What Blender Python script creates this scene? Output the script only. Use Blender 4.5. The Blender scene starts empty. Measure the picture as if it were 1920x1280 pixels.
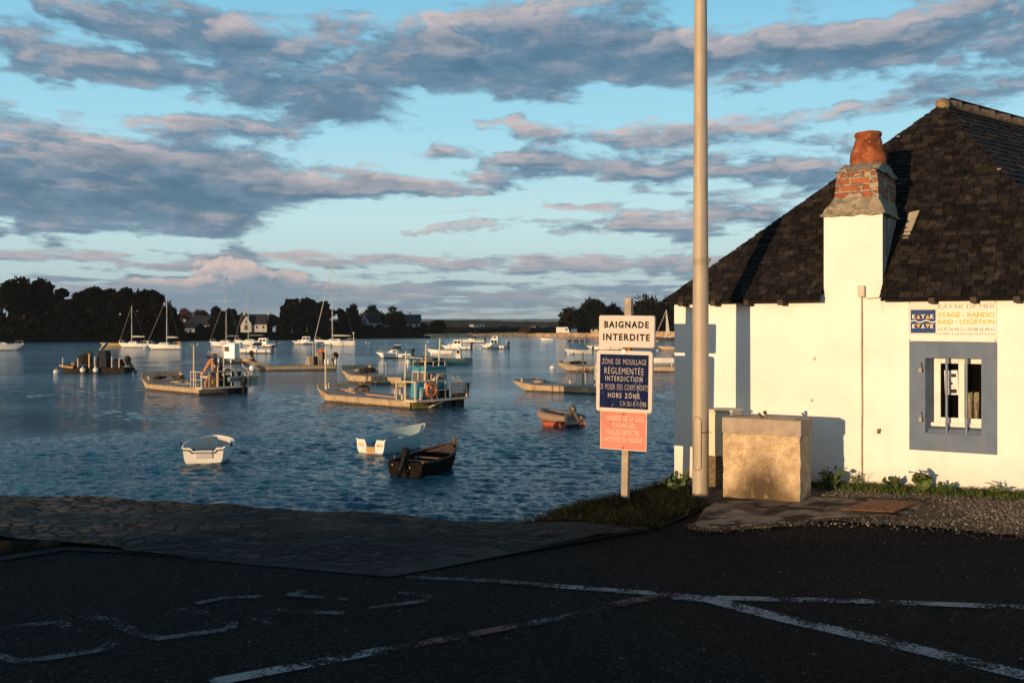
import bpy, bmesh, math, random
import numpy as np
from mathutils import Vector, Matrix
S = bpy.context.scene
C = S.collection
R = math.radians
# ------------------------------------------------------------------ camera
FPX, HZ, EYE, WL = 1867.0, 612.0, 1.6, -2.5      # focal length and horizon in photo pixels, eye height, water level
cam = bpy.data.cameras.new('camera')
cam.sensor_width = 36.0
cam.lens = 36.0 * FPX / 1920.0
cam.shift_y = -28.0 / 1920.0
cam.clip_start = 0.05
cam.clip_end = 30000
cam_ob = bpy.data.objects.new('camera', cam)
C.objects.link(cam_ob)
cam_ob.location = (0, 0, EYE)
cam_ob.rotation_euler = (R(90), 0, 0)
S.camera = cam_ob
S.cycles.use_denoising = True
S.cycles.max_bounces = 6
S.cycles.transparent_max_bounces = 8
S.view_settings.view_transform = 'Standard'
S.view_settings.look = 'None'
S.view_settings.exposure = 0.0
S.view_settings.gamma = 1.0
# ------------------------------------------------------------------ sun and sky
SUN_EL = 3.7
SUN_AZ = 40.3            # direction the light travels, degrees right of the viewing direction
sun = bpy.data.lights.new('sun', 'SUN')
sun.energy = 4.85
sun.angle = R(0.4)
sun.color = (1.0, 0.66, 0.35)
sun_ob = bpy.data.objects.new('sun', sun)
C.objects.link(sun_ob)
_d = Vector((math.sin(R(SUN_AZ)) * math.cos(R(SUN_EL)), math.cos(R(SUN_AZ)) * math.cos(R(SUN_EL)), -math.sin(R(SUN_EL))))
sun_ob.rotation_euler = _d.to_track_quat('-Z', 'Y').to_euler()
sun_ob.location = (-60, -60, 12)

world = bpy.data.worlds.new('World')
S.world = world
world.use_nodes = True
WT = world.node_tree
WT.nodes.clear()


class NB:
    """tiny helper for writing node maths"""
    def __init__(s, t): s.t = t
    def n(s, kind, **kw):
        x = s.t.nodes.new(kind)
        for k, v in kw.items(): setattr(x, k, v)
        return x
    def put(s, sock, v):
        if isinstance(v, bpy.types.NodeSocket): s.t.links.new(v, sock)
        elif v is not None: sock.default_value = v
    def m(s, op, a, b=None, c=None, clamp=False):
        x = s.n('ShaderNodeMath', operation=op, use_clamp=clamp)
        for i, v in enumerate((a, b, c)): s.put(x.inputs[i], v) if v is not None else None
        return x.outputs[0]
    def vm(s, op, a, b=None, c=None, out=0):
        x = s.n('ShaderNodeVectorMath', operation=op)
        for i, v in enumerate((a, b, c)): s.put(x.inputs[i], v) if v is not None else None
        return x.outputs[out]
    def noise(s, v, scale, detail=4, rough=.5, dist=0, out='Fac', lac=2.0):
        x = s.n('ShaderNodeTexNoise')
        s.put(x.inputs['Vector'], v)
        x.inputs['Scale'].default_value = scale; x.inputs['Detail'].default_value = detail
        x.inputs['Roughness'].default_value = rough; x.inputs['Distortion'].default_value = dist
        x.inputs['Lacunarity'].default_value = lac
        return x.outputs[out]
    def step(s, v, a, b, to0=0.0, to1=1.0, smooth=True):
        x = s.n('ShaderNodeMapRange', interpolation_type='SMOOTHSTEP' if smooth else 'LINEAR')
        s.put(x.inputs[0], v)
        x.inputs[1].default_value = a; x.inputs[2].default_value = b
        x.inputs[3].default_value = to0; x.inputs[4].default_value = to1
        return x.outputs[0]
    def ramp(s, v, stops, interp='LINEAR'):
        x = s.n('ShaderNodeValToRGB'); r = x.color_ramp; r.interpolation = interp
        while len(r.elements) < len(stops): r.elements.new(0.5)
        for e, (p, c) in zip(r.elements, stops):
            e.position = p; e.color = (c[0], c[1], c[2], 1) if not isinstance(c, float) else (c, c, c, 1)
        s.put(x.inputs[0], v)
        return x.outputs[0]
    def mix(s, f, a, b, kind='MIX'):
        x = s.n('ShaderNodeMix', data_type='RGBA', blend_type=kind)
        s.put(x.inputs[0], f)
        for sock, v in ((x.inputs[6], a), (x.inputs[7], b)):
            s.put(sock, (v[0], v[1], v[2], 1) if isinstance(v, (tuple, list)) else v)
        return x.outputs[2]
    def xyz(s, x=0, y=0, z=0):
        q = s.n('ShaderNodeCombineXYZ')
        for i, v in enumerate((x, y, z)): s.put(q.inputs[i], v)
        return q.outputs[0]
    def sep(s, v):
        q = s.n('ShaderNodeSeparateXYZ'); s.put(q.inputs[0], v)
        return q.outputs


# cloud masses: where they hang over the bay (degrees of azimuth and elevation come from the photo), size, weight
CLOUDS = [(90, 45, 230, 40, .18), (430, 80, 280, 60, .30), (640, 150, 230, 50, .28), (150, 135, 190, 30, .32), (230, 88, 150, 11, -.22), (905, 60, 40, 26, -.22), (520, 20, 60, 12, -.14),
          (960, 45, 200, 55, .34), (1150, 115, 290, 55, .36), (1480, 95, 260, 58, .32), (1800, 60, 240, 44, .30), (1330, 20, 60, 14, -.2), (1560, 40, 70, 12, -.2), (1010, 152, 150, 22, .16),
          (560, 218, 170, 32, .36), (340, 228, 60, 20, .22), (860, 95, 40, 26, .25), (1800, 165, 170, 26, .28), (1640, 205, 120, 16, .16),
          (110, 285, 300, 62, .42), (330, 330, 260, 46, .36), (170, 385, 330, 44, .48), (380, 405, 70, 26, .42), (432, 425, 34, 22, .34), (470, 460, 26, 14, .40), (610, 342, 170, 17, .36),
          (965, 250, 130, 26, .38), (1250, 258, 130, 18, .34), (830, 286, 70, 10, .22), (1130, 318, 260, 22, .40), (1480, 320, 200, 38, .30), (800, 350, 150, 13, .38),
          (1470, 232, 130, 20, .2), (1250, 412, 230, 22, .42), (1100, 382, 54, 8, .26), (848, 432, 90, 15, .36), (915, 447, 30, 10, .2), (880, 397, 76, 6, .26),
          (1000, 495, 620, 16, .30), (1300, 505, 300, 26, .2), (300, 487, 300, 10, .22), (90, 432, 90, 9, .22), (60, 470, 60, 8, .2),
          (440, 512, 46, 22, .5), (330, 523, 90, 12, .42), (520, 526, 60, 12, .36), (900, 560, 1300, 26, .26), (200, 560, 500, 26, .2), (650, 535, 300, 8, .18),
          (150, 190, 330, 18, -.24), (720, 270, 130, 40, -.28), (1450, 185, 360, 16, -.24), (1000, 205, 200, 14, -.2), (700, 420, 240, 40, -.34), (1000, 360, 220, 14, -.2),
          (230, 450, 260, 14, -.2), (1050, 452, 160, 10, -.22), (760, 6, 130, 24, -.22), (560, 300, 60, 12, -.12), (1650, 20, 90, 30, -.2), (1750, 120, 170, 10, -.16),
          (900, 531, 400, 6, -.2), (300, 505, 220, 5, -.16), (1050, 277, 60, 8, -.1)]


def blob_sum(k, wob):
    acc = None
    for (px, py, rx, ry, a) in CLOUDS:
        ca = math.atan((px - 960) / FPX)
        ce = math.atan((HZ - py) / FPX * math.cos(ca))
        sa, se = FPX / rx / 1.1, FPX / ry / 1.1
        q = k.vm('MULTIPLY_ADD', wob, (sa, se, 0), (-ca * sa, -ce * se, 0))
        d = k.vm('DOT_PRODUCT', q, q, out=1)
        acc = k.m('MULTIPLY_ADD', k.m('POWER', .3679, d), a * 1.02, acc if acc is not None else 0.0)
    return acc


def build_sky():
    k = NB(WT)
    out = k.n('ShaderNodeOutputWorld'); bg = k.n('ShaderNodeBackground')
    dirv = k.n('ShaderNodeTexCoord').outputs['Generated']
    x, y, z = k.sep(dirv)
    az = k.m('ARCTAN2', x, y)
    el = k.m('ARCSINE', z)
    sky = k.n('ShaderNodeTexSky', sky_type='NISHITA')
    sky.sun_disc = False
    sky.sun_elevation = R(SUN_EL)
    sky.sun_rotation = R(180 + SUN_AZ)
    sky.air_density = 1.0; sky.dust_density = 0.6; sky.ozone_density = 1.6
    elc = k.m('MAXIMUM', el, 0.0)
    t = k.m('DIVIDE', elc, 1.2, clamp=True)
    # the sunset side of the sky is warm and pale
    toward = k.vm('DOT_PRODUCT', dirv, (-math.sin(R(SUN_AZ)), -math.cos(R(SUN_AZ)), 0.0), out=1)
    warm = k.m('MULTIPLY', k.step(toward, .0, .95), k.step(elc, .75, .05))
    grad = k.mix(k.m('MULTIPLY', warm, .62), k.ramp(t, SKY_RAMP), SKY_WARM)
    clear = k.vm('MULTIPLY_ADD', sky.outputs[0], (.3, .3, .3), grad)
    # cloud deck seen in perspective: masses thin out and flatten towards the horizon
    ae = k.xyz(az, elc, 0.0)
    far = k.m('DIVIDE', 1.0, k.m('ADD', elc, 0.085))
    p = k.xyz(k.m('MULTIPLY', az, far), far, 0.0)
    ang = k.vm('MULTIPLY', ae, (1.0, 2.3, 1.0))
    warp = k.vm('SUBTRACT', k.noise(ang, 10, 3, .6, out='Color'), (.5, .5, .5))
    w = k.vm('MULTIPLY_ADD', warp, (.75, .4, 0), p)
    n1 = k.noise(w, 2.4, 7, .62)
    n1b = k.noise(k.vm('ADD', w, (-.05, -.15, 0)), 2.4, 4, .62)
    n2 = k.noise(ang, 20, 6, .62)
    wob = k.vm('MULTIPLY_ADD', warp, (.13, .04, 0), ae)
    b0 = blob_sum(k, wob)
    b1 = blob_sum(k, k.vm('ADD', wob, (-.006, .014, 0)))
    nz = k.m('ADD', k.m('MULTIPLY', k.m('SUBTRACT', n1, .5), 1.25), k.m('MULTIPLY', k.m('SUBTRACT', n2, .5), .75))
    d0 = k.m('ADD', k.m('SUBTRACT', nz, k.step(elc, .40, .9, 0, .3)), b0)
    d1 = k.m('MULTIPLY_ADD', k.m('SUBTRACT', n1, n1b), 1.15, k.m('SUBTRACT', b0, b1))
    alpha = k.step(d0, .05, .33)
    n2b = k.noise(k.vm('ADD', ang, (-.006, .026, 0)), 20, 4, .62)
    fine = k.m('SUBTRACT', n2, n2b)
    lit = k.m('ADD', k.m('MULTIPLY', k.step(d1, .04, .34), k.step(n2, .36, .60, .4, 1.0)), k.m('MULTIPLY', k.step(fine, .02, .20), .35), clamp=True)
    thick = k.step(d0, .2, .7)
    body = k.mix(thick, CL_THIN, CL_DARK)
    body = k.mix(k.m('MULTIPLY', k.step(n2, .40, .68), .6), body, CL_MID)
    body = k.mix(k.m('MULTIPLY', k.step(fine, .0, -.18), .45), body, CL_DEEP)
    low = k.step(el, .03, .12, 1.0, 0.0)
    body = k.mix(k.m('MULTIPLY', low, .75), body, CL_LOW)
    litc = k.mix(k.step(el, .03, .09), CL_LITLOW, CL_LIT)
    lit = k.m('MULTIPLY', lit, k.step(d0, .25, .7, .9, .35))
    col = k.mix(lit, body, litc)
    col = k.mix(k.m('MULTIPLY', warm, .5), col, SKY_WARM)
    n3 = k.noise(k.vm('MULTIPLY', ang, (1, .55, 1)), 75, 3, .6)
    for (px, py, rx, ry, a) in HEAPS:
        ca = math.atan((px - 960) / FPX); ce = math.atan((HZ - py) / FPX * math.cos(ca))
        q = k.vm('MULTIPLY_ADD', wob, (FPX / rx, FPX / ry, 0), (-ca * FPX / rx, -ce * FPX / ry, 0))
        h = k.m('POWER', .3679, k.vm('DOT_PRODUCT', q, q, out=1))
        hm = k.step(k.m('ADD', k.m('MULTIPLY', k.m('SUBTRACT', n3, .5), .9), k.m('ADD', h, k.m('MULTIPLY', k.m('SUBTRACT', n2, .5), 1.3))), .42, .58)
        hc = k.mix(k.m('MULTIPLY', k.step(k.sep(q)[1], -1.0, .3), k.step(n3, .3, .6, .55, 1.0)), CL_LOW, CL_HEAP)
        col = k.mix(k.m('MULTIPLY', hm, a), col, hc); alpha = k.m('MAXIMUM', alpha, k.m('MULTIPLY', hm, a))
    res = k.mix(k.m('MULTIPLY', alpha, .93), clear, col)
    k.put(bg.inputs[0], res)
    bg.inputs[1].default_value = 0.1
    WT.links.new(bg.outputs[0], out.inputs[0])
    world.cycles.sampling_method = 'MANUAL'
    world.cycles.sample_map_resolution = 256


def sc10(*c): return tuple(v * 10 for v in c)
SKY_RAMP = [(0, sc10(.36, .48, .53)), (.085, sc10(.50, .72, .76)), (.165, sc10(.33, .65, .80)), (.28, sc10(.19, .51, .72)), (.45, sc10(.05, .15, .26)), (1, sc10(.015, .04, .09))]
CL_DARK, CL_THIN, CL_MID = sc10(.075, .16, .25), sc10(.14, .25, .36), sc10(.18, .27, .38)
CL_LOW, CL_LIT, CL_LITLOW = sc10(.19, .28, .37), sc10(.66, .54, .52), sc10(.36, .37, .42)
CL_DEEP, SKY_WARM = sc10(.05, .13, .22), sc10(.62, .46, .34)
CL_HEAP = sc10(.74, .56, .50)
HEAPS = [(440, 510, 62, 26, .9), (330, 524, 90, 11, .7), (525, 524, 70, 13, .75), (848, 430, 85, 14, .7), (640, 535, 70, 9, .5)]
build_sky()
# ------------------------------------------------------------------ helpers
RNG = random.Random(7)


def at(px, py, Y):
    return Vector(((px - 960) / FPX * Y, Y, EYE - (py - HZ) / FPX * Y))


def on_level(px, py, z=0.0):
    return at(px, py, FPX * (EYE - z) / (py - HZ))


def on_water(px, py):
    return on_level(px, py, WL)


def tag(o, label=None, cat=None, group=None, kind=None):
    if label: o['label'] = label
    if cat: o['category'] = cat
    if group: o['group'] = group
    if kind: o['kind'] = kind
    return o


def empty(name, loc=(0, 0, 0), rz=0.0, label=None, cat=None, group=None):
    o = bpy.data.objects.new(name, None)
    C.objects.link(o)
    o.location = loc
    o.rotation_euler = (0, 0, rz)
    o.empty_display_size = .2
    return tag(o, label, cat, group)


def copy_tree(o, parent=None):
    c = o.copy()
    C.objects.link(c)
    if parent is not None: c.parent = parent
    for ch in list(o.children): copy_tree(ch, c)
    return c


_M = {}


def M(name, rgb, rough=.6, metal=0.0, var=.12, scale=6.0, bump=0.0, bscale=40.0, stain=None, spec=.5, streak=None, weed=None):
    """one procedural paint / stone / metal: tone variation, optional blotchy stain, optional vertical streaks, optional bump"""
    if name in _M: return _M[name]
    m = bpy.data.materials.new(name)
    m.use_nodes = True
    t = m.node_tree
    k = NB(t)
    b = t.nodes['Principled BSDF']
    co = k.n('ShaderNodeTexCoord').outputs['Object']
    n = k.noise(co, scale, 5, .6)
    lo = tuple(c * (1 - var) for c in rgb); hi = tuple(min(1, c * (1 + var)) for c in rgb)
    col = k.mix(k.step(n, .3, .7), lo, hi)
    if stain:
        amt, srgb, ssc, s0, s1 = stain
        col = k.mix(k.m('MULTIPLY', k.step(k.noise(co, ssc, 6, .65), s0, s1), amt), col, srgb)
    if streak:
        amt, srgb, ssc = streak
        sv = k.vm('MULTIPLY', co, (ssc, ssc, ssc * .08))
        col = k.mix(k.m('MULTIPLY', k.step(k.noise(sv, 1.0, 4, .6), .48, .72), amt), col, srgb)
    if weed:
        zz = k.m('ADD', k.sep(co)[2], k.m('MULTIPLY', k.m('SUBTRACT', k.noise(co, 3.5, 4, .6), .5), weed[1]))
        col = k.mix(k.m('MULTIPLY', k.step(zz, weed[0] + .06, weed[0] - .04), .9), col, weed[2])
    k.put(b.inputs['Base Color'], col)
    b.inputs['Roughness'].default_value = rough
    b.inputs['Metallic'].default_value = metal
    b.inputs['Specular IOR Level'].default_value = spec
    if bump:
        bn = k.n('ShaderNodeBump')
        bn.inputs['Strength'].default_value = 1.0
        bn.inputs['Distance'].default_value = bump
        k.put(bn.inputs['Height'], k.noise(co, bscale, 5, .65))
        k.put(b.inputs['Normal'], bn.outputs[0])
    _M[name] = m
    return m


class MB:
    """collects boxes, bars, tubes, turned shapes and outlines; build() links them as ONE mesh object"""
    def __init__(s):
        s.v = []; s.f = []; s.mi = []; s.cur = 0
    def add(s, vs, fs):
        o = len(s.v)
        s.v += [tuple(p) for p in vs]
        s.f += [tuple(i + o for i in f) for f in fs]
        s.mi += [s.cur] * len(fs)
        return s
    def quad(s, *p): return s.add(p, [tuple(range(len(p)))])
    def hexa(s, p):
        """eight corners: four of the bottom, four of the top, same turn"""
        return s.add(p, [(3, 2, 1, 0), (4, 5, 6, 7), (0, 1, 5, 4), (1, 2, 6, 5), (2, 3, 7, 6), (3, 0, 4, 7)])
    def box(s, c, d, rz=0.0, ry=0.0, rx=0.0):
        m = Matrix.Translation(c) @ Matrix.Rotation(rz, 4, 'Z') @ Matrix.Rotation(ry, 4, 'Y') @ Matrix.Rotation(rx, 4, 'X')
        h = [x / 2 for x in d]
        p = [m @ Vector((x * h[0], y * h[1], z * h[2])) for z in (-1, 1) for x, y in ((-1, -1), (1, -1), (1, 1), (-1, 1))]
        return s.hexa(p)
    def bbox(s, a, b):
        return s.box([(a[i] + b[i]) / 2 for i in range(3)], [abs(b[i] - a[i]) for i in range(3)])
    def frustum(s, lo, hi):
        """lo/hi: (x0, x1, y0, y1, z)"""
        p = []
        for (x0, x1, y0, y1, z) in (lo, hi): p += [(x0, y0, z), (x1, y0, z), (x1, y1, z), (x0, y1, z)]
        return s.hexa(p)
    def tube(s, pts, r, n=8, cap=True):
        pts = [Vector(p) for p in pts]
        m = len(pts)
        rs = r if isinstance(r, (list, tuple)) else [r] * m
        rings = []; ref = None
        for i in range(m):
            d = (pts[min(i + 1, m - 1)] - pts[max(i - 1, 0)])
            if d.length < 1e-9: d = Vector((0, 0, 1))
            d.normalize()
            if ref is None:
                ref = Vector((0, 0, 1)) if abs(d.z) < .9 else Vector((1, 0, 0))
            a = ref - d * ref.dot(d)
            if a.length < 1e-6: a = d.orthogonal()
            a.normalize(); ref = a
            b = d.cross(a)
            rings.append([pts[i] + (a * math.cos(q) + b * math.sin(q)) * rs[i] for q in [2 * math.pi * j / n for j in range(n)]])
        vs = [p for g in rings for p in g]
        fs = [(i * n + j, i * n + (j + 1) % n, (i + 1) * n + (j + 1) % n, (i + 1) * n + j) for i in range(m - 1) for j in range(n)]
        if cap: fs += [tuple(reversed(range(n))), tuple((m - 1) * n + j for j in range(n))]
        return s.add(vs, fs)
    def lathe(s, prof, n=20, c=(0, 0, 0), axis='Z', cap=True):
        vs = []
        for (r, z) in prof:
            for j in range(n):
                q = 2 * math.pi * j / n
                p = (r * math.cos(q), r * math.sin(q), z)
                if axis == 'X': p = (z, p[0], p[1])
                if axis == 'Y': p = (p[0], z, p[1])
                vs.append((p[0] + c[0], p[1] + c[1], p[2] + c[2]))
        m = len(prof)
        fs = [(i * n + j, i * n + (j + 1) % n, (i + 1) * n + (j + 1) % n, (i + 1) * n + j) for i in range(m - 1) for j in range(n)]
        if cap: fs += [tuple(reversed(range(n))), tuple((m - 1) * n + j for j in range(n))]
        return s.add(vs, fs)
    def ball(s, c, r, n=10, sq=1.0):
        return s.lathe([(r * math.sin(math.pi * i / n), -r * sq * math.cos(math.pi * i / n)) for i in range(n + 1)], n * 2, c, cap=False)
    def ring(s, c, R_, r, axis='Z', n=20, k=8, q0=0.0, q1=2 * math.pi):
        pts = []
        for i in range(n + 1):
            q = q0 + (q1 - q0) * i / n
            a, b = R_ * math.cos(q), R_ * math.sin(q)
            p = {'Z': (a, b, 0), 'X': (0, a, b), 'Y': (a, 0, b)}[axis]
            pts.append((c[0] + p[0], c[1] + p[1], c[2] + p[2]))
        return s.tube(pts, r, k, cap=False)
    def prism(s, out, d, f=lambda p, h: (p[0], p[1], h)):
        """closed 2-D outline pushed from 0 to d through f"""
        n = len(out)
        vs = [f(p, 0) for p in out] + [f(p, d) for p in out]
        fs = [tuple(reversed(range(n))), tuple(range(n, 2 * n))] + [(i, (i + 1) % n, n + (i + 1) % n, n + i) for i in range(n)]
        return s.add(vs, fs)
    def loft(s, rings, closed=False, cap=False):
        n = len(rings[0])
        vs = [p for g in rings for p in g]
        w = n if closed else n - 1
        fs = [(i * n + j, i * n + (j + 1) % n, (i + 1) * n + (j + 1) % n, (i + 1) * n + j) for i in range(len(rings) - 1) for j in range(w)]
        if cap: fs += [tuple(reversed(range(n))), tuple((len(rings) - 1) * n + j for j in range(n))]
        return s.add(vs, fs)
    def build(s, name, mats, parent=None, smooth=False, bevel=0.0, fix=False):
        me = bpy.data.meshes.new(name)
        me.from_pydata(s.v, [], s.f)
        mats = mats if isinstance(mats, (list, tuple)) else [mats]
        for m in mats: me.materials.append(m)
        if len(mats) > 1: me.polygons.foreach_set('material_index', s.mi)
        if fix:
            b = bmesh.new(); b.from_mesh(me)
            bmesh.ops.recalc_face_normals(b, faces=b.faces)
            b.to_mesh(me); b.free()
        if smooth: me.shade_smooth()
        me.update()
        o = bpy.data.objects.new(name, me)
        C.objects.link(o)
        if parent is not None: o.parent = parent
        if bevel:
            bv = o.modifiers.new('bevel', 'BEVEL'); bv.width = bevel; bv.segments = 2; bv.limit_method = 'ANGLE'
        if smooth: angle_smooth(me)
        return o


def angle_smooth(me, deg=38):
    try: me.set_sharp_from_angle(angle=R(deg))
    except Exception: pass


def raw_mesh(name, verts, faces4, mat, parent=None, smooth=False):
    """big meshes straight from numpy arrays"""
    me = bpy.data.meshes.new(name)
    nv, (nf, k) = len(verts), faces4.shape
    me.vertices.add(nv); me.vertices.foreach_set('co', np.asarray(verts, np.float32).ravel())
    me.loops.add(nf * k); me.loops.foreach_set('vertex_index', np.asarray(faces4, np.int32).ravel())
    me.polygons.add(nf); me.polygons.foreach_set('loop_start', np.arange(nf, dtype=np.int32) * k)
    me.update(calc_edges=True)
    me.materials.append(mat)
    if smooth: me.shade_smooth()
    o = bpy.data.objects.new(name, me)
    C.objects.link(o)
    if parent is not None: o.parent = parent
    return o


def text(body, w, h, mat, parent, mtx, bold=0.0, depth=.002, space=1.0, name='lettering', flip=False, word=1.0):
    """lettering fitted into w x h metres, centred on mtx (local X right, Y up)"""
    cu = bpy.data.curves.new('t', 'FONT')
    cu.body = body; cu.size = 1.0; cu.offset = bold; cu.extrude = .002; cu.space_character = space; cu.space_word = word
    cu.align_x = 'CENTER'; cu.resolution_u = 3
    to = bpy.data.objects.new('t', cu)
    C.objects.link(to)
    dg = bpy.context.evaluated_depsgraph_get()
    me = bpy.data.meshes.new_from_object(to.evaluated_get(dg))
    bpy.data.objects.remove(to); bpy.data.curves.remove(cu)
    co = np.empty(len(me.vertices) * 3, np.float32)
    me.vertices.foreach_get('co', co)
    co = co.reshape(-1, 3)
    a, b = co.min(0), co.max(0)
    co -= (a + b) / 2
    co *= np.array([w / (b[0] - a[0]), h / (b[1] - a[1]) * (-1 if flip else 1), depth / max(1e-6, b[2] - a[2])], np.float32)
    me.vertices.foreach_set('co', co.ravel())
    me.materials.clear(); me.materials.append(mat)
    me.name = name
    o = bpy.data.objects.new(name, me)
    C.objects.link(o)
    o.parent = parent
    o.matrix_local = mtx
    return o


def rounded(w, h, r, n=5, cx=0, cy=0):
    out = []
    for (sx, sy, q0) in ((1, -1, -90), (1, 1, 0), (-1, 1, 90), (-1, -1, 180)):
        for i in range(n + 1):
            q = R(q0 + 90 * i / n)
            out.append((cx + sx * (w / 2 - r) + r * math.cos(q), cy + sy * (h / 2 - r) + r * math.sin(q)))
    return out


def nz(x, y, z=0.0): return noise.noise(Vector((x, y, z)))
from mathutils import noise


def sstep(a, b, x):
    t = max(0.0, min(1.0, (x - a) / (b - a)))
    return t * t * (3 - 2 * t)
# ------------------------------------------------------------------ ground, quay, water
def gz(x, y):
    """the quay is level; it climbs a little towards the cottage"""
    rise = sstep(1.15, 2.0, x) * sstep(6.7, 7.75, y)
    return .09 * rise + .04 * sstep(2.2, 3.3, x) * sstep(7.0, 8.2, y) + .05 * sstep(3.0, 4.6, x) * sstep(7.2, 8.4, y) + .004 * nz(x * .8, y * .8)


QUAY_EDGE = [(-17.5, -14), (-16, 8), (-15.5, 10.5), (-12, 11.35), (-4.8, 9.33), (-2.13, 8.66), (.17, 7.98), (.45, 8.55), (.75, 9.05), (1.05, 9.42), (1.5, 9.95), (1.62, 10.3), (1.9, 10.9), (3.0, 12.5), (12, 20), (24, 27)]


def edge_y(x):
    for (a, b) in zip(QUAY_EDGE, QUAY_EDGE[1:]):
        if a[0] <= x <= b[0]: return a[1] + (b[1] - a[1]) * (x - a[0]) / (b[0] - a[0])
    return QUAY_EDGE[-1][1]


def sheet(name, out, mat, dz=0.0, cell=.25, zf=None, kind='structure'):
    """flat outline cut into a grid and laid on the ground"""
    b = bmesh.new()
    b.faces.new([b.verts.new((x, y, 0)) for x, y in out])
    xs = [p[0] for p in out]; ys = [p[1] for p in out]
    for ax, lo, hi in ((0, min(xs), max(xs)), (1, min(ys), max(ys))):
        g = math.ceil(lo / cell) * cell
        while g < hi:
            co = [0, 0, 0]; co[ax] = g; no = [0, 0, 0]; no[ax] = 1
            bmesh.ops.bisect_plane(b, geom=b.verts[:] + b.edges[:] + b.faces[:], plane_co=co, plane_no=no, dist=1e-5)
            g += cell
    for v in b.verts: v.co.z = (zf or gz)(v.co.x, v.co.y) + dz
    bmesh.ops.recalc_face_normals(b, faces=b.faces)
    if sum(f.normal.z for f in b.faces) < 0: bmesh.ops.reverse_faces(b, faces=b.faces)
    me = bpy.data.meshes.new(name)
    b.to_mesh(me); b.free()
    me.materials.append(mat)
    me.shade_smooth()
    o = bpy.data.objects.new(name, me)
    C.objects.link(o)
    if kind: o['kind'] = kind
    return o


def mat_asphalt():
    m = bpy.data.materials.new('asphalt'); m.use_nodes = True
    k = NB(m.node_tree); b = m.node_tree.nodes['Principled BSDF']
    co = k.n('ShaderNodeTexCoord').outputs['Object']
    v = k.n('ShaderNodeTexVoronoi'); v.inputs['Scale'].default_value = 85; k.put(v.inputs['Vector'], co)
    cell = k.sep(v.outputs['Color'])[0]
    tone = k.ramp(cell, [(0, (.007, .0062, .0058)), (.6, (.017, .015, .014)), (.93, (.031, .027, .024)), (1, (.09, .075, .06))])
    big = k.noise(co, .55, 5, .6)
    col = k.mix(1.0, tone, k.ramp(big, [(.3, (.72, .72, .75)), (.7, (1.2, 1.15, 1.1))]), 'MULTIPLY')
    v2 = k.n('ShaderNodeTexVoronoi'); v2.inputs['Scale'].default_value = 16; k.put(v2.inputs['Vector'], co)
    chip = k.m('MULTIPLY', k.step(v2.outputs['Distance'], .11, .08), k.m('GREATER_THAN', k.sep(v2.outputs['Color'])[1], .93))
    col = k.mix(chip, col, (.42, .34, .24))
    cw = k.vm('MULTIPLY_ADD', k.noise(co, 1.6, 4, .6, out='Color'), (.9, .9, 0), co)
    cv = k.n('ShaderNodeTexVoronoi'); cv.feature = 'DISTANCE_TO_EDGE'; cv.inputs['Scale'].default_value = .42; k.put(cv.inputs['Vector'], cw)
    crack = k.m('MULTIPLY', k.step(cv.outputs['Distance'], .006, .002), k.step(k.noise(co, .8, 3), .5, .62))
    col = k.mix(k.m('MULTIPLY', crack, .8), col, (.004, .004, .004))
    col = k.mix(k.m('MULTIPLY', k.step(k.noise(co, 1.1, 6, .7), .58, .70), .45), col, (.008, .0075, .007))
    k.put(b.inputs['Base Color'], col)
    b.inputs['Roughness'].default_value = .95
    b.inputs['Specular IOR Level'].default_value = .06
    bn = k.n('ShaderNodeBump'); bn.inputs['Distance'].default_value = .006
    k.put(bn.inputs['Height'], k.m('ADD', k.m('MULTIPLY', v.outputs['Distance'], -1.0), k.m('MULTIPLY', k.noise(co, 22, 4), .5)))
    k.put(b.inputs['Normal'], bn.outputs[0])
    return m


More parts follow.
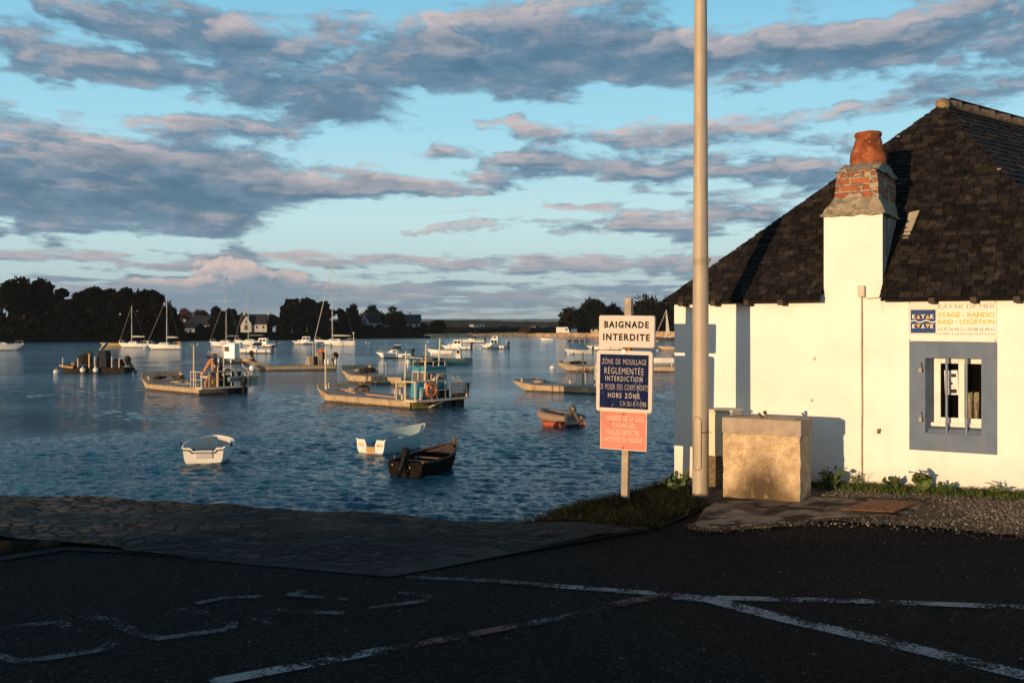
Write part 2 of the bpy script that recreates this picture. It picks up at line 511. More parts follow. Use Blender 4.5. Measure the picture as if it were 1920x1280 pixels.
def mat_setts():
    m = bpy.data.materials.new('quay_stone'); m.use_nodes = True
    k = NB(m.node_tree); b = m.node_tree.nodes['Principled BSDF']
    co = k.n('ShaderNodeTexCoord').outputs['Object']
    wv = k.vm('MULTIPLY_ADD', k.noise(co, 2.5, 3, .6, out='Color'), (.3, .3, 0), co)
    rot = k.n('ShaderNodeMapping'); rot.inputs['Rotation'].default_value = (0, 0, R(16)); rot.inputs['Scale'].default_value = (6.0, 10.5, 1)
    k.put(rot.inputs['Vector'], wv)
    v = k.n('ShaderNodeTexVoronoi'); v.feature = 'DISTANCE_TO_EDGE'; k.put(v.inputs['Vector'], rot.outputs[0]); v.inputs['Scale'].default_value = 1.0
    vc = k.n('ShaderNodeTexVoronoi'); k.put(vc.inputs['Vector'], rot.outputs[0]); vc.inputs['Scale'].default_value = 1.0
    tone = k.ramp(k.sep(vc.outputs['Color'])[0], [(0, (.008, .007, .0066)), (.5, (.022, .019, .0175)), (1, (.062, .053, .045))])
    grit = k.ramp(k.noise(co, 14, 6, .7), [(.3, (.6, .6, .6)), (.7, (1.35, 1.3, 1.25))])
    joint = k.step(v.outputs['Distance'], .02, .09)
    sun_patch = k.m('MULTIPLY', k.step(k.sep(co)[0], -2.3, -3.6), k.step(k.noise(co, 3.0, 5, .6), .32, .55))
    tone = k.mix(k.m('MULTIPLY', sun_patch, .8), tone, (.20, .155, .12))  # paler stone colour at the left stands in for the patch of low sun
    col = k.mix(joint, (.014, .012, .011), k.mix(1.0, tone, grit, 'MULTIPLY'))
    k.put(b.inputs['Base Color'], col)
    b.inputs['Roughness'].default_value = .85; b.inputs['Specular IOR Level'].default_value = .2
    bn = k.n('ShaderNodeBump'); bn.inputs['Distance'].default_value = .07
    k.put(bn.inputs['Height'], k.m('ADD', k.step(v.outputs['Distance'], 0, .2), k.m('MULTIPLY', k.noise(co, 9, 6, .65), .7)))
    k.put(b.inputs['Normal'], bn.outputs[0])
    return m


def mat_paint(name, rgb, wear):
    """thin road paint, worn through to the asphalt grain"""
    m = bpy.data.materials.new(name); m.use_nodes = True
    t = m.node_tree; k = NB(t); b = t.nodes['Principled BSDF']
    co = k.n('ShaderNodeTexCoord').outputs['Object']
    n = k.m('ADD', k.noise(co, 60, 4, .7), k.m('MULTIPLY', k.m('SUBTRACT', k.noise(co, 3.0, 5, .65), .5), 1.1))
    k.put(b.inputs['Base Color'], k.mix(k.noise(co, 30, 3), tuple(c * .75 for c in rgb), rgb))
    b.inputs['Roughness'].default_value = .8
    k.put(b.inputs['Alpha'], k.step(n, wear - .1, wear + .12))
    return m


ASPHALT = mat_asphalt()
CONC = M('worn_concrete', (.05, .045, .04), .95, spec=.1, var=.25, scale=3, bump=.006, bscale=30, stain=(.6, (.06, .055, .05), 5, .5, .7))
edge = [(x, y) for x, y in QUAY_EDGE if -60 < x < 60]
sheet('road', [(24, -14), (24, 27)] + [(x, y) for x, y in reversed(edge) if x < 12.5], ASPHALT, 0.0, .35)
# stone slipway apron along the water, edged with concrete
ap = [on_level(px, py).xy for px, py in ((230, 1036), (480, 1057), (730, 1080), (1222, 995), (1000, 989))]
pit = [on_level(px, py).xy for px, py in ((0, 1048), (95, 1034), (98, 1017), (0, 1013))]
far = [(.17, 7.97), (-2.13, 8.65), (-4.8, 9.32), (-11.9, 11.3), (-15.4, 10.4)]
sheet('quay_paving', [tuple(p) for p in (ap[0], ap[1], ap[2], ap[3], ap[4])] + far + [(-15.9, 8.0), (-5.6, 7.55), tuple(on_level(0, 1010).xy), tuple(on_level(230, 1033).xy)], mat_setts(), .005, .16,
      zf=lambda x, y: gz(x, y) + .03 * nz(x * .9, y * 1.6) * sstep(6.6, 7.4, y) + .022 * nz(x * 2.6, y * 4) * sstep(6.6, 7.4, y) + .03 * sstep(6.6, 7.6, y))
c0, c1, c2, c3 = (on_level(*p).xy for p in ((690, 1077), (735, 1082), (1224, 996), (1060, 996)))
sheet('concrete_edge', [tuple(c0), tuple(c1), tuple(c2), tuple(c3)], CONC, .040, .3,
      zf=lambda x, y: gz(x, y) - .032 + .012 * sstep(6.5, 7.2, y))
k0 = [on_level(*p).xy for p in ((0, 1052), (125, 1032), (232, 1037), (480, 1060), (735, 1083), (690, 1070), (470, 1050), (235, 1030), (118, 1026), (0, 1043))]
sheet('kerb_strip', [tuple(p) for p in k0], M('kerb_dark', (.040, .040, .040), .95, var=.3, scale=3, bump=.006, bscale=30, spec=.1), .006, .3, zf=lambda x, y: 0)
# quay face down to the water, big dressed blocks
q = MB()
for (a, b_) in zip(QUAY_EDGE, QUAY_EDGE[1:]):
    n = max(1, int(math.dist(a, b_) / .8))
    for i in range(n):
        p0 = [a[j] + (b_[j] - a[j]) * i / n for j in (0, 1)]; p1 = [a[j] + (b_[j] - a[j]) * (i + 1) / n for j in (0, 1)]
        q.quad((p0[0], p0[1] + .02, -4), (p1[0], p1[1] + .02, -4), (p1[0], p1[1], gz(*p1)), (p0[0], p0[1], gz(*p0)))
q.build('quay_wall', M('quay_face', (.16, .145, .125), .85, var=.3, scale=2, bump=.02, bscale=8))['kind'] = 'structure'
# stone steps hollow at the left of the apron: upright blocks show under the paving edge
st = empty('stone_step', on_level(45, 1040), 0, 'row of upright stone blocks below the paving edge at far left of the quay', 'stone step')
SB = M('step_stone', (.020, .016, .012), .95, spec=.1, var=.35, scale=4, bump=.01, bscale=20)
for i, (pa, pb) in enumerate(((-60, 18), (21, 50), (53, 94))):
    a, b_ = on_level(pa, 1043 - i * 5), on_level(pb, 1040 - i * 5)
    m = MB(); dx = b_ - a
    m.hexa([(a.x, a.y, 0), (b_.x, b_.y, 0), (b_.x + .03, b_.y + .1, 0), (a.x + .03, a.y + .1, 0),
            (a.x, a.y + .02, .085 - .015 * i), (b_.x, b_.y + .02, .085 - .015 * i), (b_.x + .03, b_.y + .12, .08 - .015 * i), (a.x + .03, a.y + .12, .08 - .015 * i)])
    o = m.build('block', SB, bevel=.02); o.parent = st; o.location = -st.location

# painted lines and worn letters on the asphalt
WHITE, FADE, REDP = mat_paint('road_white', (.36, .33, .315), .48), mat_paint('road_white_worn', (.12, .112, .108), .55), mat_paint('road_red_worn', (.15, .05, .05), .50)


def painted(pts, w, mat, dz):
    m = MB()
    P = [on_level(*p).xy for p in pts]
    L, Rr = [], []
    for i, p in enumerate(P):
        d = (P[min(i + 1, len(P) - 1)] - P[max(i - 1, 0)]).normalized()
        n = Vector((-d.y, d.x)) * w / 2
        L.append((p + n)); Rr.append((p - n))
    for i in range(len(P) - 1):
        m.quad(*[(p.x, p.y, gz(p.x, p.y) + dz) for p in (Rr[i], Rr[i + 1], L[i + 1], L[i])])
    o = m.build('road_marking', mat); o['kind'] = 'structure'


def dense(pts, n=8):
    out = []
    for a, b_ in zip(pts, pts[1:]):
        out += [(a[0] + (b_[0] - a[0]) * i / n, a[1] + (b_[1] - a[1]) * i / n) for i in range(n)]
    return out + [pts[-1]]


painted(dense([(1262, 1118), (1330, 1124), (1450, 1155), (1650, 1200), (1960, 1275)]), .135, WHITE, .004)
painted(dense([(1345, 1122), (1600, 1127), (1960, 1141)]), .095, WHITE, .006)
painted(dense([(1255, 1116), (1150, 1108), (1020, 1098)]), .085, WHITE, .006)
painted(dense([(1030, 1099), (960, 1093), (900, 1089)]), .08, REDP, .008)
painted(dense([(905, 1089), (840, 1085), (760, 1083)]), .075, FADE, .006)
painted(dense([(1275, 1116), (1200, 1126), (1145, 1137)]), .10, REDP, .010)
painted(dense([(1150, 1141), (1050, 1160), (955, 1176)]), .085, FADE, .008)
painted(dense([(960, 1175), (850, 1197), (735, 1217)]), .085, REDP, .006)
painted(dense([(738, 1217), (600, 1243), (395, 1282)]), .10, WHITE, .008)
for i, (pts, w) in enumerate(([[(-20, 1180), (60, 1172), (112, 1168), (165, 1193), (212, 1210), (180, 1220), (100, 1233), (30, 1241), (-10, 1229)], .07],
                   [[(165, 1158), (200, 1161), (262, 1190), (300, 1198), (360, 1190), (432, 1180)], .07], [[(432, 1180), (436, 1170), (392, 1152), (330, 1143)], .06],
                   [[(368, 1133), (420, 1122), (490, 1120)], .06], [[(420, 1150), (470, 1146), (520, 1145), (560, 1149), (645, 1151)], .06], [[(462, 1154), (518, 1173)], .07],
                   [[(570, 1109), (542, 1117), (600, 1122), (655, 1126)], .06], [[(750, 1112), (818, 1123), (795, 1129), (690, 1143)], .06])):
    painted(dense(pts, 4), w, FADE, .005 + .001 * i)

# unseen low wall added behind the viewpoint to keep evening sun off the road
rw = MB()
WALLY, WTOP = -5.0, 1.12
for i in range(42):
    x0, x1 = -14.9 + i * .5, -14.9 + (i + 1) * .5
    h0, h1 = (WTOP + .05 * nz(x * 1.3, 3.3) + .03 * nz(x * 4.1, 7.7) for x in (x0, x1))
    rw.hexa([(x0, WALLY - .45, -.1), (x1, WALLY - .45, -.1), (x1, WALLY, -.1), (x0, WALLY, -.1),
             (x0, WALLY - .42, h0), (x1, WALLY - .42, h1), (x1, WALLY - .03, h1), (x0, WALLY - .03, h0)])
tag(rw.build('shading_wall', M('rubble', (.24, .21, .17), .9, var=.4, scale=3, bump=.03, bscale=9)), 'unseen low stone wall added behind the viewpoint to shade the road', 'wall')


# ---- water: one real wave sheet around the moorings, a calm sheet beyond
def mat_water(name):
    m = bpy.data.materials.new(name); m.use_nodes = True
    k = NB(m.node_tree); b = m.node_tree.nodes['Principled BSDF']
    b.inputs['Base Color'].default_value = (.009, .07, .12, 1)
    b.inputs['Roughness'].default_value = .07
    b.inputs['IOR'].default_value = 1.333
    co = k.n('ShaderNodeTexCoord').outputs['Object']
    h = k.m('ADD', k.noise(k.vm('MULTIPLY', co, (.7, 1.8, 1)), 5.5, 4, .62), k.m('MULTIPLY', k.noise(k.vm('MULTIPLY', co, (.7, 1.4, 1)), 1.1, 2, .5), .9))
    h = k.m('MULTIPLY', h, k.step(k.noise(k.vm('MULTIPLY', co, (.35, 1.0, 1)), .09, 3, .6), .3, .7, .45, 1.25))
    bn = k.n('ShaderNodeBump'); bn.inputs['Distance'].default_value = .09; bn.inputs['Strength'].default_value = 1.0
    k.put(bn.inputs['Height'], h); k.put(b.inputs['Normal'], bn.outputs[0])
    return m


def build_water():
    rg = np.random.default_rng(3)
    rs = [12.0]
    while rs[-1] < 460: rs.append(rs[-1] + max(.03, .07 * (rs[-1] / 30) ** 2 if rs[-1] < 90 else .07 * 9 * (rs[-1] / 90) ** 1.45))
    rs = np.array(rs)
    az = np.radians(np.linspace(-34, 36, 900))
    rr, aa = np.meshgrid(rs, az, indexing='ij')
    X, Y = rr * np.sin(aa), rr * np.cos(aa)
    st = np.gradient(rs)[:, None]
    Z = np.zeros_like(X)
    gust = np.zeros_like(X)
    for i in range(10):
        th = rg.uniform(0, 2 * np.pi); kk = 2 * np.pi / rg.uniform(12, 70)
        gust += np.sin(kk * (X * np.cos(th) * .6 + Y * np.sin(th)) + rg.uniform(0, 6.3))
    gust = np.clip(1 + .34 * gust, .15, 1.9)
    for i in range(92):
        L = .17 * (5.5 ** rg.uniform(0, 1)) if i < 86 else rg.uniform(1.6, 4)
        th = R(84) + rg.normal(0, .55)
        kk = 2 * np.pi / L
        amp = .0024 * L ** .72 * (.40 if L > 1.5 else 1)
        Z += amp * np.clip((L / (2.4 * st) - .6), 0, 1) * np.sin(kk * (X * np.cos(th) + Y * np.sin(th)) + rg.uniform(0, 6.3) + .6 * np.sin(.21 * X + i) + .5 * np.sin(.17 * Y + 2 * i))
    Z = Z * gust * 1.0 + WL
    n, mm = X.shape
    idx = np.arange(n * mm).reshape(n, mm)
    f = np.stack([idx[:-1, :-1], idx[1:, :-1], idx[1:, 1:], idx[:-1, 1:]], -1).reshape(-1, 4)[:, ::-1]
    o = raw_mesh('water', np.stack([X, Y, Z], -1).reshape(-1, 3), f, mat_water('sea_water'), smooth=True)
    o['kind'] = 'structure'
    m = MB(); m.quad((-9000, -200, WL - .12), (9000, -200, WL - .12), (9000, 14000, WL - .12), (-9000, 14000, WL - .12))
    m.build('open_water', mat_water('far_water'))['kind'] = 'structure'


build_water()
# ------------------------------------------------------------------ the white cottage (built in its own frame: x along the wall, -y outwards)
TH = R(32.0)
HA = Vector((1.63, 10.0, 0.0))
HU, HN = Vector((math.cos(TH), -math.sin(TH), 0)), Vector((math.sin(TH), math.cos(TH), 0))


def on_wall(px, py, q=0.0):
    """photo pixel -> (x, z) on the plane q metres in front of the wall"""
    rx = (px - 960) / FPX
    A = HA - HN * q
    t = (rx * A.y - A.x) / (HU.x - rx * HU.y)
    Y = A.y + HU.y * t
    return t, EYE - (py - HZ) / FPX * Y


def mat_lime(name):
    m = bpy.data.materials.new(name); m.use_nodes = True
    k = NB(m.node_tree); b = m.node_tree.nodes['Principled BSDF']
    co = k.n('ShaderNodeTexCoord').outputs['Object']
    x, y, z = k.sep(co)
    col = k.mix(k.step(k.noise(co, 1.6, 5, .6), .3, .7), (.76, .74, .69), (.86, .85, .82))
    run = k.noise(k.vm('MULTIPLY', co, (9, 9, .7)), 1.0, 4, .6)
    col = k.mix(k.m('MULTIPLY', k.step(run, .55, .8), .22), col, (.55, .50, .42))
    foot = k.m('MULTIPLY', k.step(k.m('ADD', z, k.m('MULTIPLY', k.noise(co, 5, 5, .65), .5)), .80, .18), .55)
    col = k.mix(foot, col, (.50, .45, .36))
    v = k.n('ShaderNodeTexVoronoi'); v.inputs['Scale'].default_value = 5.0; k.put(v.inputs['Vector'], co)
    spot = k.m('MULTIPLY', k.step(v.outputs['Distance'], .10, .05), k.m('GREATER_THAN', k.sep(v.outputs['Color'])[0], .86))
    col = k.mix(k.m('MULTIPLY', spot, .7), col, (.35, .22, .12))
    k.put(b.inputs['Base Color'], col)
    b.inputs['Roughness'].default_value = .9
    b.inputs['Specular IOR Level'].default_value = .1
    bn = k.n('ShaderNodeBump'); bn.inputs['Distance'].default_value = .012; bn.inputs['Strength'].default_value = .6
    k.put(bn.inputs['Height'], k.m('ADD', k.noise(co, 3.0, 4, .6), k.m('MULTIPLY', k.noise(co, 60, 3, .6), .12)))
    k.put(b.inputs['Normal'], bn.outputs[0])
    return m


def mat_slate():
    m = bpy.data.materials.new('slate'); m.use_nodes = True
    k = NB(m.node_tree); b = m.node_tree.nodes['Principled BSDF']
    co = k.n('ShaderNodeTexCoord').outputs['Object']
    isl = k.n('ShaderNodeNewGeometry').outputs['Random Per Island']
    tone = k.ramp(isl, [(0, (.011, .0095, .009)), (.5, (.018, .0155, .0145)), (.85, (.027, .023, .021)), (1, (.043, .036, .031))])
    li = k.step(k.noise(co, 6, 6, .7), .52, .72)
    col = k.mix(k.m('MULTIPLY', li, .5), tone, (.12, .105, .085))
    v = k.n('ShaderNodeTexVoronoi'); v.inputs['Scale'].default_value = 6; k.put(v.inputs['Vector'], co)
    sp = k.m('MULTIPLY', k.step(v.outputs['Distance'], .13, .08), k.m('GREATER_THAN', k.sep(v.outputs['Color'])[0], .89))
    col = k.mix(sp, col, (.5, .46, .38))
    k.put(b.inputs['Base Color'], col)
    k.put(b.inputs['Roughness'], k.step(isl, 0, 1, .6, .85))
    b.inputs['Specular IOR Level'].default_value = .12
    bn = k.n('ShaderNodeBump'); bn.inputs['Distance'].default_value = .006
    k.put(bn.inputs['Height'], k.noise(co, 35, 5, .65)); k.put(b.inputs['Normal'], bn.outputs[0])
    return m


def mat_brick():
    m = bpy.data.materials.new('old_brick'); m.use_nodes = True
    k = NB(m.node_tree); b = m.node_tree.nodes['Principled BSDF']
    co = k.n('ShaderNodeTexCoord').outputs['Object']
    x, y, z = k.sep(co)
    uv = k.vm('MULTIPLY_ADD', k.noise(co, 14, 3, out='Color'), (.02, .02, 0), k.xyz(k.m('ADD', x, y), z, 0.0))
    t = k.n('ShaderNodeTexBrick'); k.put(t.inputs['Vector'], uv)
    t.inputs['Scale'].default_value = 1.0; t.inputs['Brick Width'].default_value = .2; t.inputs['Row Height'].default_value = .062
    t.inputs['Mortar Size'].default_value = .008
    t.inputs['Color1'].default_value = (.44, .13, .05, 1); t.inputs['Color2'].default_value = (.27, .075, .035, 1); t.inputs['Mortar'].default_value = (.36, .30, .22, 1)
    daub = k.step(k.noise(k.vm('MULTIPLY', co, (1, 1, 1.8)), 9, 6, .65), .49, .56)
    col = k.mix(k.m('MULTIPLY', daub, .9), t.outputs['Color'], (.40, .33, .24))
    k.put(b.inputs['Base Color'], col); b.inputs['Roughness'].default_value = .9
    bn = k.n('ShaderNodeBump'); bn.inputs['Distance'].default_value = .012
    k.put(bn.inputs['Height'], k.m('ADD', k.m('ADD', t.outputs['Fac'], daub), k.noise(co, 30, 5, .6))); k.put(b.inputs['Normal'], bn.outputs[0])
    return m


LIME, SLATE = mat_lime('limewash'), mat_slate()
BLUE = M('blue_surround', (.135, .18, .26), .9, spec=.1, var=.10, scale=5, bump=.003, bscale=60, streak=(.35, (.26, .24, .22), 14))
MORTAR = M('lichen_mortar', (.33, .28, .20), .95, var=.35, scale=12, bump=.02, bscale=26, stain=(.7, (.12, .10, .07), 14, .5, .65))
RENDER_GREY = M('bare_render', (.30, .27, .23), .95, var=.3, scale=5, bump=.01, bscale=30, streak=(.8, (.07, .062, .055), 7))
house = empty('cottage', HA, -TH, 'low white limewashed cottage with dark slate hip roof beside the quay', 'cottage')
EX = Vector((.344, .94, 0)).normalized()           # the long side runs back along this
WL_, WH = 3.64, 1.90
t0, z1 = on_wall(1735, 671); t1, z0 = on_wall(1840, 813)
z1 = 1.325; z0 = .665
w = MB()
xs, zs = [0, t0, t1, WL_], [-.5, z0, z1, WH]
for i in range(3):
    for j in range(3):
        if (i, j) == (1, 1): continue
        w.quad((xs[i], 0, zs[j]), (xs[i + 1], 0, zs[j]), (xs[i + 1], 0, zs[j + 1]), (xs[i], 0, zs[j + 1]))
Bk = [Vector((0, 0, 0)) + EX * 6.0, Vector((WL_, 0, 0)) + EX * 6.0]
w.quad((WL_, 0, -.5), (Bk[1].x, Bk[1].y, -.5), (Bk[1].x, Bk[1].y, WH), (WL_, 0, WH))
w.quad((Bk[1].x, Bk[1].y, -.5), (Bk[0].x, Bk[0].y, -.5), (Bk[0].x, Bk[0].y, WH), (Bk[1].x, Bk[1].y, WH))
w.quad((Bk[0].x, Bk[0].y, -.5), (0, 0, -.5), (0, 0, WH), (Bk[0].x, Bk[0].y, WH))
w.build('wall', LIME, house)
# reveals of the window hole, painted like the surround
rv = MB(); D_ = .17
TR = on_wall(1752, 740, -.12)[0]
rv.quad((t0, 0, z0), (TR, D_, z0), (TR, D_, z1), (t0, 0, z1)); rv.quad((t1, 0, z0), (t1, 0, z1), (t1, D_, z1), (t1, D_, z0))
rv.quad((t0, 0, z1), (t0, D_, z1), (t1, D_, z1), (t1, 0, z1)); rv.quad((t0, 0, z0), (t1, 0, z0), (t1, D_, z0), (t0, D_, z0))
a0, a1 = on_wall(1705, 640)[0], on_wall(1870, 640)[0]
O = [(a0, .512), (a1, .512), (a1, 1.468), (a0, 1.472)]
I = [(t0, z0), (t1, z0), (t1, z1), (t0, z1)]
for i in range(4):
    j = (i + 1) % 4
    rv.quad(*[(p[0], -.004, p[1]) for p in (O[i], O[j], I[j], I[i])])
rv.build('window_surround', BLUE, house)
# window: two white casements behind the bars
win = empty('window', (0, 0, 0)); win.parent = house
WP = M('window_paint', (.72, .70, .66), .55, var=.08, scale=8, stain=(.3, (.4, .34, .26), 12, .55, .75))
fr = MB(); y0 = .12
mid = on_wall(1803, 740, -.13)[0]; LS = on_wall(1764, 740, -.13)[0]
for (a, b_) in ((TR - .004, LS), (mid - .025, mid + .025), (t1 - .012, t1 - .003)): fr.bbox((a, y0, z0 + .07), (b_, y0 + .045, z1 - .002))
for (a, b_) in ((LS, mid - .025), (mid + .025, t1 - .012)):
    fr.bbox((a, y0 + .002, z1 - .05), (b_, y0 + .043, z1 - .002)); fr.bbox((a, y0 + .002, z0 + .07), (b_, y0 + .043, z0 + .135))
fr.build('frame', WP, win, bevel=.004)
m = MB(); m.hexa([(t0, .03, z0), (t1, .03, z0), (t1, D_, z0), (t0, D_, z0), (t0, .06, z0 + .035), (t1, .06, z0 + .035), (t1, D_, z0 + .068), (t0, D_, z0 + .068)])
m.build('sill', BLUE, win)
m = MB(); m.bbox((t0 + .01, .095, z0 + .055), (t1 - .01, .118, z0 + .09)); m.build('weather_bar', WP, win, bevel=.006)
gm = bpy.data.materials.new('window_glass'); gm.use_nodes = True
gk = NB(gm.node_tree); gb = gm.node_tree.nodes['Principled BSDF']
gb.inputs['Base Color'].default_value = (.01, .01, .01, 1); gb.inputs['Roughness'].default_value = .05; gb.inputs['Alpha'].default_value = .25
gm.node_tree.nodes['Principled BSDF'].inputs['Specular IOR Level'].default_value = .15
for (a, b_) in ((LS, mid - .025), (mid + .025, t1 - .012)):
    m = MB(); m.quad((a, y0 + .02, z0 + .135), (b_, y0 + .02, z0 + .135), (b_, y0 + .02, z1 - .05), (a, y0 + .02, z1 - .05)); m.build('pane', gm, win)
cu = MB(); rows = []
for i in range(13):
    zz = z0 + .10 + .26 * i / 12
    rows.append([(mid + .03 + .012 * j, y0 + .10 + .018 * math.sin(j * 1.5 + zz * 9), zz - .004 * (j % 3)) for j in range(9 - (i // 3))] + [(mid + .03 + .012 * 8, y0 + .12, zz)] * (i // 3))
cu.loft(rows); cu.build('curtain', M('cream_cloth', (.55, .48, .33), .9, var=.2, scale=20), win, smooth=True)
for px in (1775, 1812):
    tx = on_wall(px, 740, -.035)[0]
    m = MB(); m.tube([(tx, .035, z0 - .01), (tx, .035, z1 + .01)], .0115, 10); m.build('bar', M('bar_blue', (.16, .21, .30), .5, var=.1), win, smooth=True)
PN = empty('paper_notice', (0, 0, 0), 0, 'white paper notice taped inside the left window pane of the cottage', 'notice')
PN.parent = None
PN.location = house.matrix_basis @ Vector((LS + .078, y0 + .006, 1.10)); PN.rotation_euler = (0, R(-2), -TH)
PAPER = M('paper', (.78, .78, .76), .9, var=.03)
INK = M('ink', (.02, .02, .025), .8, var=.1)
m = MB(); m.bbox((-.045, 0, -.10), (.062, .002, .115)); m.build('sheet', PAPER, PN)
for (x0, x1, za, zb) in ((.012, .05, .055, .085), (.0, .02, -.01, .01), (.0, .05, -.085, -.05), (-.035, .0, .06, .064), (-.035, .01, .03, .033), (-.035, .045, -.03, -.027)):
    m = MB(); m.bbox((x0, -.0035, za), (x1, -.0008, zb)); m.build('print', INK, PN)
IRON = M('rusty_iron', (.16, .10, .07), .8, .3, var=.4, scale=30, bump=.003, bscale=60)
for py in (690, 782):
    tx, zz = on_wall(1727, py)
    m = MB(); m.tube([(tx + .03, -.02, zz + .02), (tx, -.035, zz + .02)], .004, 6); m.tube([(tx, -.035, zz + .05), (tx, -.035, zz)], .005, 6); m.bbox((tx - .012, -.045, zz - .035), (tx + .012, -.004, zz + .003))
    m.build('shutter_hinge', M('grey_iron', (.22, .21, .20), .6, .4, var=.3), house)
m = MB(); tx, zz = on_wall(1648, 808); m.box((tx, -.012, zz), (.022, .03, .04)); m.box((tx + .01, -.02, zz + .015), (.012, .03, .016)); m.build('wall_fixing', IRON, house)

# ---- roof: hip plane of loose slates, right plane, ridge
ZE, QE = 1.855, .13
AP = Vector((2.185, 1.99, 3.94))
tl, tr = -.06, 3.80
zpl = lambda y: ZE + (y + QE) * (AP.z - ZE) / (AP.y + QE)
slope = math.hypot(AP.y + QE, AP.z - ZE)
under = MB()
EL, ER = Vector((tl, -QE, ZE)), Vector((tr, -QE, ZE))
RE = AP + EX * 5.0
ELb, ERb = EL + EX * 6.2, ER + EX * 6.2
dn = Vector((0, 0, -.03))
_y = lambda t, y: Vector((t, y, ZE + (y + QE) * (AP.z - ZE) / (AP.y + QE))) + dn
_tl = tl + (AP.x - tl) * (QE / (AP.y + QE)); _tr = tr + (AP.x - tr) * (QE / (AP.y + QE))
_sa, _sb = on_wall(1545, 480)[0] - .005, on_wall(1655, 480)[0] + .005
under.quad(EL + dn, _y(_sa, -QE), _y(_sa, 0), _y(_tl, 0)); under.quad(_y(_sb, -QE), ER + dn, _y(_tr, 0), _y(_sb, 0)); under.quad(_y(_tl, 0), _y(_sa, 0), _y(_sb, 0), _y(_tr, 0), AP + dn)
under.quad(ER + dn, ERb + dn, RE + dn, AP + dn); under.quad(ELb + dn, EL + dn, AP + dn, RE + dn); under.quad(ERb + dn, ELb + dn, RE + dn)


def clip2(poly, a, b_, c):
    out = []
    for i in range(len(poly)):
        p, q_ = poly[i], poly[(i + 1) % len(poly)]
        dp, dq = a * p[0] + b_ * p[1] + c, a * q_[0] + b_ * q_[1] + c
        if dp >= 0: out.append(p)
        if dp * dq < 0:
            s = dp / (dp - dq); out.append((p[0] + (q_[0] - p[0]) * s, p[1] + (q_[1] - p[1]) * s))
    return out


def slate_plane(mb, P0, ux, us, L0, quad2, holes, exp=.085, wid=.125, seed=1, keep=None):
    """courses of slates in the plane P0 + ux*a + us*s; quad2 clips as half-planes (a,b,c)"""
    rg = random.Random(seed)
    nrm = ux.cross(us).normalized()
    nrows = int(L0 / exp) + 1
    for r in range(nrows):
        s0 = r * exp
        a = keep[0] - rg.random() * wid
        while a < keep[1]:
            wd = wid * rg.uniform(.7, 1.35)
            j0, j1 = rg.gauss(0, .006), rg.gauss(0, .006)
            low = s0 - (.012 if r == 0 else 0) + j0 * (.35 if r == 0 else 1)
            poly = [(a + .003, low + j1 * .6), (a + wd - .003, low - j1 * .6), (a + wd - .003, s0 + exp * 1.25), (a + .003, s0 + exp * 1.25)]
            a += wd
            for (h0, h1, hs) in holes:
                if poly[1][0] > h0 and poly[0][0] < h1 and s0 < hs:
                    mid_ = (poly[0][0] + poly[1][0]) / 2
                    poly = clip2(poly, -1, 0, h0) if mid_ < (h0 + h1) / 2 else clip2(poly, 1, 0, -h1)
                if len(poly) < 3: break
            for hp in quad2:
                if len(poly) < 3: break
                poly = clip2(poly, *hp)
            if len(poly) < 3: continue
            lift = .010 + rg.uniform(0, .008)
            tw = rg.gauss(0, .0035)
            top = []; bot = []
            for (x, y) in poly:
                f = 1 - max(0, min(1, (y - s0) / (exp * 1.25)))
                hgt = .004 + lift * f + tw * ((x - poly[0][0]) / wd - .5)
                p = P0 + ux * x + us * y
                top.append(p + nrm * hgt); bot.append(p + nrm * (hgt - .009))
            n = len(top)
            mb.add(top + bot, [tuple(range(n))] + [(i, n + i, n + (i + 1) % n, (i + 1) % n) for i in range(n)])


def half(p, q_):
    """left side of p->q as a,b,c"""
    a, b_ = -(q_[1] - p[1]), (q_[0] - p[0])
    return (a, b_, -(a * p[0] + b_ * p[1]))


fs = MB()
us = Vector((0, AP.y + QE, AP.z - ZE)).normalized()
apx = (AP.x - tl, slope)
SH0, SH1 = on_wall(1545, 480)[0], on_wall(1655, 480)[0]
slate_plane(fs, EL, Vector((1, 0, 0)), us, slope, [half((0, -.1), (tr - tl, -.1)), half((tr - tl, 0), apx), half(apx, (0, 0))],
            [(SH0 - tl - .005, SH1 - tl + .0, 1.35)], keep=(0, tr - tl), seed=5, exp=.062, wid=.092)
side_len = 6.2
pr = (AP - ER); sp_ = pr - EX * pr.dot(EX); us2 = sp_.normalized()
rs = MB()
slate_plane(rs, ER, EX, us2, sp_.length, [half((side_len, 0), (side_len, sp_.length)), half((pr.dot(EX), sp_.length), (0, 0)), (1, 0, 2.0)], [], exp=.10, wid=.16, keep=(-.5, side_len), seed=9)
rf = under.build('roof', SLATE, house)
fs.build('slates', SLATE, rf); rs.build('slates', SLATE, rf)
# hidden left plane gets plain courses as well
ls = MB(); pl_ = (AP - EL); spl = pl_ - EX * pl_.dot(EX)
slate_plane(ls, EL + EX * side_len, -EX, spl.normalized(), spl.length, [half((side_len, 0), (side_len - pl_.dot(EX), spl.length))], [], exp=.16, wid=.25, keep=(0, side_len + .5), seed=11)
ls.build('slates', SLATE, rf)
RT = M('ridge_clay', (.20, .13, .08), .9, var=.4, scale=10, bump=.015, bscale=30, stain=(.7, (.30, .25, .16), 9, .5, .6))
for i in range(14):
    p = AP + EX * (i * .36 - .04)
    m = MB(); pts = []
    m.tube([p + Vector((0, 0, .012 + .01 * nz(i, 1))), p + EX * .19 + Vector((0, 0, .03)), p + EX * .37 + Vector((0, 0, .035 + .01 * nz(i + 1, 1)))], [.045, .056, .060], 12)
    if i == 0: m.ball(p + Vector((.03, .05, .0)), .075, 8, 1.0)
    m.build('ridge_tile', RT, rf, smooth=True)
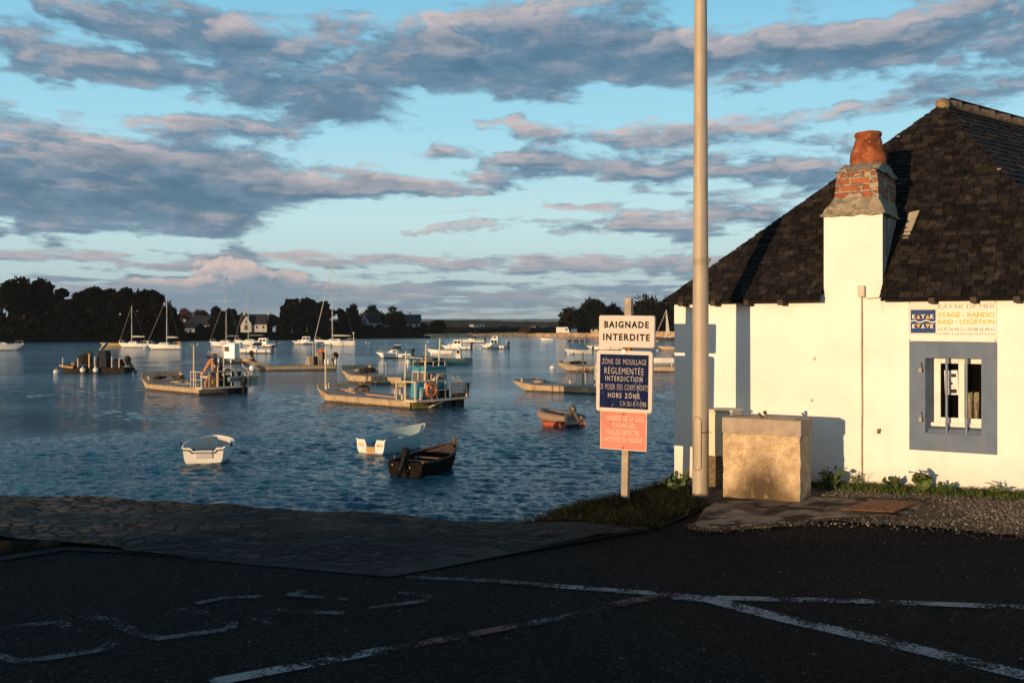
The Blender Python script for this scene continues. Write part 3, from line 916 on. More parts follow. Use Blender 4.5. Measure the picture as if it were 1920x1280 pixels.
RAFT = M('dark_timber', (.05, .04, .03), .9, var=.3)
for i in range(11):
    x = .12 + i * .33
    if SH0 - .08 < x < SH1 + .1: continue
    m = MB(); m.box((x, -.05, ZE - .03), (.05, .16, .05)); m.build('rafter_end', RAFT, house)
# bit of flashing right of the chimney
m = MB(); p0 = on_wall(1702, 420)
fx = SH1 + .09
m.hexa([(fx, .42, zpl(.42) + .018), (fx + .05, .42, zpl(.42) + .018), (fx + .05, .43, zpl(.43) + .018), (fx, .43, zpl(.43) + .018),
        (fx + .01, .68, zpl(.68) + .018), (fx + .10, .70, zpl(.70) + .018), (fx + .10, .70, zpl(.70) + .03), (fx + .01, .68, zpl(.68) + .03)])
m.build('flashing', M('pale_zinc', (.42, .36, .26), .7, var=.15), rf)

# ---- chimney
ch = MB()
cw0, cw1, cd = SH0, SH1, 1.12
ZT = 2.615
ch.cur = 0
for q_ in ([(cw0, -.006, 1.72), (cw1, -.006, 1.72), (cw1, -.006, ZT), (cw0, -.006, ZT)], [(cw0, cd, 1.72), (cw0, -.006, 1.72), (cw0, -.006, ZT), (cw0, cd, ZT)]): ch.quad(*q_)
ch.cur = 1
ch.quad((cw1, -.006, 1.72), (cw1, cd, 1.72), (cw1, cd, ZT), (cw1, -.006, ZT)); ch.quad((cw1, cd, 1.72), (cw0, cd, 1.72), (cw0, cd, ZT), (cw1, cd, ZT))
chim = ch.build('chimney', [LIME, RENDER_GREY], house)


def rough_block(name, lo, hi, mat, parent, amp, n=10, seed=0):
    """four-sided tapered block with a lumpy skin; lo/hi = (x0,x1,y0,y1,z)"""
    m = MB(); rings = []
    for k_ in range(n + 1):
        f = k_ / n
        x0, x1, ya, yb, z = [lo[i] + (hi[i] - lo[i]) * f for i in range(5)]
        ring = []
        for (pa, pb) in (((x0, ya), (x1, ya)), ((x1, ya), (x1, yb)), ((x1, yb), (x0, yb)), ((x0, yb), (x0, ya))):
            for j in range(n):
                g = j / n
                x, y = pa[0] + (pb[0] - pa[0]) * g, pa[1] + (pb[1] - pa[1]) * g
                v = Vector((x, y, z)); d = noise.noise_vector(v * 14 + Vector((seed, 0, 0))) * amp + noise.noise_vector(v * 40) * amp * .4
                ring.append(v + d)
        rings.append(ring)
    m.loft(rings, closed=True, cap=True)
    return m.build(name, mat, parent, smooth=True)


b0, b1 = on_wall(1566, 350, -.1)[0], on_wall(1647, 350, -.1)[0]
rough_block('mortar_skirt', (cw0 - .03, cw1 + .03, -.035, cd + .03, ZT - .005), (b0 - .004, b1 + .004, .075, cd - .14, ZT + .17), MORTAR, chim, .017, 18)
rough_block('brick_stack', (b0 - .008, b1 + .008, .08, cd - .15, ZT + .12), (b0 + .018, b1 - .018, .10, cd - .17, ZT + .43), mat_brick(), chim, .011, 16, 3)
pcx, pcy = (b0 + b1) / 2 + .01, (.08 + cd - .15) / 2
rough_block('mortar_cap', (b0 - .005, b1 + .005, .085, cd - .155, ZT + .415), (pcx - .17, pcx + .17, pcy - .17, pcy + .17, ZT + .52), MORTAR, chim, .014, 12, 5)
pm = MB(); zb = ZT + .47
pm.lathe([(.165, zb), (.168, zb + .10), (.162, zb + .15), (.142, zb + .21), (.118, zb + .29), (.110, zb + .315), (.119, zb + .325), (.125, zb + .345), (.119, zb + .36), (.095, zb + .36), (.09, zb + .2)], 28, (pcx, pcy, 0))
pm.v = [tuple(Vector(p) + noise.noise_vector(Vector(p) * 13) * .007) for p in pm.v]
pm.build('chimney_pot', M('terracotta', (.27, .08, .034), .9, spec=.15, var=.45, scale=9, bump=.014, bscale=40, stain=(.85, (.42, .33, .22), 17, .60, .66)), chim, smooth=True)
# electric junction box with its cable down the wall
jx, jz0 = on_wall(1609, 556, .02); jx1, jz1 = on_wall(1622, 535, .02)
BOX = M('box_plastic', (.52, .46, .38), .6, var=.1)
m = MB(); m.bbox((jx, -.05, jz0), (jx1, -.008, jz1)); m.build('junction_box', BOX, house, bevel=.006)
cx = (jx + jx1) / 2
m = MB(); m.tube([(cx, -.016, jz0 + .01), (cx, -.016, 1.2), (cx + .003, -.014, .9), (cx, -.016, .6), (cx + .002, -.016, .1)], .007, 6); m.build('cable', M('cable', (.42, .33, .22), .7, var=.2), house)
m = MB(); m.tube([(cx, -.014, jz0 + .005), (cx + .05, -.014, jz0 - .02), (cx + .16, -.014, jz0 - .01)], .005, 6); m.build('cable', M('cable', (.5, .45, .38)), house)

# ---- kayak sign over the window
k0x, k1x = on_wall(1703, 600)[0], on_wall(1869, 600)[0]
KW, KH = k1x - k0x, .345
KC = house.matrix_basis @ Vector(((k0x + k1x) / 2, -.012, 1.645))
ks = empty('wall_sign', KC, -TH, 'white rectangular kayak hire sign with blue square emblem above the window', 'sign')
SW = M('sign_white', (.80, .77, .71), .9, spec=.1, var=.04, scale=4, stain=(.25, (.5, .42, .3), 8, .5, .7))
m = MB(); m.bbox((-KW / 2, 0, -KH / 2), (KW / 2, .008, KH / 2)); m.build('board', SW, ks)
NAVY = M('sign_navy', (.04, .075, .19), .9, spec=.1, var=.12, scale=20)
YEL = M('sign_yellow', (.85, .42, .03), .9, spec=.1, var=.05); GREYT = M('sign_grey', (.13, .12, .12), .5, var=.05); SWT = M('sign_white_ink', (.8, .78, .74), .5, var=.03)
UP = Matrix.Rotation(R(90), 4, 'X')


def tx_at(x, y, z): return Matrix.Translation((x, y, z)) @ UP


ex, ez, es = -KW / 2 + .125, 0, .205
em = MB(); em.bbox((ex - es / 2, -.003, ez - es / 2), (ex + es / 2, 0, ez + es / 2)); eo = em.build('emblem', NAVY, ks)
n = 15
dots = MB()
for i in range(n):
    g = (i + .5) / n - .5
    for (x, z, a, b_) in ((g, .5, 1, 0), (g, -.5, 1, 0), (.5, g, 0, 1), (-.5, g, 0, 1)):
        X_, Z_ = ex + x * (es + .022), ez + z * (es + .022)
        dots.bbox((X_ - (.004 if a else .0015), -.0025, Z_ - (.004 if b_ else .0015)), (X_ + (.004 if a else .0015), -.0003, Z_ + (.004 if b_ else .0015)))
dots.build('stitched_border', GREYT, eo)
wv = MB(); up_, dn_ = [], []
for i in range(25):
    g = i / 24 - .5
    zz = ez + .008 * math.sin(g * 4 * math.pi)
    up_.append((ex + g * es, -.0055, zz + .004)); dn_.append((ex + g * es, -.0055, zz - .004))
for i in range(24): wv.quad(dn_[i], dn_[i + 1], up_[i + 1], up_[i])
wv.build('wave_line', SWT, eo)
for up1, sgn in ((False, 1), (True, -1)):
    zc = ez + sgn * .042
    for (body, xx, ww) in (('K', -.075, .028), ('Y', .0, .034), ('K', .075, .028)):
        text(body, ww, .038, SWT, eo, tx_at(ex + xx, -.0045, zc), .02, flip=up1)
    for xx in (-.038, .038):
        tr_ = MB(); h = .019 * sgn
        tr_.prism([(-.017, -h), (.017, -h), (0, h)], .002, lambda p, d: (ex + xx + p[0], -.0055 + d, zc + p[1])); tr_.build('triangle', YEL, eo, fix=True)
tcx, tw_ = KW / 2 - .01, .445
mid_x = KW / 2 - .015 - tw_ / 2
text('KAYAK DE MER', tw_, .036, GREYT, ks, tx_at(mid_x, -.001, .128), -.012)
text('STAGE - RANDO', tw_, .040, YEL, ks, tx_at(mid_x, -.001, .056), .018)
text('RAID - LOCATION', tw_, .040, YEL, ks, tx_at(mid_x, -.001, -.004), .018)
text('02.97.26.48.21 / 06.88 36.49.63', tw_, .026, GREYT, ks, tx_at(mid_x, -.001, -.068), .004)
text('www.kayakstarmel.com', tw_, .027, GREYT, ks, tx_at(mid_x, -.001, -.109), .006, space=1.25)
for (x, z) in ((-1, 1), (1, 1), (-1, -1), (1, -1)):
    m = MB(); m.lathe([(.006, -.004), (.006, .0)], 8, (x * (KW / 2 - .012), 0, z * (KH / 2 - .01)), 'Y'); m.build('screw', IRON, ks)
# ------------------------------------------------------------------ things on the quay
# tall metal pole
PX, PY = 1.705, 9.0
pole = empty('lamp_post', (PX, PY, 0), 0, 'tall tapering pale metal pole standing between the signs and the cottage', 'lamp post')
POLE = M('pole_paint', (.43, .36, .28), .55, .1, spec=.3, var=.08, scale=3, bump=.001, bscale=90, streak=(.45, (.26, .21, .15), 24))
m = MB(); m.tube([(0, 0, -.1), (0, 0, .8), (0, 0, 1.5), (0, 0, 3), (0, 0, 4.6), (0, 0, 7.6)], [.074, .0735, .072, .064, .056, .042], 40)
m.build('shaft', POLE, pole, smooth=True)
m = MB(); m.tube([(0, 0, 7.5), (0, 0, 7.9), (.2, -.1, 8.15), (.7, -.35, 8.25)], [.03, .03, .028, .025], 12); m.build('arm', POLE, pole, smooth=True)
m = MB(); m.lathe([(.02, -.02), (.12, .0), (.14, .05), (.06, .12), (.02, .13)], 16, (.85, -.43, 8.2)); m.build('lamp_head', M('lamp_grey', (.25, .25, .25), .5), pole, smooth=True)
m = MB()
for i in range(2): m.ring((0, 0, .648 + .006 * i), .0745, .003, n=32)
m.build('seam_ring', M('seam', (.14, .11, .08), .6), pole)
# access hatch: a rounded plate hugging the pole on its left front
hm = MB(); rim = MB()
q0 = R(234); hw, z0_, z1_ = .50, .31, .79
rows = []; nn = 20
outl = []
for i in range(nn + 1):
    f = i / nn; zz = z0_ + (z1_ - z0_) * f
    e = min(f, 1 - f) * (z1_ - z0_)
    wd = hw * (1 if e > .035 else math.sqrt(max(0, 1 - (1 - e / .035) ** 2)) * .75 + .25)
    rows.append([(.0775 * math.cos(q0 + wd * (j / 5 - 1)), .0775 * math.sin(q0 + wd * (j / 5 - 1)), zz) for j in range(11)])
hm.loft(rows); hatch = hm.build('hatch', POLE, pole, smooth=True)
loop = [r[0] for r in rows] + [p for p in rows[-1][1:-1]] + [r[-1] for r in reversed(rows)] + [p for p in reversed(rows[0][1:-1])]
rim.tube(loop + [loop[0]], .003, 5); rim.build('hatch_rim', M('seam', (.14, .11, .08)), hatch)
WIRE = M('wire', (.34, .29, .18), .6, .4, var=.3)
for py, dx in ((272, 0), (487, 1)):
    zz = EYE - (py - HZ) / FPX * PY
    rr = .066 if dx else .0595
    m = MB()
    for kx in range(2 + 2 * dx): m.ring((0, 0, zz - .014 * kx), rr + .001, .0028, n=28)
    m.tube([(rr, -.01, zz), (rr + .022, -.02, zz + .012), (rr + .012, -.02, zz - .022), (rr, -.02, zz - .03)], .0045, 6)
    if dx: m.ball((rr + .008, -.022, zz), .014, 5)
    m.build('wire_tie', WIRE, pole, smooth=True)

# ---- the signpost
SX, SY = 1.02, 9.07
sp = empty('signpost', (SX, SY, 0), R(-27), 'timber post carrying three stacked notices, white, dark blue and salmon red', 'signpost')
lean = R(1.2)
POSTW = M('post_wood', (.38, .32, .24), .85, var=.2, scale=9, bump=.003, bscale=50, streak=(.5, (.2, .16, .11), 26))
pb = MB(); pb.box((.012, .045, .86), (.064, .062, 2.0), ry=lean); pb.build('post', POSTW, sp, bevel=.004)
RUSTP = M('rust_clamp', (.30, .14, .05), .8, .2, var=.4, scale=20)
SIGNW = M('sign_enamel', (.60, .56, .52), .9, spec=.08, var=.04, scale=5, stain=(.22, (.5, .4, .28), 6, .55, .75))
SBLUE = M('sign_deep_blue', (.010, .018, .068), .95, spec=.04, var=.15, scale=9, stain=(.25, (.06, .07, .12), 14, .55, .75))
SRED = M('sign_salmon', (.60, .235, .18), .95, spec=.05, var=.08, scale=5, stain=(.35, (.70, .34, .24), 7, .5, .75))
BLK = M('sign_black', (.010, .010, .012), .95, spec=.05, var=.1)


def z_of(py): return EYE - (py - HZ) / FPX * SY


sk = SY / FPX / math.cos(R(27 - 6.5)) * 1.0


def plate(name, px0, px1, py0, py1, r, dep, mat, rim=None, yy=0.0):
    """a notice with its folded rim; returns the empty-like board object whose origin is the plate centre"""
    wd, ht = (px1 - px0) * sk, (py1 - py0) * SY / FPX
    cx = ((px0 + px1) / 2 - 1170) * sk
    m = MB(); out = rounded(wd, ht, r)
    m.prism(out, dep, lambda p, h: (p[0], h, p[1]))
    o = m.build(name, mat, sp, fix=True, bevel=.004)
    o.location = (cx, yy, (z_of(py0) + z_of(py1)) / 2)
    o.rotation_euler = (0, lean * .7, 0)
    return o, wd, ht


b1, w1, h1 = plate('notice_board', 1125, 1228, 591.5, 651, .018, .034, SIGNW, yy=-.03)
text('BAIGNADE', w1 * .80, .062, BLK, b1, tx_at(0, -.0012, .062), .034, space=1.25)
text('INTERDITE', w1 * .84, .062, BLK, b1, tx_at(0, -.0012, -.052), .034, space=1.25)
b2, w2, h2 = plate('notice_board', 1120, 1224, 657, 772, .030, .036, SIGNW, yy=-.03)
m = MB(); m.bbox((-w2 / 2 + .036, -.0015, -h2 / 2 + .034), (w2 / 2 - .036, .0, h2 / 2 - .036)); f2 = m.build('blue_field', SBLUE, b2)
LT = M('sign_lettering', (.55, .47, .42), .95, spec=.05, var=.08)
for body, ww, hh, zz, sp_c, bd in (('ZÔNE DE MOUILLAGE', .79, .062, .173, 1.0, -.014), ('RÉGLEMENTÉE', .70, .072, .090, 1.05, -.010), ('INTERDICTION', .66, .046, .012, 1.25, .0),
                                ('DE POSER DES CORPS MORTS', .875, .050, -.065, 1.0, -.016), ('HORS ZÔNE', .56, .056, -.135, 1.2, .006), ('C.N DU 8.11.1988', .46, .042, -.212, 1.0, -.012)):
    text(body, w2 * ww, hh, LT, f2, tx_at(.0 if 'C.N' not in body else w2 * .17, -.0027, zz + .012), bd, space=sp_c * 1.1, word=1.5)
SCR = M('scratch', (.45, .42, .42), .7)
for (xa, za, xb, zb_) in ((.07, .10, .17, -.19), (.17, .06, .10, -.20), (.10, -.14, .18, -.24), (-.10, -.20, -.115, -.235), (-.21, -.11, -.195, -.112)):
    m = MB(); m.tube([(xa, -.003, za), ((xa + xb) / 2 + .004, -.003, (za + zb_) / 2), (xb, -.003, zb_)], .0012, 4); m.build('scratch', SCR, f2)
m = MB(); m.lathe([(.022, -.008), (.024, -.003), (.022, 0)], 14, (-.005, -.001, h2 / 2 - .012), 'Y'); m.build('bolt_cover', M('bolt_white', (.85, .82, .76), .5), b2)
b3, w3, h3 = plate('notice_board', 1128, 1214, 770.5, 842.5, .003, .004, SRED, yy=-.032)
EDG = M('salmon_edge', (.75, .52, .42), .6)
m = MB()
for (x0, x1, za, zb_) in ((-w3 / 2, w3 / 2, h3 / 2 - .006, h3 / 2), (-w3 / 2, w3 / 2, -h3 / 2, -h3 / 2 + .006), (-w3 / 2, -w3 / 2 + .006, -h3 / 2 + .006, h3 / 2 - .006), (w3 / 2 - .006, w3 / 2, -h3 / 2 + .006, h3 / 2 - .006)):
    m.bbox((x0, -.0012, za), (x1, 0, zb_))
m.build('edge_line', EDG, b3)
LR = M('salmon_lettering', (.75, .64, .52), .95, spec=.05, var=.05)
for body, ww, zz, xo in (('USAGERS DE LA CALE,', .83, .108, .02), ('PLAISANCIERS,', .50, .045, .01), ('VEUILLEZ RESPECTER,', .74, -.018, -.005), ("L'ACTIVITÉ DU PASSEUR", .86, -.080, -.008)):
    text(body if 'ACT' not in body else "L'ACTIVITE DU PASSEUR", w3 * ww, .045 if ',' not in body else .052, LR, b3, tx_at(xo, -.0012, zz), -.004, space=1.12, word=1.6)
for zz in (h3 / 2 - .025, -h3 / 2 + .018):
    m = MB(); m.lathe([(.009, -.006), (.011, 0)], 10, (.0, 0, zz), 'Y'); m.build('bolt', RUSTP, b3)
m = MB(); m.box((.022, .02, z_of(654)), (.075, .05, .034)); m.build('clamp', RUSTP, sp)

# ---- rendered fountain block with its concrete cap
FC = Vector((2.43, 8.4, .09))
ft = empty('drinking_fountain', FC, -TH, 'rough rendered fountain block with smooth concrete cap, stained dark below its tap', 'fountain')
FW, FD, FH = .675, .33, .715


def mat_roughcast():
    m = bpy.data.materials.new('roughcast'); m.use_nodes = True
    k = NB(m.node_tree); b = m.node_tree.nodes['Principled BSDF']
    co = k.n('ShaderNodeTexCoord').outputs['Object']
    x, y, z = k.sep(co)
    col = k.mix(k.step(k.noise(co, 9, 6, .65), .3, .7), (.43, .31, .19), (.70, .54, .35))
    col = k.mix(1.0, col, k.ramp(k.noise(co, 62, 4, .7), [(.30, (.62, .58, .52)), (.5, (1, 1, 1)), (.70, (1.18, 1.16, 1.12))]), 'MULTIPLY')
    # run-off below the tap: wide at the foot, narrow at the top
    spread = k.m('MULTIPLY_ADD', k.step(z, .0, .55, 1, 0), .24, .07)
    dx = k.m('DIVIDE', k.m('ABSOLUTE', k.m('ADD', x, .33)), spread)
    run = k.m('MULTIPLY', k.step(dx, 1.3, .2), k.step(z, .56, .12))
    grime = k.m('MULTIPLY', run, k.step(k.noise(co, 16, 6, .7), .24, .47))
    col = k.mix(k.m('MULTIPLY', grime, .93), col, (.05, .035, .02))
    ft_ = k.m('MULTIPLY', k.step(k.m('ADD', z, k.m('MULTIPLY', k.noise(co, 11, 5, .65), .25)), .30, .10), .6)
    col = k.mix(ft_, col, (.085, .058, .03))
    pits = k.step(k.noise(co, 38, 3, .6), .66, .74)
    col = k.mix(k.m('MULTIPLY', pits, .6), col, (.12, .09, .05))
    k.put(b.inputs['Base Color'], col); b.inputs['Roughness'].default_value = .95; b.inputs['Specular IOR Level'].default_value = .15
    bn = k.n('ShaderNodeBump'); bn.inputs['Distance'].default_value = .014
    k.put(bn.inputs['Height'], k.noise(co, 34, 5, .65)); k.put(b.inputs['Normal'], bn.outputs[0])
    return m


def rough_box(name, x0, x1, ya, yb, za, zb_, mat, parent, amp, cell=.03, seed=0.0, rnd=.0):
    m = MB(); n_ = max(2, int((zb_ - za) / cell)); rings = []
    na, nb = max(2, int((x1 - x0) / cell)), max(2, int((yb - ya) / cell))
    for k_ in range(n_ + 1):
        z = za + (zb_ - za) * k_ / n_
        ring = [(x0 + (x1 - x0) * j / na, ya) for j in range(na)] + [(x1, ya + (yb - ya) * j / nb) for j in range(nb)] + [(x1 - (x1 - x0) * j / na, yb) for j in range(na)] + [(x0, yb - (yb - ya) * j / nb) for j in range(nb)]
        rings.append([Vector((x, y, z)) + noise.noise_vector(Vector((x + seed, y, z)) * 11) * amp + noise.noise_vector(Vector((x, y + seed, z)) * 33) * amp * .6 for x, y in ring])
    m.loft(rings, closed=True, cap=True)
    return m.build(name, mat, parent, smooth=True)


rough_box('body', -FW, 0, 0, FD, -.06, FH - .135, mat_roughcast(), ft, .007, .022)
CAPM = M('cap_concrete', (.36, .29, .22), .8, var=.16, scale=7, bump=.003, bscale=45, stain=(.5, (.18, .14, .10), 8, .52, .7))
m = MB(); m.bbox((-FW - .008, -.012, FH - .137), (.012, FD + .012, FH)); m.build('cap', CAPM, ft, bevel=.006)
m = MB(); m.bbox((-FW + .08, .06, FH), (-.06, FD - .05, FH + .004)); m.build('basin', M('wet_concrete', (.16, .12, .09), .5, var=.2), ft)
tp = empty('tap', (-.345, .10, FH)); tp.parent = ft
BRASS = M('dull_brass', (.20, .15, .09), .5, .6, var=.2, scale=30)
m = MB(); m.tube([(.0, 0, 0), (-.005, -.03, .014), (-.03, -.05, .045)], [.013, .013, .009], 10); m.tube([(.015, 0, 0), (.015, 0, .04)], .012, 10); m.build('spout', BRASS, tp, smooth=True)
m = MB(); m.lathe([(.008, .035), (.016, .04), (.017, .055), (.010, .062)], 12, (.012, 0, 0)); m.build('push_button', M('dark_metal', (.05, .045, .04), .5, .5), tp, smooth=True)

# meter cabinet between the fountain and the wall
cb = HA + HU * .50 - HN * .40
cab = empty('meter_cabinet', (cb.x, cb.y, 0), -TH, 'pale meter cabinet on a pebbled base half hidden behind the fountain', 'cabinet')
CABM = M('cabinet_cream', (.66, .60, .46), .55, var=.05, scale=5, stain=(.3, (.5, .38, .22), 10, .55, .75))
m = MB(); m.bbox((0, 0, .38), (.235, .27, .80)); bx = m.build('box', CABM, cab, bevel=.012)
m = MB(); m.bbox((-.012, -.015, .80), (.25, .285, .82)); m.build('lid', CABM, cab, bevel=.006)
m = MB(); m.bbox((.016, -.006, .40), (.219, -.001, .785)); m.build('door', CABM, cab, bevel=.004)
m = MB(); m.lathe([(.006, -.004), (.006, 0)], 8, (.035, -.007, .60), 'Y'); m.build('lock', IRON, cab)
rough_box('base', .0, .235, .006, .27, -.1, .376, M('pebble_dash', (.17, .13, .08), .95, var=.5, scale=60, bump=.01, bscale=70), cab, .004, .03)
m = MB(); m.bbox((.25, .07, .66), (.33, .2, .775)); m.build('side_box', M('side_grey', (.55, .50, .42), .6), cab, bevel=.006)

# cracked concrete slab and steel plate at the foot of the fountain
SLABC = M('slab_concrete', (.20, .16, .125), .95, spec=.1, var=.25, scale=5, bump=.01, bscale=32, stain=(.9, (.022, .016, .012), 3.6, .47, .58))
so = [on_level(px, py, .1).xy for px, py in ((1302, 967), (1322, 946), (1352, 934), (1400, 925), (1500, 930), (1545, 940), (1622, 943), (1742, 956), (1690, 974), (1600, 972), (1530, 974), (1480, 980), (1400, 982), (1340, 979), (1312, 974))]
sm = MB(); sm.prism([tuple(p) for p in so], .09, lambda p, h: (p[0], p[1], gz(p[0], p[1]) - .062 + h + .008 * nz(p[0] * 3, p[1] * 3)))
slab = sm.build('concrete_slab', SLABC, fix=True, bevel=.012); tag(slab, 'cracked stained concrete slab at the foot of the fountain', 'slab')
pm_ = [on_level(px, py, .11).xy for px, py in ((1576, 966), (1636, 949), (1726, 952), (1676, 971))]
mh = empty('manhole_cover', (0, 0, 0), 0, 'rusty checkered steel cover plate set in concrete right of the fountain', 'manhole cover')
cen = sum((Vector(p) for p in pm_), Vector((0, 0))) / 4
mh.location = (cen.x, cen.y, gz(cen.x, cen.y) + .036)
RPL = M('rust_plate', (.17, .075, .04), .75, .3, var=.3, scale=10, bump=.002, bscale=80)
m = MB(); m.prism([(p.x - cen.x, p.y - cen.y) for p in pm_], .008); m.build('plate', RPL, mh, fix=True)
tr_m = MB()
e1, e2 = (pm_[1] - pm_[0]), (pm_[3] - pm_[0])
for i in range(1, 17):
    for j in range(1, 12):
        c_ = pm_[0] + e1 * (i / 17) + (pm_[2] - pm_[3] - e1) * (i / 17) * (j / 12) + e2 * (j / 12) - cen
        tr_m.box((c_.x, c_.y, .0095), (.03, .008, .004), rz=R(45 if (i + j) % 2 else -45))
tr_m.build('tread', RPL, mh)

# ---- gravel verge and plants along the wall
GRAV = M('gravel_bed', (.11, .085, .066), .95, spec=.1, var=.5, scale=45, bump=.02, bscale=55)
gp = [(1.95, 8.05), (2.6, 7.62), (3.4, 7.38), (4.6, 7.05), (6.5, 6.6), (9, 6.2), (9, 7.0), (5.0, 7.9), (4.66, 8.2), (1.75, 10.0), (1.66, 9.6), (1.8, 9.2), (1.62, 8.7)]
sheet('gravel_verge', gp, GRAV, .012, .2)


def pebbles(name, n, region, mat, smin, smax, seed):
    rg = random.Random(seed); m = MB()
    while n > 0:
        x, y = region(rg)
        if x is None: continue
        s = smin + (smax - smin) * rg.random() ** 2
        z = gz(x, y) + .012 + s * .25
        ax = [Vector((rg.gauss(0, 1), rg.gauss(0, 1), rg.gauss(0, 1))).normalized() for _ in range(1)][0]
        a = ax.orthogonal().normalized(); b_ = ax.cross(a)
        P = [ax * s * rg.uniform(.5, .9), -ax * s * rg.uniform(.5, .9), a * s, -a * s * rg.uniform(.7, 1), b_ * s * rg.uniform(.6, 1), -b_ * s]
        P = [Vector((p.x, p.y, p.z * .7)) + Vector((x, y, z)) for p in P]
        m.add(P, [(0, 2, 4), (0, 4, 3), (0, 3, 5), (0, 5, 2), (1, 4, 2), (1, 3, 4), (1, 5, 3), (1, 2, 5)])
        n -= 1
    o = m.build(name, mat); o['kind'] = 'stuff'
    return o


def mat_island(name, stops, rough=.9):
    m = bpy.data.materials.new(name); m.use_nodes = True
    k = NB(m.node_tree); b = m.node_tree.nodes['Principled BSDF']
    isl = k.n('ShaderNodeNewGeometry').outputs['Random Per Island']
    k.put(b.inputs['Base Color'], k.ramp(isl, stops)); b.inputs['Roughness'].default_value = rough; b.inputs['Specular IOR Level'].default_value = .2
    return m


def gravel_region(rg):
    x = rg.uniform(2.3, 6.0)
    yw = HA.y - (x - HA.x) * math.tan(TH)
    lo = 7.85 - (x - 2.3) * .26 - .35 * rg.random() ** 2
    y = rg.uniform(lo, max(lo + .05, yw if x < 4.7 else 7.8))
    if x < 3.55 and y > 7.62 and x > 2.0 and y < 8.75 - .2 * (x - 2): 
        if rg.random() < .93: return None, None
    return x, y


pebbles('gravel', 22000, gravel_region, mat_island('pebble', [(0, (.05, .04, .035)), (.5, (.12, .10, .08)), (.85, (.20, .17, .13)), (1, (.40, .35, .28))]), .005, .016, 4)


def slab_front(rg):
    i = rg.randrange(8, len(so)); a, b_ = so[i], so[(i + 1) % len(so)]
    f = rg.random()
    return a.x + (b_.x - a.x) * f + rg.gauss(0, .03), a.y + (b_.y - a.y) * f - abs(rg.gauss(0, .05)) + .02


grit = pebbles('grit', 2600, slab_front, mat_island('dark_pebble', [(0, (.02, .017, .014)), (.7, (.06, .05, .04)), (1, (.20, .17, .13))]), .005, .016, 14)


def blades(name, n, region, mat, h0, h1, wd, seed, lean=.5, zoff=0.0, zf=None):
    rg = random.Random(seed); V = []; F = []
    while n > 0:
        x, y = region(rg)
        if x is None: continue
        z = (zf or gz)(x, y) + zoff
        h = rg.uniform(h0, h1); q_ = rg.uniform(0, 6.283)
        dx, dy = math.cos(q_) * wd / 2, math.sin(q_) * wd / 2
        lx, ly = rg.gauss(0, lean) * h, rg.gauss(0, lean) * h
        o = len(V)
        V += [(x - dx, y - dy, z), (x + dx, y + dy, z), (x + dx * .7 + lx * .4, y + dy * .7 + ly * .4, z + h * .6), (x - dx * .7 + lx * .4, y - dy * .7 + ly * .4, z + h * .6), (x + lx, y + ly, z + h), (x + lx + .001, y + ly, z + h)]
        F += [(o, o + 1, o + 2, o + 3), (o + 3, o + 2, o + 5, o + 4)]
        n -= 1
    o = raw_mesh(name, np.array(V), np.array(F), mat)
    return o


GRASSM = mat_island('grass_blade', [(0, (.006, .008, .003)), (.6, (.014, .017, .005)), (.9, (.034, .032, .011)), (1, (.10, .08, .035))])
WEEDM = mat_island('weed_leaf', [(0, (.03, .05, .012)), (.6, (.06, .10, .02)), (.92, (.11, .14, .03)), (1, (.25, .20, .08))])


def bank_region(rg):
    x = rg.uniform(.1, 1.68); y = rg.uniform(7.75, 10.0)
    top = edge_y(x) + .05
    lo = 7.9 + .1 * math.sin(x * 5) if x < 1.2 else 8.0 + (x - 1.2) * .9
    if y > top or y < lo: return None, None
    return x, y


def bank_z(x, y):
    return gz(x, y) - .05 * sstep(8.1, 9.2, y) + .03 * sstep(0.1, .55, x) * sstep(7.85, 8.5, y) * (1 - .6 * sstep(1.3, 1.65, x)) * (.7 + .5 * nz(x * 4, y * 4))


bs = [(x, edge_y(x) + .02) for x in (.12, .45, .75, 1.05, 1.5, 1.62)]
sheet('earth_bank', [(.12, 7.8), (.6, 7.86), (1.2, 7.95), (1.5, 8.25), (1.66, 8.9), (1.62, 10.2)] + bs[::-1][1:], M('earth', (.035, .03, .02), .95, var=.4, scale=14, bump=.02, bscale=25), .014, .1, zf=bank_z)
g_ = blades('grass', 17000, bank_region, GRASSM, .025, .085, .006, 11, .55, .01, bank_z); g_['kind'] = 'stuff'


def verge_region(rg):
    t = rg.uniform(.55, 4.4); q_ = abs(rg.gauss(0, .11)) + .01
    if t < 1.75 and rg.random() < .1: return None, None
    p = HA + HU * t - HN * q_
    return (p.x, p.y) if q_ < .45 else (None, None)


def verge2(rg):
    p = HA + HU * rg.uniform(1.3, 4.4) - HN * (abs(rg.gauss(0, .10)) + .015)
    return p.x, p.y


g2 = blades('verge_grass', 9000, verge_region, WEEDM, .02, .085, .007, 12, .6); g2['kind'] = 'stuff'


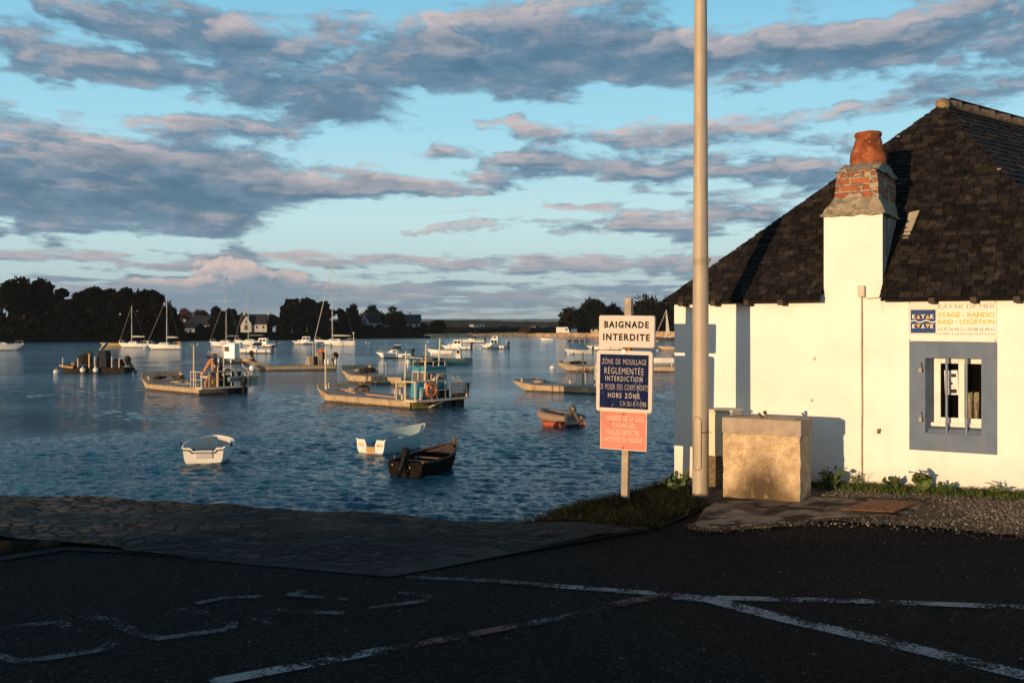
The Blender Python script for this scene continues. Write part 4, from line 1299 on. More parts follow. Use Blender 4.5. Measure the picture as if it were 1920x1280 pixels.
def leafy(name, loc, h, nst, leaf, seed, mat, label, shape='oval', group=None, spread=.6):
    """a small plant: stems with real leaf blades"""
    rg = random.Random(seed)
    r_ = empty(name, loc, 0, label, 'plant', group)
    stm, lf = MB(), MB()
    for i in range(nst):
        q_ = rg.uniform(0, 6.283); ln = h * rg.uniform(.55, 1.0)
        tip = Vector((math.cos(q_) * ln * spread * rg.uniform(.3, 1), math.sin(q_) * ln * spread * rg.uniform(.3, 1) * .7, ln))
        stm.tube([(0, 0, 0), tip * .5 + Vector((0, 0, .02)), tip], .0025, 4)
        nl = rg.randint(2, 4)
        for j in range(nl):
            f = 1 - j * .24
            base = tip * f
            sz = leaf * rg.uniform(.6, 1.1)
            up = Vector((rg.gauss(0, .6), rg.gauss(-.5, .5), rg.uniform(.3, 1))).normalized()
            d = Vector((math.cos(q_ + rg.gauss(0, .9)), math.sin(q_ + rg.gauss(0, .9)), rg.uniform(-.1, .8))).normalized()
            s_ = d.cross(up).normalized(); up = s_.cross(d)
            if shape == 'oval': prof = [(0, .05), (.25, .32), (.5, .4), (.75, .28), (1, .02)]
            elif shape == 'mallow': prof = [(-.1, .25), (.1, .52), (.35, .58), (.6, .42), (.72, .46), (1.0, .05)]
            else: prof = [(0, .03), (.3, .12), (.6, .12), (1, .01)]
            L, Rr = [], []
            for (a, b_) in prof:
                cpos = base + d * (a * sz) + up * (-.25 * sz * a * a)
                L.append(cpos + s_ * b_ * sz + up * (.1 * sz)); Rr.append(cpos - s_ * b_ * sz + up * (.1 * sz))
            Cc = [base + d * (a * sz) + up * (-.25 * sz * a * a) for a, _ in prof]
            o = len(lf.v)
            lf.v += [tuple(p) for p in L + Cc + Rr]; n_ = len(prof)
            for q2 in range(n_ - 1):
                lf.f += [(o + q2, o + n_ + q2, o + n_ + q2 + 1, o + q2 + 1), (o + n_ + q2, o + 2 * n_ + q2, o + 2 * n_ + q2 + 1, o + n_ + q2 + 1)]; lf.mi += [0, 0]
    stm.build('stem', mat, r_); lf.build('leaves', mat, r_)
    return r_


MALL = M('mallow_leaf', (.10, .14, .035), .7, var=.3, scale=20)
DOCK = M('dock_leaf', (.055, .085, .022), .65, var=.35, scale=20)


def foot(px, q_=.12):
    t, _ = on_wall(px, 900, q_)
    p = HA + HU * t - HN * q_
    return Vector((p.x, p.y, gz(p.x, p.y)))


leafy('mallow_plant', foot(1722, .16), .19, 9, .085, 3, MALL, 'broad leaved mallow plant at the wall foot under the window', 'mallow')
leafy('nettle_plant', foot(1560, .22), .20, 26, .06, 4, DOCK, 'dark bushy plant in the shade right behind the fountain', 'oval')
leafy('weed_plant', foot(1612, .14), .17, 7, .04, 5, MALL, 'slender weed at the foot of the wall cable', 'oval')
leafy('dock_plant', foot(1672, .15), .12, 22, .06, 6, DOCK, 'low spreading leafy plant left of the mallow', 'oval')
leafy('dock_plant', foot(1775, .14), .10, 14, .055, 7, DOCK, 'low leafy plant just right of the mallow', 'oval')
leafy('rosette_plant', foot(1878, .18), .12, 9, .07, 8, MALL, 'upright rosette of long leaves at the right end of the wall', 'long')
leafy('rosette_plant', foot(1830, .2), .07, 12, .05, 18, DOCK, 'flat rosette of dark leaves in the verge below the blue surround', 'long')
p_ = HA + HU * .28 - HN * .55
leafy('nettle_plant', Vector((p_.x, p_.y, 0)), .22, 26, .055, 9, DOCK, 'dark leafy weed between the pole and the fountain', 'oval')
p_ = HA + HU * .02 - HN * .25
leafy('weed_plant', Vector((p_.x, p_.y, 0)), .16, 5, .03, 10, MALL, 'thin weed with pale flowers at the left corner of the cottage', 'long')
# ------------------------------------------------------------------ boats
GEL = M('gelcoat_white', (.74, .72, .68), .35, var=.05, scale=2, weed=(.02, .08, (.10, .09, .05)), stain=(.25, (.55, .48, .36), 3, .5, .75))
GELG = M('gelcoat_grey', (.50, .50, .49), .4, var=.08, scale=2)
BOOT = M('antifoul_dark', (.03, .028, .03), .7, var=.2)
GLASS = M('boat_glass', (.012, .016, .018), .08, var=.1)
ALU = M('mast_alloy', (.55, .52, .47), .4, .35, var=.08)
GALV = M('galvanised', (.62, .50, .36), .6, .1, var=.15, scale=12)
ROPE = M('rope', (.38, .32, .23), .95, var=.2, scale=30)
BLKM = M('engine_black', (.012, .012, .013), .6, spec=.2, var=.2)
BLKR = M('black_rubber', (.02, .02, .02), .8, var=.2)
ORNG = M('life_orange', (.75, .17, .035), .5, var=.1)
FEND = M('fender_white', (.76, .73, .67), .45, var=.06)
BARGE = M('barge_alloy', (.42, .32, .21), .75, .0, spec=.2, var=.15, scale=2.5, bump=.004, bscale=6, streak=(.6, (.16, .11, .06), 2.2), weed=(.08, .16, (.035, .026, .014)))
DECKM = M('barge_deck', (.50, .39, .30), .85, var=.2, scale=3, stain=(.5, (.10, .08, .06), 2, .5, .7))
BARGED = M('barge_inside', (.16, .13, .10), .85, var=.25, scale=3)
NAVYH = M('hull_navy', (.012, .022, .05), .35, var=.15)
TEALH = M('hull_teal', (.02, .075, .11), .45, var=.2, scale=3)
TARW = M('tarred_wood', (.010, .0075, .006), .85, spec=.1, var=.5, scale=5, bump=.004, bscale=18)
OLDW = M('old_thwart', (.16, .10, .065), .9, spec=.1, var=.35, scale=7, bump=.003, bscale=25)
CABB = M('cabin_blue', (.045, .24, .33), .55, var=.12, scale=3, stain=(.35, (.10, .10, .10), 4, .55, .75))
HYP = M('hypalon_grey', (.28, .19, .14), .7, var=.1)
REDH = M('hull_red', (.45, .10, .05), .5, var=.12)
SAILC = M('sail_cover', (.50, .47, .42), .8, var=.1)
SAILB = M('sail_cover_navy', (.03, .04, .07), .8, var=.15)
DARKG = M('oyster_gear', (.032, .026, .02), .95, spec=.1, var=.5, scale=6)
RUSTO = M('rust_orange', (.36, .13, .035), .85, var=.4, scale=6)
CRANE = M('crane_orange', (.52, .21, .08), .55, var=.15, scale=4)


def hull_fn(L, B, zs, zb, draft, tw, p=2.0, rake=.35, full=.6, mid=.42):
    """half breadth, sheer, keel along the boat; x from -L/2 (stern) to L/2 (bow)"""
    def half_b(s):
        if s < mid: return B / 2 * (tw + (1 - tw) * math.sin(s / mid * math.pi / 2))
        return B / 2 * max(0.0, 1 - ((s - mid) / (1 - mid)) ** p)
    sheer = lambda s: zs + (zb - zs) * s ** 2 - .12 * (zb - zs) * math.sin(s * math.pi)
    keel = lambda s: -draft + (draft + zb * .55) * max(0, (s - .72) / .28) ** 2.2
    def ring(s, inset=0.0, lift=0.0, n=7, top=0.0):
        b_, zt, zk = max(0.0, half_b(s) - inset), sheer(s) - top, keel(s) + lift
        if zk > zt - .01: zk = zt - .01
        x = -L / 2 + L * s
        out = []
        for sgn in (-1, 1):
            side = []
            for i in range(n):
                q_ = i / (n - 1)
                y = b_ * math.sin(q_ * math.pi / 2) ** full
                z = zk + (zt - zk) * (1 - math.cos(q_ * math.pi / 2)) ** 1.15
                side.append((x + rake * s ** 4 * (z - zk) / max(.2, zt - zk), sgn * y, z))
            out += list(reversed(side)) if sgn < 0 else side[1:]
        return out
    return half_b, sheer, keel, ring


def deck_hull(parent, L, B, zs, zb, mat, draft=.25, tw=.7, p=2.0, rake=.4, stripe=None, deck=None, n=18):
    hb, sh, ke, ring = hull_fn(L, B, zs, zb, draft, tw, p, rake)
    rings = [ring(i / n) for i in range(n + 1)]
    m = MB(); m.loft(rings); m.add(rings[0], [tuple(range(len(rings[0])))])
    h = m.build('hull', mat, parent, smooth=True)
    d = MB(); k = 3
    dr = []
    for g in rings:
        a, b_ = Vector(g[0]), Vector(g[-1])
        dr.append([a.lerp(b_, j / 4) + Vector((0, 0, .06 * B * math.sin(j / 4 * math.pi) * .5 - .001)) for j in range(5)])
    d.loft(dr); d.build('deck', deck or mat, parent, smooth=True)
    if stripe:
        s_ = MB()
        rows = []
        for i in range(n + 1):
            g = rings[i]; s = i / n
            def at_z(pts, z):
                for a, b_ in zip(pts, pts[1:]):
                    if (a[2] - z) * (b_[2] - z) <= 0 and a[2] != b_[2]:
                        f = (z - a[2]) / (b_[2] - a[2]); return [a[j] + (b_[j] - a[j]) * f for j in range(3)]
                return None
            half_ = g[:len(g) // 2 + 1]
            a, b_ = at_z(half_, .0), at_z(half_, .10)
            if a and b_: rows.append((a, b_))
        for sg in (1, -1):
            rr = [[(a[0], a[1] * sg * 1.012 - .004 * sg, a[2]), (b_[0], b_[1] * sg * 1.012 - .004 * sg, b_[2])] for a, b_ in rows]
            s_.loft(rr)
        s_.build('boot_stripe', stripe, h)
    return hb, sh, h


def cabin(parent, x0, x1, w0, w1, z0, z1, rf, rb, mat, tw=.82, name='cabin', roof=None, wins=(), wmat=None, front=None, frame=None):
    """tapered house: x0 aft, x1 fore; rf/rb rake of front and back; wins on the sides (u0,u1,v0,v1)"""
    p = [(x0, -w0 / 2, z0), (x1, -w1 / 2, z0), (x1, w1 / 2, z0), (x0, w0 / 2, z0), (x0 + rb, -w0 / 2 * tw, z1), (x1 - rf, -w1 / 2 * tw, z1), (x1 - rf, w1 / 2 * tw, z1), (x0 + rb, w0 / 2 * tw, z1)]
    m = MB(); m.hexa(p); o = m.build(name, mat, parent, bevel=.025)
    if roof:
        m = MB(); e = roof
        m.hexa([(p[4][0] - e, p[4][1] - e * .6, z1 + .003), (p[5][0] + e, p[5][1] - e * .6, z1 + .003), (p[6][0] + e, p[6][1] + e * .6, z1 + .003), (p[7][0] - e, p[7][1] + e * .6, z1 + .003)] +
               [(p[4][0] - e, p[4][1] - e * .5, z1 + .06), (p[5][0] + e, p[5][1] - e * .5, z1 + .06), (p[6][0] + e, p[6][1] + e * .5, z1 + .06), (p[7][0] - e, p[7][1] + e * .5, z1 + .06)])
        m.build('cabin_roof', mat, o, bevel=.02)
    def face(a, b_, c, d, u0, u1, v0, v1, nm, mt, off=.008):
        A, B_, C_, D2 = (Vector(p[i]) for i in (a, b_, c, d))
        f = lambda u, v: A.lerp(B_, u).lerp(D2.lerp(C_, u), v)
        nrm = (B_ - A).cross(D2 - A).normalized()
        q_ = [f(u0, v0), f(u1, v0), f(u1, v1), f(u0, v1)]
        mm = MB(); mm.add([v - nrm * .01 for v in q_] + [v + nrm * off for v in q_], [(4, 5, 6, 7), (0, 1, 5, 4), (1, 2, 6, 5), (2, 3, 7, 6), (3, 0, 4, 7)])
        return mm.build(nm, mt, o)
    for (u0, u1, v0, v1) in wins:
        for (a, b_, c, d, fl) in ((0, 1, 5, 4, 0), (2, 3, 7, 6, 1)):
            uu = (1 - u1, 1 - u0) if fl else (u0, u1)
            if frame: face(a, b_, c, d, uu[0] - .03, uu[1] + .03, v0 - .04, v1 + .04, 'window_frame', frame, .008)
            face(a, b_, c, d, uu[0], uu[1], v0, v1, 'window', wmat or GLASS, .012)
    for (u0, u1, v0, v1) in (front or ()):
        if frame: face(1, 2, 6, 5, u0 - .03, u1 + .03, v0 - .04, v1 + .04, 'window_frame', frame, .008)
        face(1, 2, 6, 5, u0, u1, v0, v1, 'windscreen', wmat or GLASS, .012)
    return o, face


def rail(parent, pts, h, r=.014, mat=None, posts=True, name='guard_rail', mid=False):
    m = MB(); P = [Vector(p) for p in pts]
    m.tube([p + Vector((0, 0, h)) for p in P], r, 6)
    if mid: m.tube([p + Vector((0, 0, h * .5)) for p in P], r * .7, 6)
    if posts:
        for p in P: m.tube([p, p + Vector((0, 0, h))], r, 6)
    return m.build(name, mat or ALU, parent, smooth=True)


def outboard(parent, x, y, z, s=1.0, tilt=0.0, mat=None):
    """cowl, leg and bracket of an outboard on the transom"""
    o = empty('outboard', (x, y, z)); o.parent = parent; o.rotation_euler = (0, tilt, 0); o.scale = (s, s, s)
    m = MB(); rings = []
    for (zz, lx, wy, ox) in ((.05, .12, .10, -.10), (.12, .19, .14, -.12), (.30, .21, .15, -.13), (.40, .17, .13, -.12), (.44, .08, .07, -.11)):
        rings.append([(ox + lx * math.cos(q_), wy * math.sin(q_), zz) for q_ in [2 * math.pi * j / 12 for j in range(12)]])
    m.loft(rings, True, True); m.build('cowl', mat or BLKM, o, smooth=True)
    m = MB(); m.frustum((-.20, -.04, -.05, .05, -.55), (-.20, -.02, -.06, .06, .06)); m.box((-.15, 0, -.57), (.3, .16, .015)); m.lathe([(.02, -.2), (.05, -.1), (.05, .05), (.01, .15)], 10, (-.12, 0, -.72), 'X'); m.box((-.11, 0, -.62), (.12, .03, .2)); m.build('leg', mat or BLKM, o)
    m = MB(); m.box((.03, 0, -.02), (.10, .16, .2)); m.tube([(0, 0, .12), (.3, .03, .2), (.42, .03, .22)], .016, 6); m.build('bracket', BLKM, o)
    return o


def open_hull(parent, L, B, zs, zb, mout, min_, draft=.15, tw=.75, p=2.2, rake=.25, n=18, t=.045, floor=.16, gun=None, mgun=None, cut=None, mtr=None):
    hb, sh, ke, ring = hull_fn(L, B, zs, zb, draft, tw, p, rake)
    s1 = .985
    ro = [ring(i / n * s1) for i in range(n + 1)]
    m = MB(); m.loft(ro); h = m.build('hull', mout, parent, smooth=True)
    ri = []
    for i in range(n + 1):
        s = .012 + (s1 - .03) * i / n
        g = ring(s, t, .05, top=.004)
        ri.append([(x, y, max(z, min(floor, sh(s) - .08))) for x, y, z in g])
    m = MB(); m.loft(ri); m.build('lining', min_, parent, smooth=True)
    g = MB(); w = gun or .035
    for sg in (0, -1):
        g.tube([Vector(r[sg]) + Vector((0, 0, .004)) for r in ro], w, 6)
    g.tube([Vector(ro[-1][0]) + Vector((0, 0, .004)), Vector(ro[-1][-1]) + Vector((0, 0, .004))], w, 6)
    g.build('gunwale', mgun or mout, parent, smooth=True)
    # transom with an optional notch for the engine
    tri = ro[0]
    pts = [(q_[1], q_[2]) for q_ in tri]
    top = zs
    if cut:
        cw, cd_ = cut
        pts = pts + [(B / 2 * tw * .98, top), (cw + .06, top + .01), (cw, top - cd_), (-cw, top - cd_), (-cw - .06, top + .01), (-B / 2 * tw * .98, top)]
    m = MB()
    # fan-free: build as quads between bottom curve and top line
    xs_ = -L / 2
    cols = []
    ny = 28
    half_w = hb(0)
    for i in range(ny + 1):
        y = -half_w + 2 * half_w * i / ny
        zb_ = None
        for a, b_ in zip(tri, tri[1:]):
            if (a[1] - y) * (b_[1] - y) <= 1e-9 and abs(a[1] - b_[1]) > 1e-9:
                zb_ = a[2] + (b_[2] - a[2]) * (y - a[1]) / (b_[1] - a[1]); break
        if zb_ is None: zb_ = top - .01
        zt = top
        if cut:
            cw, cd_ = cut
            zt = top - cd_ * sstep(cw + .08, cw, abs(y))
        cols.append((y, min(zb_, zt), zt))
    for a, b_ in zip(cols, cols[1:]):
        m.hexa([(xs_ - .012, a[0], a[1]), (xs_ + .035, a[0], a[1]), (xs_ + .035, b_[0], b_[1]), (xs_ - .012, b_[0], b_[1]), (xs_ - .012, a[0], a[2]), (xs_ + .035, a[0], a[2]), (xs_ + .035, b_[0], b_[2]), (xs_ - .012, b_[0], b_[2])])
    m.build('transom', mtr or mout, parent)
    return hb, sh


def place(o, px, py, yaw):
    p = on_water(px, py)
    o.location = (p.x, p.y, WL); o.rotation_euler = (0, 0, R(yaw))
    return o


def px_len(px, py): return px * (FPX * (EYE - WL) / (py - HZ)) / FPX


# ---- near tenders
b = empty('rowing_dinghy', label='small white round dinghy with grey engine pad, floating alone at left', cat='dinghy'); place(b, 393, 861, 98)
open_hull(b, 2.3, 1.42, .50, .60, GEL, M('dinghy_inside', (.50, .49, .46), .6, var=.12, scale=3, stain=(.5, (.2, .17, .13), 3, .5, .7)), tw=.84, p=3.2, rake=.12, cut=(.30, .10), floor=.14, gun=.032)
m = MB(); m.bbox((-1.19, -.27, .18), (-1.155, .22, .43)); m.build('engine_pad', GELG, b, bevel=.01)
m = MB(); m.tube([(-1.17, -.62, .44), (-1.175, -.4, .42), (-1.18, -.33, .345), (-1.18, .33, .345), (-1.175, .4, .42), (-1.17, .62, .44)], .018, 6); m.build('rubbing_strip', BLKR, b)
for y in (-.71, .72):
    m = MB(); m.tube([(-.55, y, .5), (-.55, y * 1.06, .62)], .025, 6); m.box((-.55, y * 1.03, .5), (.10, .05, .07)); m.build('rowlock', BLKM, b)
m = MB(); m.bbox((-.35, -.6, .30), (-.05, .6, .335)); m.build('thwart', M('thwart_dark', (.06, .05, .045), .7), b, bevel=.01)

b = empty('rowing_boat', label='pale blue and white rowing boat moored behind the dark wooden boat', cat='rowing boat'); place(b, 744, 842, 60); b.scale = (.80, .95, 1.0)
PALEB = M('pale_blue', (.38, .46, .48), .45, var=.08, scale=3)
open_hull(b, 3.5, 1.4, .46, .72, PALEB, M('pale_blue_in', (.34, .46, .48), .55, var=.12, scale=3), tw=.86, p=2.5, rake=.3, cut=(.17, .24), floor=.12, gun=.03, mgun=M('gunwale_pale', (.52, .56, .54), .5), mtr=GEL)
m = MB(); m.bbox((-1.785, -.18, .05), (-1.76, .18, .235)); m.build('engine_pad', M('ply_pad', (.42, .24, .08), .7, var=.2), b)
LTB = M('faded_ochre', (.42, .25, .08), .7)
for body, y in (('AXEL', .40), ('MAR', -.40)):
    text(body, .26, .10, LTB, b, Matrix.Translation((-1.766, y, .29)) @ Matrix.Rotation(R(-90), 4, 'Z') @ UP, .01)
m = MB(); m.bbox((-.6, -.58, .26), (-.3, .58, .295)); m.bbox((.5, -.5, .33), (.75, .5, .36)); m.build('thwart', M('pale_blue_in', (.3, .4, .42)), b)
m = MB(); m.tube([(1.55, .05, .70), (1.3, .12, .45), (1.1, .2, .20)], .012, 5); m.tube([(1.55, -.05, .70), (1.45, -.1, .4), (1.3, -.1, .2)], .012, 5); m.build('mooring_rope', ROPE, b)

b = empty('wooden_boat', label='dark weathered wooden boat with a black outboard, nearest to the quay', cat='boat'); place(b, 805, 882, 64); b.scale = (.72, .86, .78)
open_hull(b, 3.6, 1.5, .52, .85, TARW, TARW, tw=.88, p=2.2, rake=.35, cut=(.16, .06), floor=.16, gun=.035, mgun=OLDW)
for (xa, xb, w_, z) in ((-.75, -.45, .66, .40), (.05, .35, .66, .44)):
    m = MB(); m.bbox((xa, -w_, z), (xb, w_, z + .035)); m.build('thwart', OLDW, b, bevel=.008)
m = MB(); m.loft([[(.75, -.60, .58), (.75, 0, .62), (.75, .60, .58)], [(1.3, -.36, .68), (1.3, 0, .71), (1.3, .36, .68)], [(1.75, -.04, .80), (1.75, 0, .81), (1.75, .04, .80)]]); m.build('foredeck', OLDW, b)
m = MB(); m.tube([(1.98, 0, .6), (2.02, 0, 1.02)], .05, 8); m.ball((2.02, 0, 1.03), .07, 5); m.build('stem_post', OLDW, b)
outboard(b, -1.82, -.02, .60, .92, R(30))
for (y, z) in ((.45, .40), (-.12, .22), (-.2, .34)):
    m = MB(); m.ball((-1.84, y, z), .035, 5); m.build('transom_fitting', M('worn_brass', (.5, .33, .14), .4, .7), b)
for y in (.66, -.1):
    m = MB(); m.box((-1.2, y * 1.05, .60), (.08, .04, .12)); m.build('rowlock', OLDW, b)

b = empty('inflatable_boat', label='grey inflatable boat with a red hull and tilted outboard, left of the signpost', cat='inflatable boat'); place(b, 1047, 797, 132); b.scale = (.84, .84, .84)
m = MB(); pts = []
for i in range(25):
    q_ = math.pi * (i / 24 - .5)
    if i <= 12 or True:
        pass
prof = [(-1.15, -.62, .42), (-.4, -.64, .42), (.3, -.62, .45), (.75, -.48, .52), (1.02, -.22, .58), (1.1, 0, .60), (1.02, .22, .58), (.75, .48, .52), (.3, .62, .45), (-.4, .64, .42), (-1.15, .62, .42)]
m.tube(prof, [.13] + [.21] * 9 + [.13], 14); m.build('tube', HYP, b, smooth=True)
m = MB(); m.loft([[(-1.0, -.55, .30), (-1.0, 0, .02), (-1.0, .55, .30)], [(.4, -.55, .32), (.4, 0, .02), (.4, .55, .32)], [(1.0, -.08, .45), (1.0, 0, .34), (1.0, .08, .45)]]); m.build('hull', REDH, b)
m = MB(); m.loft([[(-1.2, -.70, .20), (-1.2, -.62, -.06)], [(.3, -.72, .22), (.3, -.60, -.06)], [(.9, -.42, .34), (.8, -.3, .02)], [(1.2, 0, .42), (1.05, 0, .12)], [(.9, .42, .34), (.8, .3, .02)], [(.3, .72, .22), (.3, .60, -.06)], [(-1.2, .70, .20), (-1.2, .62, -.06)]]); m.build('bottom', REDH, b)
m = MB(); m.bbox((-1.02, -.5, .1), (-.97, .5, .62)); m.build('transom', M('transom_grey', (.2, .18, .17)), b)
m = MB(); m.bbox((-.95, -.5, .22), (.5, .5, .25)); m.build('floor', BLKM, b)
outboard(b, -1.05, .0, .62, .95, R(40), M('engine_brown', (.10, .07, .055), .35, var=.3))
m = MB(); m.tube([(.2, .3, .5), (-.1, .2, .42), (-.3, .35, .40)], .05, 6); m.box((-.2, -.2, .36), (.4, .25, .16)); m.build('fuel_tank', BLKM, b)


# ---- oyster barges
def barge(name, L, B, fb, bowz, label, px, py, yaw, bul=.22, rk=.9, numbers=None, flare=.0, bulwark=True, near=True, sc=None, ext=0.0, cat='barge', group='flat oyster barges'):
    o = empty(name, label=label, cat=cat, group=group); place(o, px, py, yaw)
    if sc: o.scale = sc
    h = MB(); hl = L / 2; w_ = B / 2
    stern = -hl; hl += ext
    bx0 = hl - rk * 1.6
    P = [(stern, 0, fb), (bx0, 0, fb), (hl, 0, bowz)]
    secs = [(stern + .15, -.35, fb), (bx0, -.35, fb), (hl - rk * .35, bowz - .40, fb + (bowz - fb) * .75), (hl, bowz - .16, bowz)]
    rings = []
    for (x, zb_, zt) in secs: rings.append([(x, -w_ - .0, zt), (x - (.0 if x < bx0 else 0), -w_ + .05, zb_), (x, w_ - .05, zb_), (x, w_, zt)])
    h.loft(rings, closed=True); h.add(rings[0], [(0, 1, 2, 3)]); h.add(rings[-1], [(3, 2, 1, 0)])
    hu = h.build('hull', BARGE, o)
    m = MB()
    for sg in (-1, 1): m.tube([(stern + .1, sg * (w_ + .01), fb - .04), (bx0, sg * (w_ + .01), fb - .04), (hl, sg * (w_ + .01), bowz - .05)], .035, 6)
    m.build('rubbing_strake', BARGE, o)
    d = MB(); d.loft([[(x, -w_ + .02, zt + .004), (x, w_ - .02, zt + .004)] for (x, _, zt) in secs]); d.build('deck', DECKM, o)
    if bulwark:
        for sg in ((-1, 1) if near else (-1,)):
            m = MB(); y0_, y1_ = sg * w_, sg * (w_ - .05)
            m.hexa([(bx0 - .3, min(y0_, y1_), fb), (hl, min(y0_, y1_), bowz), (hl, max(y0_, y1_), bowz), (bx0 - .3, max(y0_, y1_), fb),
                    (bx0 + .25, min(y0_, y1_), fb + bul), (hl + .04, min(y0_, y1_), bowz + bul), (hl + .04, max(y0_, y1_), bowz + bul), (bx0 + .25, max(y0_, y1_), fb + bul)])
            m.build('bulwark', BARGE, o)
        m = MB(); m.hexa([(hl - .02, -w_, bowz), (hl + .03, -w_, bowz), (hl + .03, w_, bowz), (hl - .02, w_, bowz), (hl + .02, -w_, bowz + bul), (hl + .07, -w_, bowz + bul), (hl + .07, w_, bowz + bul), (hl + .02, w_, bowz + bul)])
        m.build('bow_board', BARGE, o)
    return o, dict(L=L, B=B, fb=fb, bowz=bowz, hl=hl, w=w_, bx0=bx0)


def post_pole(parent, x, y, z0_, z1_, r=.035, top=True, mat=None, lean=0.0, name='pole'):
    m = MB(); m.tube([(x, y, z0_), (x + lean, y, z1_)], [r, r * .8], 8)
    if top: m.tube([(x + lean, y - .22, z1_), (x + lean, y + .22, z1_)], r * .8, 6)
    return m.build(name, mat or GALV, parent, smooth=True)


def coil(parent, x, y, z, s=.28, mat=None, name='rope_coil'):
    m = MB()
    for i in range(4): m.ring((x + .02 * i, y - .01 * i, z + .035 * i), s - .02 * i, .03, n=14, k=5)
    m.tube([(x + s, y, z + .02), (x + s + .4, y - .2, z), (x + s + .9, y + .1, z), (x + s + 1.3, y - .25, z)], .025, 5)
    return m.build(name, mat or ROPE, parent, smooth=True)


def bollard(parent, x, y, z):
    m = MB(); m.tube([(x, y, z), (x, y, z + .28)], .05, 8); m.tube([(x - .0, y - .13, z + .2), (x, y + .13, z + .2)], .03, 6); return m.build('bollard', GALV, parent, smooth=True)


def heap(parent, x, y, z, lx, ly, lz, mat, seed=0, name='oyster_bags'):
    m = MB(); rg = random.Random(seed)
    for i in range(7):
        m.box((x + rg.uniform(-lx, lx) * .7, y + rg.uniform(-ly, ly) * .7, z + lz * .25 + rg.uniform(0, lz * .5)), (lx * .9, ly * .8, lz * .5), rz=rg.uniform(-.5, .5), rx=rg.uniform(-.25, .25))
    return m.build(name, mat, parent, bevel=.03)


def lifering(parent, c, axis='Y', s=.30):
    m = MB(); m.ring(c, s, .075, axis, 22, 8); return m.build('life_ring', ORNG, parent, smooth=True)


def plaque(parent, c, w_, h_, rz, body, mat, ink, rows=1, th=.02):
    o = empty('name_board', c); o.parent = parent; o.rotation_euler = (0, 0, rz)
    m = MB(); m.bbox((-w_ / 2, 0, -h_ / 2), (w_ / 2, th, h_ / 2)); m.build('board', mat, o)
    for i, s in enumerate(body):
        zz = (len(body) - 1) * .5 - i
        text(s, w_ * .84 * (1 if i == 0 else .7), h_ / len(body) * .58, ink, o, tx_at(0, -.003, zz * h_ / len(body)), .01)
    return o


SIDE = R(180)     # near side of a boat whose bow points left faces -y after the turn
# barge with the orange crane: its stern, hung with rails, turns towards the quay
AFT = R(-90)     # boards on the stern face aft
o, g = barge('oyster_barge', 7.6, 2.7, .38, .74, 'open oyster barge with an orange crane and guard rails round its stern, left of centre', 355.5, 732.6, 136, bul=.36, rk=.55, near=False)
w_, hl, fb = g['w'], g['hl'], .38; NY = w_
m = MB(); m.bbox((-4.15, -1.9, fb - .02), (-3.3, NY + .05, fb + .06)); m.build('stern_platform', GALV, o)
post_pole(o, -2.95, NY - .05, fb, 3.0, .045); post_pole(o, -3.65, -.3, fb, 3.05, .035)
rail(o, [(-2.6, NY - .04, fb), (-3.2, NY - .04, fb), (-3.95, NY, fb)], .98, .028, GALV, mid=True)
rail(o, [(-3.98, NY, fb), (-3.98, .85, fb), (-3.98, .35, fb), (-3.98, -.15, fb)], .98, .030, GALV, mid=True)
rail(o, [(-4.05, .3, fb), (-4.05, -.6, fb), (-4.05, -1.75, fb)], 1.0, .030, GALV)
m = MB()
m.tube([(-3.9, .22, fb), (-3.9, .22, 1.45), (-3.82, .18, 1.62), (-3.6, .0, 1.68), (-3.3, -.2, 1.68)], .04, 7)
m.tube([(-4.05, -1.8, fb), (-4.05, -1.8, 1.30), (-4.0, -1.7, 1.50), (-3.9, -1.5, 1.6), (-3.9, -1.45, 1.8)], .045, 7); m.tube([(-4.05, -1.55, fb), (-4.05, -1.55, 1.25), (-3.8, -1.2, 1.45)], .035, 7)
m.build('rail_hoop', GALV, o, smooth=True)
m = MB(); m.tube([(-3.4, NY + .02, .30), (-4.1, NY + .05, .36), (-4.22, .6, .34), (-4.22, -1.9, .40)], .045, 6); m.build('fender_bar', GALV, o)
m = MB(); m.tube([(-1.95, .28, .95), (-2.38, -.16, 2.0), (-2.44, -.22, 2.06)], [.07, .13, .09], 8); m.tube([(-2.44, -.22, 2.04), (-2.62, -.18, 1.3), (-2.66, -.16, .5)], [.09, .10, .12], 8); m.build('crane_arm', CRANE, o, smooth=True)
m = MB(); m.tube([(-1.95, .28, .95), (-2.6, .0, .98)], .07, 7); m.tube([(-2.40, -.16, 2.0), (-2.75, -.3, 1.5)], .04, 6); m.build('crane_ram', GALV, o, smooth=True)
m = MB()
for (yy, zz, rr) in ((.62, .78, .27), (.52, .68, .24), (.75, .62, .22)): m.ring((-3.75, yy, zz), rr, .085, 'X', 18, 7)
m.build('hose_coil', CRANE, o, smooth=True)
m = MB(); m.ball((-3.75, .45, .75), .16, 6); m.build('yellow_float', M('float_yellow', (.62, .38, .06), .6), o, smooth=True)
m = MB(); m.bbox((-3.55, -.5, fb), (-3.0, .15, 1.25)); m.build('engine_box', BLKM, o, bevel=.04)
m = MB(); m.ring((-3.4, -.75, 1.05), .34, .10, 'X', 16, 8, 0, math.pi); m.bbox((-3.6, -1.05, fb), (-3.2, -.45, 1.1)); m.build('winch_drum', BLKM, o)
for (x, y, z, s_) in ((-3.1, -.2, 1.5, .16), (-3.3, .0, 1.38, .13), (-3.0, -.5, 1.72, .12), (-2.9, -.1, 1.2, .2), (-3.6, -1.4, 1.25, .14)):
    m = MB(); m.ball((x, y, z), s_, 6); m.box((x + .05, y - .05, z - .2), (.12, .14, .3)); m.build('deck_gear', DARKG, o)
